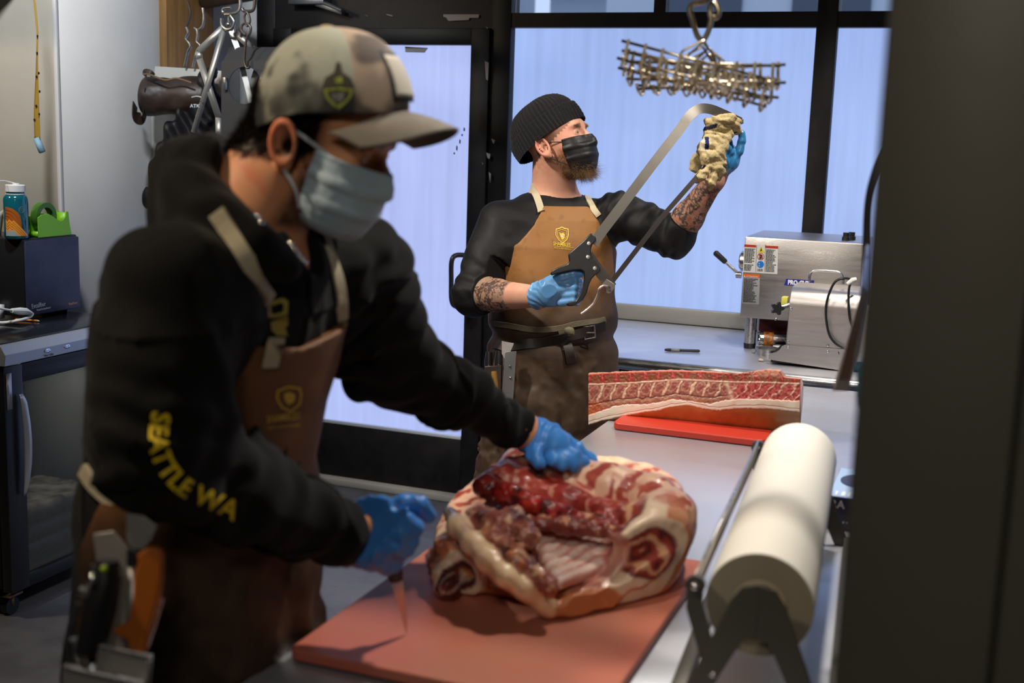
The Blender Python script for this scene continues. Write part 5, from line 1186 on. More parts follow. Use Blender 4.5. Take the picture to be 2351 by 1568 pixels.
strands('beard', bp, bdir, .006+.024*low+rs.uniform(0, .006, len(bp)), .00035, beardm, man, .7)
ep = [];
for sg in (1, -1):
    for _ in range(160): ep.append(HX(.094, sg*rs.uniform(.014, .046), .036+rs.normal(0, .002)))
ep, _g = surface_pts(headF, lambda n: np.array(ep), 0)
strands('eyebrow', np.array(ep), [RH@A(.05, .8*np.sign((p-hc2)@RH[:, 1]), -.1) for p in ep], [.007]*len(ep), .0003, beardm, man)
# beanie: ribbed knit with a turned cuff
def knit(name, c, R, m, par, tilt, rx, ry, h, cuff, nrib=54, lowz=0.0, seed=3):
    T = np.array([[math.cos(tilt), 0, math.sin(tilt)], [0, 1, 0], [-math.sin(tilt), 0, math.cos(tilt)]]); RR_ = R@T
    nu, nv = nrib*8, 70; V = np.zeros((nu, nv, 3)); rnd = np.random.RandomState(seed)
    for j in range(nv):
        v = j/(nv-1)
        if v < .34:    # outside of the cuff, from its bottom up
            s = v/.34; z = lowz+cuff*s; rad = 1.03+.015*math.sin(math.pi*s); rib = .0026
        elif v < .38: s = (v-.34)/.04; z = lowz+cuff*(1-.03*s); rad = 1.03-.055*s; rib = .0012
        else:
            s = (v-.38)/.62; a = s*math.pi/2; z = lowz+cuff*.97+(h-cuff*.97)*math.sin(a); rad = .985*math.cos(a)**.72 if s < .999 else .001; rib = .0022*min(1, rad*1.3)
        th = np.linspace(0, 2*math.pi, nu, endpoint=False); rr = rib*np.cos(th*nrib)**3+rib*.5*rnd.normal(0, .35, nu)
        V[:, j, 0] = (rx*rad+rr)*np.cos(th)+.004*np.sin(3*th+v*5)*rad; V[:, j, 1] = (ry*rad+rr)*np.sin(th); V[:, j, 2] = z+rnd.normal(0, .0004, nu)
    V = c+V.reshape(-1, 3)@RR_.T; idx = np.arange(nu*nv).reshape(nu, nv); i2 = np.roll(idx, -1, 0)
    F_ = np.stack([idx[:, :-1], i2[:, :-1], i2[:, 1:], idx[:, 1:]], -1).reshape(-1, 4)
    return mesh(name, V, F_, m, par, True)
wool = mat('black_wool', (.010, .010, .012), .9, bump=.9, bscale=500, bdet=2, sheen=.08, bdist=.002, spec=.2)
bn = knit('beanie', HX(-.012, 0, .018), RH, wool, man, -.36, .117, .093, .132, .060)
fz_p = np.array([v.co for v in bn.data.vertices])[::23]; fzc = HX(-.018, 0, .04); strands('wool_fuzz', fz_p, fz_p-fzc, np.full(len(fz_p), .0035), .0002, wool, bn, 1.2, 7)
# mask
def mask_part(c, R, X, colm, par, hF, edge, straps, piping=None, size=1.0):
    cen = X(.062, 0, -.044)
    def f(P):
        q = (P-c)@R
        sh = smin(ell(cen, (.061*size, .064, .076*size), R)(P), hF(P)-.0035, .012)
        w = q[:, 2]+.035; sh = sh-.0022*np.clip(np.sin(w*185), -.2, 1)*np.exp(-(w/.05)**2)-.0016*fbm(P, 40, 3, 2)
        hd = smax(sh, -(sh+.004), .001)
        d = smax(hd, edge-q[:, 0]+.10*np.abs(w), .002); d = smax(d, np.abs(q[:, 2]+.050)-.054*size, .003); return d
    lo, hi = bnd([cen], .095); return sdf('face_mask', f, lo, hi, .0022, colm, par), f
mblack = mat('black_mask_fabric', (.009, .009, .010), .5, bump=.35, bscale=90, spec=.35)
mk, mkF = mask_part(hc2, RH, HX, mblack, man, headF, .046, None)
for z0_, z1_ in ((-.004, .010), (-.080, -.032)):
    B().tube(bez([HX(.052, -.064, z0_ if z0_ > -.05 else -.075), HX(.025, -.074, (z0_+z1_)/2), HX(-.004, -.084, z1_)]), .0014, 8).go('ear_loop', mblack, mk)
    B().tube(bez([HX(.052, .064, z0_ if z0_ > -.05 else -.075), HX(.025, .074, (z0_+z1_)/2), HX(-.004, .084, z1_)]), .0014, 8).go('ear_loop', mblack, mk)
# shirt
cR, cL = eR+(wR-eR)*.14, eL+(wL-eL)*.22
shsl = [gchain([(sR, .074), (sR+(eR-sR)*.5, .068), (eR, .062), (cR, .056)], .03), gchain([(sL, .072), (sL+(eL-sL)*.5, .062), (eL, .058), (cL, .052)], .03)]
nkc = nb2+A(0, 0, .028)
def shirtF(P):
    d = torsoF(P); d = smin(d, shsl[0](P), .05); d = smin(d, shsl[1](P), .05)
    f1 = fbm(P, 9, 21, 3); f2 = np.sin(P@A(48, 10, 62)+4*f1)
    tR, tL = limb_t(P, sR, eR), limb_t(P, sL, eL); nr = np.exp(-(np.linalg.norm(P-(sR+(eR-sR)*np.clip(tR, 0, 1)[:, None]), axis=1)/.11)**4); nl = np.exp(-(np.linalg.norm(P-(sL+(eL-sL)*np.clip(tL, 0, 1)[:, None]), axis=1)/.11)**4)
    d = d+.003*f1+.0018*f2*(1-nr*.2)+.0022*np.sin(tR*34+3*f1)*nr*sstep(tR, .5, .9)+.003*np.sin(tL*26+5*f1)*nl
    d = smax(d, .06-np.linalg.norm((P-nkc)*A(1, 1, 1.25), axis=1)+.026, .004)
    d = smax(d, np.where(tR > .8, limb_t(P, eR, wR)-.17, -1)*.28, .003) if False else d
    uR = unit(wR-eR); uL = unit(wL-eL); kR = np.linalg.norm(P-cR, axis=1) < .12; kL = np.linalg.norm(P-cL, axis=1) < .12
    d = np.where(kR, smax(d, (P-cR-uR*.012)@uR, .003), d); d = np.where(kL, smax(d, (P-cL-uL*.012)@uL, .003), d)
    return smax(d, .80-P[:, 2], .01)
shm = mat('black_jersey', (.0045, .0045, .0055), .6, bump=.25, bscale=350, spec=.28)
lo, hi = bnd([sR, eR, sL, eL, cL, cR, pc, nb2], .12); lo[:2] -= .08; hi[:2] += .08
sdf('shirt', shirtF, lo, hi, .005, shm, man)
# apron
torA = lambda P: smin(torsoF(P), loftSk(P), .03)
skS = [(.42, pc[0], pc[1], .235, .165), (.70, pc[0], pc[1], .215, .158), (hipz, pc[0], pc[1], .190, .146), (PD(1268, 800, D0)[2], *PD(1268, 800, D0)[:2], .184, .150), (PD(1268, 770, D0)[2], *PD(1268, 770, D0)[:2], .17, .14)]
loftSk = loft(skS, Fb, .03); ztop = PD(1300, 476, 3.66)[2]; zb = {py: PD(1300, py, 3.66)[2] for py in (476, 520, 560, 600, 640, 700, 760)}
wz = [(.3, .60), (zb[760], .60), (zb[700], .46), (zb[640], .32), (zb[600], .225), (zb[560], .165), (zb[520], .13), (zb[476], .108)]
def apronF(P):
    d = torA(P); z = P[:, 2]; cx_ = np.interp(z, [s[0] for s in torsoS], [s[1] for s in torsoS]); cy_ = np.interp(z, [s[0] for s in torsoS], [s[2] for s in torsoS])
    u = (P[:, 0]-cx_)*Lb_[0]+(P[:, 1]-cy_)*Lb_[1]; v = (P[:, 0]-cx_)*Fb[0]+(P[:, 1]-cy_)*Fb[1]
    s = np.arctan2(u, v)*.165; w = np.interp(z, [a for a, _ in wz], [b for _, b in wz]); n1 = fbm(P, 10, 31, 3); n2 = np.sin(P@A(30, 20, 8)+6*n1)
    skf_ = sstep(-z, -1.06, -.95); blz = np.exp(-((z-1.10)/.05)**2)
    d = d-.011+.0035*n1*(1+skf_)+.004*n2*skf_-.012*blz*(1+.5*n1)+.008*np.exp(-((z-1.045)/.02)**2)
    d = smax(d, -(torA(P)+.010), .002)
    return smax(smax(d, np.abs(s)-w, .004), z-ztop-.01*np.abs(s/.1)**2*0, .003)
def apcol(P):
    z = P[:, 2]; n1, n2 = fbm(P, 9, 33, 4), fbm(P, 45, 34, 3); C = np.tile(lin3(150, 104, 54), (len(P), 1)); C = mixc(C, lin3(122, 82, 42), np.clip(n1*.8+.3, 0, 1)*.6)
    dk = sstep(-z-.06*n1+.05*((P-pc)@RT), -1.26, -1.10); C = mixc(C, lin3(78, 60, 44), dk); C = mixc(C, lin3(50, 40, 32), dk*np.clip(n2+.3, 0, 1)*.7); C = mixc(C, lin3(104, 90, 68), dk*sstep(n1, .25, .5)*.45)
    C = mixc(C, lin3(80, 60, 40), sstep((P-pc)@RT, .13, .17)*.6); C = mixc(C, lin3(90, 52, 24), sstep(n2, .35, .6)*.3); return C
canv = mat('waxed_canvas', (.5, .3, .1), .58, attr=True, bump=.3, bscale=260, bdet=3, bdist=.001, spec=.35)
lo, hi = bnd([pc+A(-.27, -.27, -.5), pc+A(.27, .27, .6)], 0); hi[2] = ztop+.02; lo[2] = .40
apr = sdf('apron', apronF, lo, hi, .0045, canv, man, apcol)
webm = mat('cotton_webbing', (.50, .44, .30), .8, bump=.4, bscale=300); ylp = mat('yellow_print', (.72, .50, .03), .5); pal = mat('pale_print2', (.75, .62, .45), .5)
allF = lambda P: np.minimum(shirtF(P), np.minimum(apronF(P), bodyF(P)))
band(allF, [(1214, 411), (1224, 432), (1236, 462), (1243, 486)], .021, .0015, 'neck_strap', webm, apr, off=.003); band(allF, [(1330, 428), (1347, 452), (1362, 478), (1374, 496)], .019, .0015, 'neck_strap', webm, apr, off=.003)
# emblem
em = lambda pts: [(1290+x, 543+y) for x, y in pts]
sh_o = em([(-14, -18), (-6, -20), (0, -23), (6, -20), (15, -18), (16, -4), (12, 8), (2, 16), (-8, 8), (-15, -4)]); sh_i = em([(-11, -15), (0, -18), (12, -15), (13, -4), (9, 6), (2, 12), (-6, 6), (-12, -4)])
def ringpoly(o, i): return [[o[k], o[(k+1) % len(o)], i[(k+1) % len(i)], i[k]] for k in range(len(o))]
sc1 = lambda P_, s, c: [(c[0]+(x-c[0])*s, c[1]+(y-c[1])*s) for x, y in P_]
drape_poly('emblem', ringpoly(sh_o, sc1(sh_o, .86, (1290, 541)))+ringpoly(sc1(sh_o, .74, (1290, 541)), sc1(sh_o, .68, (1290, 541)))+[em([(-6, -10), (-2, -7), (3, -9), (7, -4), (6, 4), (1, 8), (-3, 2), (-5, -4)])], apronF, ylp, apr, off=.0013, cuts=2)
drape_poly('emblem_highlight', [em([(-2, -4), (2, -5), (3, 0), (0, 3), (-2, 0)])], apronF, pal, apr, off=.0022, cuts=1)
sl = .105
drape_text('lettering', 'SHAMBLES', 10, apronF, lambda x, y: (1270+x*.86, 562.5+x*sl*.8-y*1.15), ylp, apr, bold=.12, off=.0013, sub=1)
drape_text('lettering', 'MEAT & PROVISIONS', 4.2, apronF, lambda x, y: (1272+x*.98, 570+x*sl-y), ylp, apr, off=.0013, sub=0)
drape_poly('emblem_rule', [[(1270, 564.3), (1317, 568.6), (1317, 569.4), (1270, 565.1)]], apronF, ylp, apr, off=.0013, cuts=2)
# ties and belt
olv = mat('olive_tie', (.16, .14, .09), .8, bump=.4, bscale=200); beltm = mat('dark_leather_belt', (.018, .013, .011), .4, bump=.2, bscale=60)
band(apronF, [(1128, 742), (1170, 748), (1230, 757), (1285, 753), (1320, 744), (1376, 736), (1388, 733)], .016, .003, 'apron_tie', olv, apr); band(apronF, [(1290, 755), (1296, 775), (1300, 790), (1301, 806)], .028, .003, 'tie_end', olv, apr)
kn_ = hit(apronF, 1302, 757); sdf('knot', lambda P: smin(ell(kn_, (.018, .012, .011))(P), ell(kn_+A(.012, 0, -.008), (.012, .010, .014))(P), .008)+.0015*fbm(P, 120, 2), kn_-.04, kn_+.04, .0022, olv, apr)
belt = band(apronF, [(1140, 792), (1175, 796), (1230, 787), (1290, 774), (1340, 762), (1386, 748)], .030, .004, 'belt', beltm, man, off=.004)
bk_ = hit(apronF, 1352, 764)
B().tube([PD(1340, 757, 0)*0+bk_+RT*a+UPC*b_+TC*.010 for a, b_ in ((-.015, .018), (.016, .022), (.018, -.014), (-.013, -.020))], .0028, 8, True).tube([bk_+RT*-.014+TC*.012, bk_+RT*.016+TC*.012], .002, 6).go('buckle', steel, belt)
band(apronF, [(1290, 778), (1300, 792), (1306, 815), (1308, 834)], .030, .003, 'belt_end', beltm, man, off=.006)
# trousers and shoes
trous = mat('dark_work_trousers', (.02, .02, .024), .8, bump=.3, bscale=120)
def trF(P): return smax(smin(gchain(legs_(1, .022))(P), gchain(legs_(-1, .022))(P), .02)+.005*fbm(P, 12, 41), .10-P[:, 2], .005)
lo, hi = bnd([feet[0], feet[1], feet[0]+A(0, 0, .85)], .17); sdf('trousers', trF, lo, hi, .008, trous, man)
for f_ in feet: sdf('shoe', lambda P, f_=f_: smax(U([ell(f_+Fb*.05+A(0, 0, .045), (.13, .05, .045), framed(Fb)), ell(f_-Fb*.02+A(0, 0, .08), (.055, .048, .07), framed(Fb))], .03)(P), .004-P[:, 2], .004), *bnd([f_, f_+Fb*.1], .15), .006, beltm, man)
# gloves
gl1 = mat('light_blue_nitrile', (.13, .36, .72), .30, bump=.5, bscale=70, bdet=3, coat=.3, bdist=.0015, var=(.18, .42, .78), vscale=20)
gl2 = mat('blue_nitrile', (.03, .20, .45), .35, bump=.5, bscale=70, bdet=3, coat=.2, bdist=.0015)
d1 = 3.405
def fing(pts, d, r, k=.004): P_ = [PD(x, y, d+dz) for x, y, dz in pts]; return chain([(p, r*(1-.06*i)) for i, p in enumerate(P_)])
g1 = [cap(PD(1236, 679, 3.46), PD(1262, 668, 3.43), .037, .038), ell(PD(1278, 664, 3.42), (.044, .040, .030), np.stack([RT, TC, UPC], 1)), cap(PD(1262, 690, 3.42), PD(1300, 692, 3.42), .016, .013)]
fg = []
for k in range(4):
    y = 646+k*15.5; xk = 1308-k*1.5; fg.append(U(chain([(PD(xk-14, y+2, 3.400), .0125), (PD(xk+13, y-1, 3.392), .0118), (PD(xk+22-k, y+1, 3.415), .0108), (PD(xk+14-k, y+3, 3.440), .010)]), .004))
fg.append(U(chain([(PD(1262, 650, 3.41), .020), (PD(1290, 634, 3.392), .0155), (PD(1315, 629, 3.388), .0135), (PD(1333, 628, 3.392), .0115)]), .006))
def glR(P):
    d = U(g1, .02)(P)
    for f_ in fg: d = smin(d, f_(P), .0065)
    uR = unit(wR-eR); t = (P-wR)@uR; d = d-.004*np.exp(-((t+.008)/.004)**2)
    n = fbm(P, 40, 51, 2); d = d+.0010*np.sin(P@A(200, 60, 320)+5*n)*sstep(-t, -.05, -.02)+.0008*n
    return smax(d, -t-.016, .002)
sdf('glove', glR, *bnd([PD(1230, 690, 3.44), PD(1340, 620, 3.38), PD(1335, 700, 3.44), PD(1240, 640, 3.5)], .03), .0022, gl1, man)
d2 = 3.58
g2 = [cap(PD(1652, 392, 3.6), PD(1668, 372, d2), .030, .034), ell(PD(1672, 358, d2), (.032, .028, .036), np.stack([RT, TC, UPC], 1))]
fg2 = [U(chain([(PD(1682, 362, 3.57), .015), (PD(1697, 347, 3.56), .0125), (PD(1703, 325, 3.555), .0115), (PD(1703, 306, 3.55), .0105)]), .005),
       U(chain([(PD(1676, 350, 3.55), .013), (PD(1666, 336, 3.53), .012), (PD(1655, 322, 3.52), .0105)]), .005), U(chain([(PD(1668, 356, 3.55), .013), (PD(1656, 340, 3.53), .012), (PD(1642, 328, 3.52), .0105)]), .005),
       U(chain([(PD(1680, 345, 3.57), .012), (PD(1672, 326, 3.56), .011), (PD(1662, 312, 3.55), .010)]), .005), U(chain([(PD(1664, 372, 3.55), .014), (PD(1655, 350, 3.525), .012), (PD(1650, 338, 3.52), .011)]), .005)]
def glL(P):
    d = U(g2, .02)(P)
    for f_ in fg2: d = smin(d, f_(P), .005)
    uL = unit(wL-eL); t = (P-wL)@uL; n = fbm(P, 40, 53, 2); return smax(d+.0009*np.sin(P@A(260, 80, -160)+5*n)+.0008*n, -t-.01, .002)
sdf('glove', glL, *bnd([PD(1640, 400, 3.62), PD(1712, 295, 3.5), PD(1690, 380, 3.65)], .035), .0022, gl2, man)
# ---------------------------------------------------------------- the saw he holds
saw = thing('butcher_saw', 'large steel butcher saw with black handle held by the man at the window', 'saw', PD(1345, 600, 3.39))
ds_ = lambda x: 3.372+(x-1345)/355*.15
def sp(x, y): return PD(x, y, ds_(x))
cen_ = bez([(1362, 560, 0), (1385, 528, 0), (1420, 482, 0), (1500, 376, 0), (1560, 298, 0), (1583, 266, 0), (1606, 250, 0), (1632, 251, 0), (1662, 263, 0), (1700, 281, 0)], 6)
B().tube([sp(a, b_) for a, b_, _ in cen_], 0, flat=(.028, .0035, TC)).go('frame', bandm, saw, auto=True)
B().tube([sp(1350, 585), sp(1372, 618), sp(1405, 660)], 0, flat=(.030, .0035, TC)).go('frame_end', bandm, saw)
B().prism([PD(x, y, ds_(1390)-.002) for x, y in ((1392, 640), (1411, 652), (1411, 662), (1400, 674), (1391, 672), (1390, 662), (1380, 654))], TC*.004).go('blade_clamp', bandm, saw, bev=.001)
B().tube([sp(1404, 648)+TC*.0, sp(1520, 498), sp(1618, 386), sp(1697, 290)], 0, flat=(.014, .0012, TC)).go('blade', mat('dark_blade', (.10, .085, .085), .35, .9), saw)
B().tube(bez([PD(x, y, 3.355) for x, y in ((1402, 662), (1396, 656), (1386, 655), (1376, 662), (1372, 676), (1364, 694), (1350, 708), (1334, 720))], 6), .0032, 10).go('tension_lever', mat('pinkish_steel', (.62, .50, .46), .28, 1), saw)
hp = [(1356, 535), (1363, 538), (1369, 546), (1368, 553), (1360, 562), (1357, 572), (1358, 584), (1363, 594), (1379, 616), (1379, 622), (1366, 632), (1359, 640), (1352.5, 654), (1347, 674), (1339, 689), (1322, 700), (1306, 703), (1300, 698), (1304, 693), (1322, 690), (1331, 676), (1338, 659), (1341.5, 640), (1340, 624), (1333, 619), (1316, 620), (1300, 623), (1283, 627), (1266, 632), (1263, 627), (1270, 619), (1283, 613), (1303, 606), (1307, 600), (1306, 594), (1304.5, 583), (1316, 573), (1338, 554)]
hd = B().prism([PD(x, y, 3.362) for x, y in hp], -TC*.022).go('handle', mat('black_handle', (.012, .012, .013), .38, bump=.1), saw, bev=.003)
for x, y in ((1352, 559), (1350, 590), (1366, 616)): B().lathe(PD(x, y, 3.3615), TC, [(0, -.002), (.0055, -.002), (.0055, .001), (0, .0016)], 16).go('rivet', steel, hd)
B().box(sp(1701, 279)+TC*.004, (.012, .010, .012)).cyl(sp(1699, 272), sp(1705, 284), .004).go('end_bolt', bandm, saw)
# ---------------------------------------------------------------- towel
tw = lambda x, y, d: PD(x, y, d)
tfold = [gchain([(tw(1626, 280, 3.50), .013), (tw(1650, 277, 3.49), .015), (tw(1680, 271, 3.49), .014)], .01), gchain([(tw(1622, 296, 3.50), .010), (tw(1650, 292, 3.50), .014), (tw(1690, 282, 3.51), .012), (tw(1692, 300, 3.53), .012), (tw(1655, 304, 3.51), .010)], .01),
         gchain([(tw(1642, 303, 3.51), .012), (tw(1626, 313, 3.50), .014), (tw(1632, 325, 3.50), .014)], .01), gchain([(tw(1608, 342, 3.50), .012), (tw(1622, 328, 3.49), .014), (tw(1640, 334, 3.50), .016)], .01),
         gchain([(tw(1608, 346, 3.50), .010), (tw(1625, 360, 3.49), .018), (tw(1650, 352, 3.50), .016), (tw(1658, 372, 3.51), .014)], .01), gchain([(tw(1600, 366, 3.52), .018), (tw(1596, 382, 3.53), .016), (tw(1604, 394, 3.53), .010)], .01),
         gchain([(tw(1622, 372, 3.50), .016), (tw(1648, 385, 3.50), .014), (tw(1654, 396, 3.51), .012), (tw(1648, 408, 3.52), .010)], .01), gchain([(tw(1628, 384, 3.49), .010), (tw(1608, 404, 3.49), .014), (tw(1601, 414, 3.50), .010)], .008),
         gchain([(tw(1640, 396, 3.50), .013), (tw(1632, 418, 3.50), .015), (tw(1632, 430, 3.51), .010)], .008)]
tfold.append(gchain([(tw(1652, 318, 3.50), .017), (tw(1655, 342, 3.50), .017), (tw(1676, 300, 3.52), .014)], .01))
def towF(P):
    d = tfold[0](P)
    for g in tfold[1:]: d = smin(d, g(P), .004)
    n = fbm(P, 26, 61, 2); s = P@unit(RT*.6-UPC*.8); return d+.0012*vnoise(P, 420, 5)+.0018*np.sin(P@(RT*120+UPC*260)+6*n)+.002*n
def towcol(P):
    n = fbm(P, 120, 62, 2); C = np.tile(lin3(196, 178, 132), (len(P), 1)); C = mixc(C, lin3(140, 122, 84), np.clip(n+.2, 0, 1)*.7)
    q = (P-tw(1620, 330, 3.49)); x, y = q@RT, q@UPC; C = mixc(C, lin3(228, 218, 188), sstep(x, -.022, -.012)*sstep(-x, -.018, -.008)*sstep(np.abs(y+.004), .020, .012)); C = mixc(C, lin3(24, 30, 84), (np.abs(x-.002) < .006)*(np.abs(y) < .019)*1.0)
    q2 = P-tw(1632, 292, 3.49); C = mixc(C, lin3(26, 28, 52), (np.abs(q2@UPC-.22*(q2@RT)) < .006)*(np.abs(q2@RT+.005) < .022)*1.0); return C
setp(sdf('towel', towF, *bnd([tw(1590, 260, 3.5), tw(1705, 445, 3.5), tw(1590, 440, 3.5), tw(1700, 260, 3.55)], .04), .0024, mat('terry_cloth', (.5, .4, .25), .9, attr=True, bump=.9, bscale=600, bdet=2, bdist=.002), None, towcol), 'beige terry towel with navy stripes bunched round the saw tip', 'towel')
# ---------------------------------------------------------------- knife pouch at his right hip
pch = thing('knife_scabbard', 'metal knife scabbard hanging at the right hip of the man by the window', 'knife scabbard', PD(1165, 830, 3.62))
ds2 = 3.60
def pl_(pts, d, th): return B().prism([PD(x, y, d) for x, y in pts], TC*th)
pl_([(1152, 783), (1180, 788), (1170, 812), (1162, 830), (1152, 812)], ds2-.006, .002).go('belt_flap', alu, pch)
pl_([(1160, 808), (1186, 806), (1178, 925), (1150, 925)], ds2, .012).go('sheath', mat('scabbard_metal', (.16, .16, .16), .45, .5), pch, bev=.001)
for x, y in ((1171, 841), (1172, 867)): B().sph(PD(x, y, ds2-.013), .004, 12).go('rivet', chrome, pch)
for k, (pts, c, lb) in enumerate((([(1123, 808), (1122, 830), (1121, 920)], black, 'leftmost black-handled knife in the hip scabbard of the window man'), ([(1146, 806), (1145, 830), (1142, 920)], black, 'second black-handled knife with a rivet in the hip scabbard of the window man'), ([(1135, 852), (1136, 880), (1140, 925)], mat('yellow_wood_handle', (.42, .24, .04), .5, var=(.3, .15, .03), vscale=20), 'yellow-handled knife low in the hip scabbard of the window man'))):
    kt = thing('boning_knife', lb, 'knife', PD(*pts[0], 3.60), 'knives in the hip scabbard of the far man')
    B().tube([PD(x, y, 3.60-.012*(k == 2)) for x, y in pts], [.010, .0125, .0115] if k < 2 else [.010, .013, .012], 12).go('handle', c, kt)
    B().sph(PD(pts[0][0]-1, pts[0][1]+32, 3.588-.012*(k == 2)), .003, 8).go('rivet', chrome, kt)
    B().tube([PD(pts[2][0], pts[2][1], 3.60), PD(pts[2][0]+5, pts[2][1]+70, 3.60)], 0, flat=(.02, .002, TC)).go('blade', steel, kt)
pl_([(1112, 840), (1152, 838), (1150, 985), (1118, 985)], 3.605, .022).go('sheath_body', leather, pch, bev=.003)
# ================================================================ near man with the knife
Ff = unit(A(*(RT[:2]*.86+TC[:2]*.5), 0)); Lf = A(-Ff[1], Ff[0], 0)
P_pel = PD(440, 1200, 1.80)
nm = thing('person', 'man in camouflage cap, pale blue mask and black hoodie bending over the near cutting board', 'person', (P_pel[0], P_pel[1], 0))
Fh2 = unit(RT*.84+TC*.26-A(0, 0, .44)); RH2 = framed(Fh2); hc3 = PD(728, 326, 1.70); headF2, HX2 = head_sdf(hc3, RH2)
nb3 = PD(610, 500, 1.70)
def sc2(px, py, d, a, b_): p = PD(px, py, d); return (p[2], p[0], p[1], a, b_)
T2 = sorted([(.60, P_pel[0], P_pel[1], .17, .13), sc2(440, 1330, 1.80, .175, .135), sc2(440, 1200, 1.80, .168, .132), sc2(452, 1060, 1.78, .162, .130), sc2(470, 930, 1.76, .165, .132), sc2(495, 800, 1.74, .175, .136), sc2(525, 690, 1.72, .180, .132), sc2(555, 610, 1.71, .160, .110), sc2(585, 555, 1.70, .105, .080), sc2(605, 515, 1.70, .075, .065)], key=lambda s: s[0])
tor2 = gate(loft(T2, Ff, .04), *bnd([P_pel+A(-.25, -.25, -.6), nb3+A(.25, .25, .05)], 0))
s2R, e2R, w2R = PD(400, 665, 1.53), PD(356, 1036, 1.49), PD(800, 1240, 1.75)
s2L, e2L, w2L = PD(820, 625, 1.86), PD(885, 822, 1.97), PD(1208, 992, 2.13)
hd0 = PZ(1290, 1055, 1.095); dH = float((CO-hd0)@TC); 
def legs2(s, r): h_ = A(P_pel[0], P_pel[1], .90)+Lf*s*.09; k_ = A(P_pel[0], P_pel[1], .48)+Lf*s*.11+Ff*.02; a_ = A(P_pel[0], P_pel[1], .09)+Lf*s*.12-Ff*.02; return [(h_, .088+r), (k_, .060+r), (a_, .042+r)]
neck2 = U([cap(HX2(-.030, 0, -.03), nb3-Ff*.02, .058, .070), cap(HX2(-.045, 0, -.01), PD(568, 478, 1.70), .052, .066)], .03)
body2 = [neck2, gchain([(s2R, .052), (e2R, .042)]), gchain([(e2R, .042), (w2R, .028), (PD(850, 1222, 1.745), .028)]), gchain([(s2L, .052), (e2L, .042)]), gchain([(e2L, .042), (w2L, .028), (PD(1250, 1018, dH), .024)]), gchain(legs2(1, 0)), gchain(legs2(-1, 0))]
def body2F(P):
    d = tor2(P)+.012
    for g in body2: d = smin(d, g(P), .035)
    return smin(d, headF2(P), .016)
def body2col(P):
    n1, n2 = fbm(P, 30, 71, 3), fbm(P, 120, 72, 2); C = np.tile(lin3(214, 150, 108), (len(P), 1)); q = (P-hc3)@RH2
    C = mixc(C, lin3(196, 120, 84), np.clip(n1+.2, 0, 1)*.4); rr = np.linalg.norm(q, axis=1)
    er_ = sstep(np.abs(q[:, 1]), .083, .090)*(rr < .12); C = mixc(C, lin3(214, 118, 86), er_*.6)
    hair = sstep(.030-q[:, 0]-.25*np.maximum(-q[:, 2], 0), .0, .012)*sstep(q[:, 2]+.35*q[:, 0]*-1, -.034, -.016)*sstep(-rr, -.122, -.112)*(1-er_); C = mixc(C, lin3(26, 20, 17), np.clip(hair, 0, 1)*.95)
    sb = sstep(q[:, 2], -.02, .01)*sstep(.045-q[:, 0], .0, .02)*sstep(q[:, 0], -.01, .01)*(rr < .15)*(1-er_); C = mixc(C, lin3(30, 22, 18), sb*.9)
    bd = sstep(-q[:, 2], .008, .03)*sstep(q[:, 0], .010, .028)*sstep(q[:, 2], -.125, -.105); C = mixc(C, lin3(48, 30, 22), np.clip(bd*(.9+.3*n2), 0, .92))
    ew = np.exp(-((q[:, 0]-.095)/.02)**2-((q[:, 2]-.038)/.006)**2)*(np.abs(q[:, 1]) > .012)*(np.abs(q[:, 1]) < .052); C = mixc(C, lin3(28, 18, 14), np.clip(ew, 0, 1)*.9)
    return C
lo, hi = bnd([hc3+A(0, 0, .13), P_pel, s2R, e2R, w2R, s2L, w2L, PD(1260, 1020, dH), A(P_pel[0], P_pel[1], .05)], .16); lo[2] = .02
sdf('body', body2F, lo, hi, .0045, skinmat('tanned_skin'), nm, body2col)
for sg in (1, -1): e_ = B().sph(HX2(.0795, sg*.031, .016), .0125, 20).go('eye', eyem, nm)
# short hair at the nape and temples
rs = np.random.RandomState(9)
hp_, hg_ = surface_pts(lambda P: smin(headF2(P), neck2(P), .016), lambda n: hc3+np.stack([rs.uniform(-.125, .03, n), rs.uniform(-.08, .08, n), rs.uniform(-.05, .05, n)], 1)@RH2.T, 7000)
q = (hp_-hc3)@RH2; keep = (q[:, 2]-.35*q[:, 0] > -.026+.3*np.maximum(q[:, 0]+.02, 0)) & ((np.abs(q[:, 1]) < .079) | (q[:, 0] > .022) | (q[:, 0] < -.035)) & (q[:, 0] < .030)
hairm = mat('dark_brown_hair', (.008, .0055, .004), .9, spec=.05)
strands('hair', hp_[keep], hg_[keep]*.6+(RH2@A(-.5, 0, -1))[None], np.full(keep.sum(), .013), .0007, hairm, nm, .5, 2)
# cap
Fc = unit(RT*.88+TC*.32-A(0, 0, .05)); RC = framed(Fc); cc = hc3+RC@A(.020, 0, .034); CXf = lambda x, y, z: cc+RC@A(x, y, z)
nu, nv = 144, 60; V = np.zeros((nu, nv, 3)); CC = np.zeros((nu, nv, 3)); th = np.linspace(0, 2*math.pi, nu, endpoint=False)
for j in range(nv):
    v = j/(nv-1); a = v*math.pi/2; fr2 = np.clip(np.cos(th), 0, 1)
    rad = math.cos(a)**.74 if v < 1 else .0; z = .002+.118*math.sin(a)**.95; z = z-.026*(1-v)*np.clip(-np.cos(th), 0, 1)
    seam = 1-.012*np.exp(-((((th+math.pi/6) % (math.pi/3))-math.pi/6)/.03)**2)*(0 < v < .96)
    V[:, j, 0] = (.113-.008*(np.cos(th) < 0)*np.abs(np.cos(th)))*rad*np.cos(th)*seam+.006*fr2*math.sin(a*2); V[:, j, 1] = .091*rad*np.sin(th)*seam; V[:, j, 2] = z
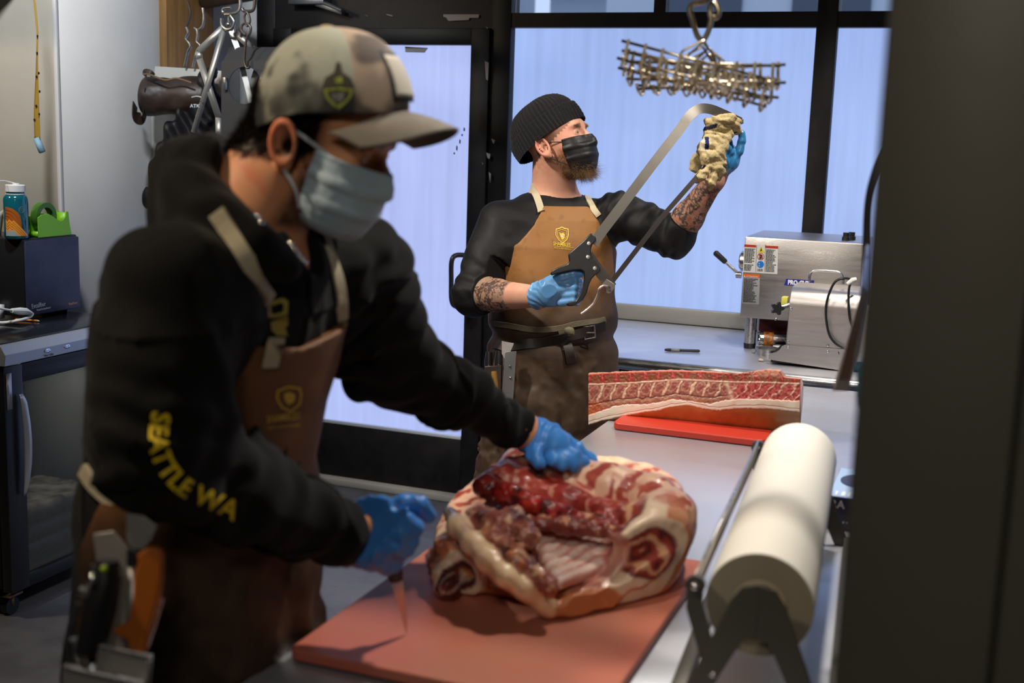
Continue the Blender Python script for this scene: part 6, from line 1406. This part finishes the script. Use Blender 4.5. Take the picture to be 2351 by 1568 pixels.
Pc = V.reshape(-1, 3); n1 = fbm(Pc, 22, 81, 3); fro = (np.abs(np.repeat(th, nv) % (2*math.pi)-math.pi) > math.pi*.73).astype(float)
c1 = np.tile(lin3(150, 153, 140), (len(Pc), 1)); c1 = mixc(c1, lin3(52, 56, 52), sstep(n1-(Pc[:, 2]-.06)*6, .05, .3)); c1 = mixc(c1, lin3(28, 29, 27), sstep(-Pc[:, 2]+.012*n1, -.055, -.02)*.8); c1 = mixc(c1, lin3(168, 168, 150), sstep(-n1, .25, .5)*.5)
c2 = np.tile(lin3(158, 140, 122), (len(Pc), 1)); c2 = mixc(c2, lin3(82, 72, 66), sstep(n1-(Pc[:, 2]-.06)*4, -.1, .3)); CC = mixc(c1, c2, fro) if False else c1*(1-fro[:, None])+c2*fro[:, None]
idx = np.arange(nu*nv).reshape(nu, nv); i2 = np.roll(idx, -1, 0); Fq = np.stack([idx[:, :-1], i2[:, :-1], i2[:, 1:], idx[:, 1:]], -1).reshape(-1, 4)
capm = mat('camouflage_cap_cloth', (.2, .2, .18), .8, attr=True, bump=.7, bscale=900, bdet=1, bdist=.001)
cp_ = mesh('cap', cc+Pc@RC.T, Fq, capm, nm, True, CC); m = cp_.modifiers.new('s', 'SOLIDIFY'); m.thickness = .003; m.offset = 0
B().lathe(CXf(0, 0, .118), RC[:, 2], [(0, 0), (.009, 0), (.010, .003), (.008, .006), (0, .0075)], 20).go('button', mat('tan_button', (.36, .26, .13), .7), cp_)
def visor(u, v):
    an = (u-.5)*2*1.18; r0x, r0y = .112, .090; ext = .078*math.cos(an*.98)**.55 if abs(an) < 1.6 else 0; bx_ = r0x*math.cos(an)+ext*v; by_ = r0y*math.sin(an)*(1+.02*v)
    return CXf(bx_, by_, .006-.012*v-4.2*by_**2*(1)-.15*ext*v*v)
visc = mat('grey_brown_visor', (.135, .118, .092), .75, bump=.4, bscale=500, var=(.11, .095, .075), vscale=30)
B().grid(visor, 40, 14).go('visor', visc, cp_, solid=.004)
# cap patches
capF = lambda P: (lambda q: (np.sqrt((q[:, 0]/.114)**2+(q[:, 1]/.092)**2+(np.maximum(q[:, 2]-.002, 0)/.120)**2)-1)*.09)((P-cc)@RC)
capBV = BVHTree.FromPolygons([tuple(v.co) for v in cp_.data.vertices], [tuple(p.vertices) for p in cp_.data.polygons])
def bvhF(P):
    out = np.empty(len(P))
    for i, p in enumerate(P): r = capBV.find_nearest(Vector(p)); out[i] = r[3]-.0018
    return out
px0, py0 = 777, 212
pt = lambda r, n, sy=1.0, ph=0: [(px0+r*math.cos(2*math.pi*k/n+ph), py0+r*sy*math.sin(2*math.pi*k/n+ph)) for k in range(n)]
drape_poly('badge', [[(px0-38, py0-12), (px0-30, py0-34), (px0-10, py0-46), (px0-4, py0-70), (px0+4, py0-70), (px0+9, py0-46), (px0+28, py0-34), (px0+37, py0-12), (px0+33, py0+12), (px0+14, py0+34), (px0, py0+46), (px0-16, py0+34), (px0-34, py0+12)]], bvhF, mat('badge_dark', (.035, .03, .015), .8), cp_, off=.001, cuts=3)
o_ = [(px0-34, py0-8), (px0-20, py0-8), (px0, py0-12), (px0+20, py0-8), (px0+34, py0-8), (px0+29, py0+12), (px0+12, py0+30), (px0, py0+38), (px0-13, py0+30), (px0-29, py0+12)]; i_ = [(px0+(x-px0)*.78, py0+2+(y-py0)*.72) for x, y in o_]
drape_poly('badge_print', ringpoly(o_, i_)+[[(px0-8, py0-34), (px0+8, py0-36), (px0+10, py0-22), (px0-8, py0-20)]], bvhF, mat('badge_green', (.20, .24, .03), .8), cp_, off=.002, cuts=2)
drape_poly('badge_centre', [[(px0-16, py0+2), (px0+14, py0), (px0+10, py0+16), (px0, py0+24), (px0-12, py0+16)]], bvhF, mat('badge_grey', (.12, .12, .11), .8), cp_, off=.002, cuts=2)
fpP = [CXf(.1135*math.cos(a)*(1-.10*z/.07), .091*math.sin(a)*(1-.10*z/.07), .018+z) for a, z in ((-.30, 0), (.30, 0), (.30, .066), (-.30, .066))]
def fpatch(u, v, o=0, mg=0): a = (-.33+mg)+(.66-2*mg)*u; z = .020+mg*.12+(.066-mg*.24)*v; k = math.sqrt(max(0, 1-(max(z-.002, 0)/.120)**2)); k = k**.78; return CXf((.1185+o)*k*math.cos(a)+.003, (.095+o)*k*math.sin(a), z)
B().grid(lambda u, v: fpatch(u, v), 14, 10).go('front_patch', mat('patch_black', (.01, .01, .012), .7), cp_, solid=.003)
B().grid(lambda u, v: fpatch(u, v, .0022, .045), 14, 10).go('front_patch_panel', mat('patch_cream', (.42, .39, .33), .8), cp_, solid=.002)
# mask
mblue = mat('pale_blue_mask_fabric', (.40, .56, .64), .6, bump=.35, bscale=90, var=(.46, .58, .66), vscale=12)
mk2, mk2F = mask_part(hc3, RH2, HX2, mblue, nm, headF2, .030, None, size=1.03)
mw = mat('mask_white_edge', (.50, .55, .60), .7)
for z0_, z1_, x0_ in ((.004, .018, .05), (-.080, -.030, .04)):
    for s_ in (-1, 1): B().tube(bez([HX2(x0_, s_*.064, z0_), HX2(.028, s_*.076, (z0_+z1_)/2), HX2(-.002, s_*.086, z1_)]), 0, flat=(.0048, .0012, RH2[:, 1])).go('ear_loop', mw, mk2)
# hoodie
hs = [gchain([(s2R, .088), (s2R+(e2R-s2R)*.5, .080), (e2R, .064)], .03), gchain([(e2R, .064), (e2R+(w2R-e2R)*.45, .058), (w2R-(w2R-e2R)*.04, .047)], .03),
      gchain([(s2L, .084), (s2L+(e2L-s2L)*.5, .076), (e2L, .068)], .03), gchain([(e2L, .062), (e2L+(w2L-e2L)*.5, .050), (w2L-(w2L-e2L)*.06, .037)], .03)]
hood = gate(U(chain([(PD(648, 612, 1.58), .020), (PD(575, 568, 1.56), .028), (PD(500, 512, 1.57), .034), (PD(446, 445, 1.61), .036), (PD(436, 378, 1.67), .034), (PD(480, 362, 1.77), .026), (PD(600, 430, 1.80), .035), (PD(700, 530, 1.80), .030), (PD(735, 590, 1.76), .022)])+[cap(PD(438, 372, 1.67), PD(415, 490, 1.66), .034, .052), cap(PD(480, 500, 1.62), PD(420, 570, 1.60), .045, .05)], .03), *bnd([PD(380, 330, 1.6), PD(740, 620, 1.82), PD(400, 600, 1.6)], .08))
nax0, nax1 = PD(585, 500, 1.70), HX2(-.035, 0, 0)
def hoodF(P):
    d = tor2(P)-.006
    for g in hs: d = smin(d, g(P), .075)
    f1 = fbm(P, 7, 91, 3); tA, tB, tC, tD = limb_t(P, s2R, e2R), limb_t(P, e2R, w2R), limb_t(P, s2L, e2L), limb_t(P, e2L, w2L)
    def near(a, b_, t, r): return np.exp(-(np.linalg.norm(P-(a+(b_-a)*np.clip(t, 0, 1)[:, None]), axis=1)/r)**4)
    d = d+.005*f1+.0035*np.sin(P@A(20, 50, 22)+5*f1)
    d = d+.0045*np.sin(tA*24+4*f1)*near(s2R, e2R, tA, .12)*sstep(tA, .4, .8)+.0035*np.sin(tB*40+4*f1)*near(e2R, w2R, tB, .085)+.003*np.sin(tD*42+5*f1)*near(e2L, w2L, tD, .08)+.004*np.sin(tC*20+4*f1)*near(s2L, e2L, tC, .12)
    d = smin(d, hood(P)+.006*np.sin(P@(RT*45+UPC*60)+4*f1), .015)
    h = np.clip((P-nax0)@(nax1-nax0)/((nax1-nax0)@(nax1-nax0)), -.35, 3); dn = np.linalg.norm(P-(nax0+h[:, None]*(nax1-nax0)), axis=1)-(.074+.02*np.clip(h, 0, 1)); d = smax(d, -dn, .008)
    # open collar in front
    d = smax(d, -ell(nb3+Ff*.075+A(0, 0, -.005), (.05, .028, .07), framed(Ff))(P), .01)
    uR, uL = unit(w2R-e2R), unit(w2L-e2L); kR = np.linalg.norm(P-w2R, axis=1) < .10; kL = np.linalg.norm(P-w2L, axis=1) < .09
    d = np.where(kR, smax(d, (P-w2R)@uR+.004, .004), d); d = np.where(kL, smax(d, (P-w2L)@uL+.010, .004), d)
    return smax(d, 1.045-P[:, 2]+.01*f1, .012)
fleece = mat('black_fleece', (.0030, .0030, .0028), .85, bump=.5, bscale=420, sheen=.05, spec=.15)
lo, hi = bnd([s2R, e2R, w2R, s2L, e2L, w2L, nb3, P_pel, PD(440, 320, 1.64)], .13); lo[:2] -= .06; hi[:2] += .06
ho = sdf('hoodie', hoodF, lo, hi, .0052, fleece, nm)
zip_ = B()
for x, y in ((592, 498), (600, 512), (668, 560), (676, 572), (684, 584), (692, 594), (700, 603)):
    h_ = hit(hoodF, x, y)
    if h_ is not None: zip_.sph(h_+TC*.002, .0042, 10)
setp(zip_.go('zip', chrome, ho), kind='stuff')
# sleeve lettering follows the arm down and round the elbow
yel = mat('yellow_sleeve_print', (.95, .68, .012), .6)
path = bez([(352, 944, 0), (345, 1000, 0), (352, 1050, 0), (375, 1095, 0), (415, 1135, 0), (465, 1160, 0), (520, 1185, 0), (575, 1215, 0)], 8); pl2 = np.array([(a, b_) for a, b_, _ in path]); sl2 = np.concatenate([[0], np.cumsum(np.linalg.norm(np.diff(pl2, axis=0), axis=1))])
def onpath(x, y):
    i = min(max(np.searchsorted(sl2, x)-1, 0), len(sl2)-2); t = unit(pl2[i+1]-pl2[i]); c = pl2[i]+t*(x-sl2[i]); n = np.array([t[1], -t[0]]); p = c+n*(y-2); return p[0], p[1]
drape_text('lettering', 'SEATTLE WA', 62, hoodF, lambda x, y: onpath(x*.97, y*1.0), yel, ho, bold=1.4, off=.0015, sub=2)
gld = mat('dull_gold_print', (.36, .29, .05), .6)
o3 = [(616, 694), (650, 684), (662, 692), (660, 722), (630, 730), (616, 728)]; i3 = [(622, 702), (646, 694), (652, 700), (650, 716), (630, 722), (622, 720)]
drape_poly('chest_logo', ringpoly(o3, i3)+[[(640, 732), (660, 726), (662, 745), (655, 752), (661, 772), (636, 770), (624, 758), (622, 740)]], hoodF, gld, ho, off=.0015, cuts=2)
# apron
sk2 = [(.35, P_pel[0]-.0, P_pel[1], .225, .15), (.70, P_pel[0], P_pel[1], .205, .148), (P_pel[2], P_pel[0], P_pel[1], .185, .145), (PD(450, 1120, 1.79)[2], *PD(450, 1120, 1.79)[:2], .17, .14)]
sk2.sort(key=lambda s: s[0]); sk2F = loft(sk2, Ff, .03)
to2 = lambda P: smin(tor2(P)-.008, sk2F(P), .03)
frontp = lambda py, d=1.66: PD(690, py, d)[2]
zt2 = frontp(800); wz2 = [(.3, .26), (frontp(1250), .25), (frontp(1100), .23), (frontp(1000), .20), (frontp(900), .145), (zt2, .115)]
def ap2(P):
    z = P[:, 2]; cx_ = np.interp(z, [s[0] for s in T2], [s[1] for s in T2]); cy_ = np.interp(z, [s[0] for s in T2], [s[2] for s in T2])
    u = (P[:, 0]-cx_)*Lf[0]+(P[:, 1]-cy_)*Lf[1]; v = (P[:, 0]-cx_)*Ff[0]+(P[:, 1]-cy_)*Ff[1]; s = np.arctan2(u, v)*.155; w = np.interp(z, [a for a, _ in wz2], [b for _, b in wz2]); n1 = fbm(P, 9, 95, 3)
    lowr = sstep(-z, -1.12, -1.0); base_ = to2(P); d = base_-.012+.003*n1+.006*np.sin(s*42+4*n1)*lowr
    d = smax(d, -(base_+.010), .002); return smax(smax(d, np.abs(s)-w, .004), z-zt2-.15*np.abs(s), .003)
def ap2col(P):
    z = P[:, 2]; n1, n2 = fbm(P, 9, 96, 4), fbm(P, 45, 97, 3); C = np.tile(lin3(114, 74, 38), (len(P), 1)); C = mixc(C, lin3(92, 58, 30), np.clip(n1*.8+.3, 0, 1)*.6)
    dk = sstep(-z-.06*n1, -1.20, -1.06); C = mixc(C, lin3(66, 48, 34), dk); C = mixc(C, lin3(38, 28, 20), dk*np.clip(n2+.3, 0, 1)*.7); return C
lo, hi = bnd([P_pel+A(-.27, -.27, -.6), P_pel+A(.36, .27, .4)], 0); lo[2] = .35; hi[2] = zt2+.06
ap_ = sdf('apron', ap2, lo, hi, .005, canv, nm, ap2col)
all2 = lambda P: np.minimum(hoodF(P), ap2(P))
band(all2, [(498, 486), (530, 535), (560, 590), (592, 640), (618, 690)], .024, .0015, 'neck_strap', webm, ap_, off=.003); band(all2, [(634, 775), (628, 800), (618, 842)], .024, .0015, 'strap_end', webm, ap_, off=.003)
band(all2, [(741, 512), (752, 560), (770, 620), (783, 680), (785, 745)], .018, .0015, 'neck_strap', webm, ap_, off=.003)
fr_l = [(690, 890), (694, 905), (690, 930), (668, 948), (645, 936), (634, 915), (636, 896), (662, 886)]
drape_poly('emblem', ringpoly(fr_l, sc1(fr_l, .84, (664, 915)))+[[(652, 905), (664, 900), (678, 906), (676, 922), (662, 930), (654, 918)]], ap2, ylp, ap_, off=.0016, cuts=2)
drape_text('lettering', 'SHAMBLES', 21, ap2, lambda x, y: (612+x*.78, 971-x*.10-y*1.1), ylp, ap_, bold=.3, off=.0016, sub=1)
drape_text('lettering', 'MEAT & PROVISIONS', 8.5, ap2, lambda x, y: (614+x*.94, 986-x*.10-y), ylp, ap_, off=.0016, sub=0)
# waist strap behind, trousers, shoes
tr2m = mat('black_trousers', (.012, .012, .013), .8, bump=.3, bscale=120)
def tr2(P): return smax(U([gate(loft(T2, Ff, .04), *bnd([P_pel+A(-.25, -.25, -.6), nb3], 0)), gchain(legs2(1, .022)), gchain(legs2(-1, .022))], .03)(P)-.004+.006*fbm(P, 10, 98), np.maximum(.10-P[:, 2], P[:, 2]-1.09), .006)
lo, hi = bnd([P_pel, A(P_pel[0], P_pel[1], .1)], .27); hi[2] = 1.12; sdf('trousers', tr2, lo, hi, .008, tr2m, nm)
for s_ in (1, -1):
    f_ = A(P_pel[0], P_pel[1], 0)+Lf*s_*.12; sdf('shoe', lambda P, f_=f_: smax(U([ell(f_+Ff*.04+A(0, 0, .045), (.13, .05, .045), framed(Ff)), ell(f_-Ff*.03+A(0, 0, .08), (.055, .048, .07), framed(Ff))], .03)(P), .004-P[:, 2], .004), *bnd([f_, f_+Ff*.1], .16), .007, beltm, nm)
tr_all = lambda P: np.minimum(np.minimum(tr2(P), hoodF(P)), ap2(P))
band(lambda P: np.minimum(tor2(P)-.010, tr2(P)), [(204, 1074), (222, 1102), (255, 1134), (300, 1165)], .022, .003, 'waist_strap', webm, ap_, off=.010)
# gloves
gl3 = mat('royal_blue_nitrile', (.045, .20, .60), .36, bump=.5, bscale=60, bdet=3, spec=.3, bdist=.0018, var=(.06, .25, .66), vscale=20)
G_ = lambda pts: U(chain([(PD(x, y, d), r) for x, y, d, r in pts]), .005)
pr = [cap(PD(806, 1234, 1.75), PD(850, 1216, 1.745), .043, .047), ell(PD(868, 1220, 1.74), (.038, .040, .046), np.stack([RT, TC, UPC], 1)), cap(PD(855, 1262, 1.745), PD(893, 1290, 1.755), .026, .020)]
fr3 = [G_([(888, 1175, 1.735, .017), (925, 1156, 1.735, .014), (962, 1158, 1.74, .0125), (984, 1186, 1.75, .0105)]), G_([(888, 1198, 1.715, .016), (928, 1196, 1.712, .0135), (950, 1212, 1.725, .0125), (940, 1226, 1.75, .011)]),
       G_([(886, 1224, 1.712, .016), (922, 1222, 1.710, .0132), (944, 1238, 1.725, .012), (930, 1250, 1.75, .011)]), G_([(880, 1250, 1.718, .015), (912, 1250, 1.715, .0125), (930, 1264, 1.73, .011), (916, 1272, 1.75, .010)]), G_([(850, 1190, 1.70, .018), (884, 1172, 1.69, .0145), (915, 1172, 1.695, .013)])]
def gR2(P):
    d = U(pr, .02)(P)
    for f_ in fr3: d = smin(d, f_(P), .006)
    n = fbm(P, 35, 101, 2); u = unit(w2R-e2R); return smax(d+.0012*np.sin(P@(RT*230+UPC*90)+5*n)+.001*n, -((P-w2R)@u)-.010, .002)
sdf('glove', gR2, *bnd([PD(800, 1250, 1.75), PD(990, 1140, 1.72), PD(900, 1300, 1.76), PD(850, 1180, 1.66)], .05), .0026, gl3, nm)
dq = dH
pl3 = [cap(PD(1212, 995, 2.13), PD(1248, 1015, dq-.01), .033, .036), ell(PD(1262, 1020, dq-.01), (.042, .034, .030), np.stack([unit(RT-.7*UPC), TC, unit(UPC+.7*RT)], 1))]
fl3 = [G_([(1285, 1008, dq, .016), (1322, 1030, dq, .0135), (1352, 1055, dq+.01, .012), (1375, 1081, dq+.01, .010)]), G_([(1282, 1026, dq-.02, .016), (1315, 1045, dq-.03, .0135), (1335, 1060, dq-.02, .012), (1348, 1076, dq-.01, .010)]),
       G_([(1270, 1038, dq-.03, .015), (1298, 1055, dq-.04, .013), (1318, 1066, dq-.035, .0125), (1326, 1078, dq-.02, .010)]), G_([(1252, 1042, dq-.03, .014), (1274, 1058, dq-.045, .012), (1290, 1070, dq-.045, .0105)]), G_([(1232, 1018, dq-.03, .017), (1226, 1046, dq-.05, .014), (1240, 1064, dq-.06, .0115)])]
def gL2(P):
    d = U(pl3, .02)(P)
    for f_ in fl3: d = smin(d, f_(P), .006)
    n = fbm(P, 35, 103, 2); u = unit(w2L-e2L); return smax(d+.0012*np.sin(P@(RT*200-UPC*120)+5*n)+.001*n, -((P-w2L)@u)-.002, .002)
sdf('glove', gL2, *bnd([PD(1205, 985, 2.13), PD(1380, 1085, dq), PD(1230, 1070, dq-.06)], .05), .0028, gl3, nm)
# knife in the hand
tip = PZ(934, 1455, .9225); k0 = PD(902, 1296, 1.765); kt = thing('boning_knife', 'boning knife held point-down on the near red board by the gloved hand', 'knife', tip)
side = unit(RT*.96+TC*.1); ax_ = unit(tip-k0); wv = unit(side-ax_*(side@ax_))
B().tube([PD(893, 1190, 1.74), PD(898, 1250, 1.752), k0, k0+ax_*.025], [.012, .013, .0135, .011], 14).go('handle', mat('dark_knife_handle', (.02, .012, .022), .4), kt)
n_ = 14; bb = B(); Lk = np.linalg.norm(tip-k0)
outl = [k0+ax_*Lk*s-wv*w_ for s, w_ in zip(np.linspace(.05, 1, n_), np.linspace(.009, 0, n_))]+[k0+ax_*Lk*s+wv*w_ for s, w_ in zip(np.linspace(.97, .05, n_), [.0105*(1-((s-.05)/.95)**2) for s in np.linspace(.97, .05, n_)])]
bb.prism(outl, np.cross(ax_, wv)*.0018).go('blade', mat('knife_blade', (.55, .50, .46), .22, 1), kt, smooth=False)
# ---------------------------------------------------------------- scabbard and tools on his right hip
dS = 1.45
sb = thing('knife_scabbard', 'open metal knife scabbard hanging at the right hip of the near man', 'knife scabbard', PD(240, 1480, dS))
gm = mat('scabbard_grey_metal', (.34, .33, .31), .42, .5)
def pq(pts, d, th, name, m, par, bev=.001): return B().prism([PD(x, y, d) for x, y in pts], TC*th).go(name, m, par, bev=bev)
pq([(224, 1482), (262, 1488), (342, 1506), (326, 1700), (222, 1700)], dS-.02, .004, 'front_plate', gm, sb); pq([(146, 1526), (180, 1538), (330, 1568), (326, 1700), (140, 1700)], dS-.035, .004, 'front_plate', gm, sb)
pq([(215, 1225), (262, 1218), (300, 1262), (296, 1330), (322, 1300), (330, 1330), (318, 1420), (300, 1500), (250, 1500), (225, 1300)], dS+.025, .003, 'back_plate', gm, sb)
B().tube([PD(150, 1530, dS-.036), PD(190, 1541, dS-.036), PD(328, 1570, dS-.036)], .0045).go('rim', steel, sb); B().tube([PD(226, 1484, dS-.022), PD(262, 1490, dS-.022), PD(341, 1508, dS-.022)], .0035).go('rim', steel, sb)
B().cyl(PD(176, 1465, dS-.01), PD(184, 1530, dS-.01), .011).go('post', steel, sb); B().tube([PD(328, 1506, dS), PD(352, 1440, dS+.02), PD(372, 1372, dS+.03)], .0028).go('side_wire', steel, sb)
t = thing('bench_scraper', 'flared grey steel scraper blade sticking out of the near scabbard', 'scraper', PD(315, 1260, dS))
pq([(290, 1177), (330, 1184), (362, 1206), (346, 1240), (330, 1262), (302, 1258), (293, 1240)], dS, .003, 'blade', gm, t); B().sph(PD(305, 1292, dS-.004), .0072, 14).go('rivet', chrome, t); pq([(296, 1256), (326, 1264), (318, 1300), (296, 1296)], dS-.001, .010, 'neck', black, t); B().tube([PD(308, 1300, dS+.005), PD(300, 1500, dS+.01)], .008).go('handle', gm, t)
orm = mat('orange_plastic_handle', (.38, .10, .008), .4)
t = thing('boning_knife', 'orange-handled knife standing in the near man\'s hip scabbard', 'knife', PD(350, 1270, dS))
B().prism([PD(x, y, dS+.004) for x, y in ((350, 1250), (374, 1256), (381, 1275), (379, 1330), (368, 1385), (352, 1440), (338, 1500), (308, 1486), (300, 1460), (272, 1450), (268, 1438), (290, 1428), (305, 1420), (314, 1370), (318, 1310), (328, 1280), (322, 1270))], TC*.018).go('handle', orm, t, bev=.004); B().tube([PD(330, 1500, dS+.0), PD(318, 1640, dS+.0)], 0, flat=(.022, .002, TC)).go('blade', steel, t)
t = thing('boning_knife', 'thick black-handled knife with a small green dot in the near man\'s hip scabbard', 'knife', PD(240, 1290, dS))
B().tube([PD(245, 1288, dS-.01), PD(244, 1320, dS-.01), PD(228, 1400, dS-.012), PD(206, 1500, dS-.012)], [.014, .019, .020, .017], 16).go('handle', black, t); B().sph(PD(239, 1306, dS-.030), .0045, 12).go('green_dot', mat('lime_dot', (.35, .50, .02), .4), t); B().tube([PD(208, 1500, dS-.006), PD(196, 1660, dS-.006)], 0, flat=(.03, .002, TC)).go('blade', steel, t)
t = thing('sharpening_steel', 'sharpening steel with silver ring hanging from the near scabbard', 'sharpening steel', PD(205, 1320, dS))
B().tube(bez([PD(x, y, dS-.02) for x, y in ((222, 1296), (214, 1320), (218, 1345), (204, 1362), (182, 1356))], 6), [.007]*25, 10).go('ring', steel, t) if False else B().tube(bez([PD(x, y, dS-.02) for x, y in ((222, 1300), (214, 1322), (216, 1342), (204, 1360), (184, 1355))], 6), .0065, 10).go('ring', steel, t)
B().tube([PD(180, 1385, dS-.02), PD(166, 1430, dS-.02), PD(150, 1480, dS-.02)], .0035).go('rod', steel, t)
B().sph(PD(213, 1328, dS-.026), .007, 12).go('rivet', chrome, t)
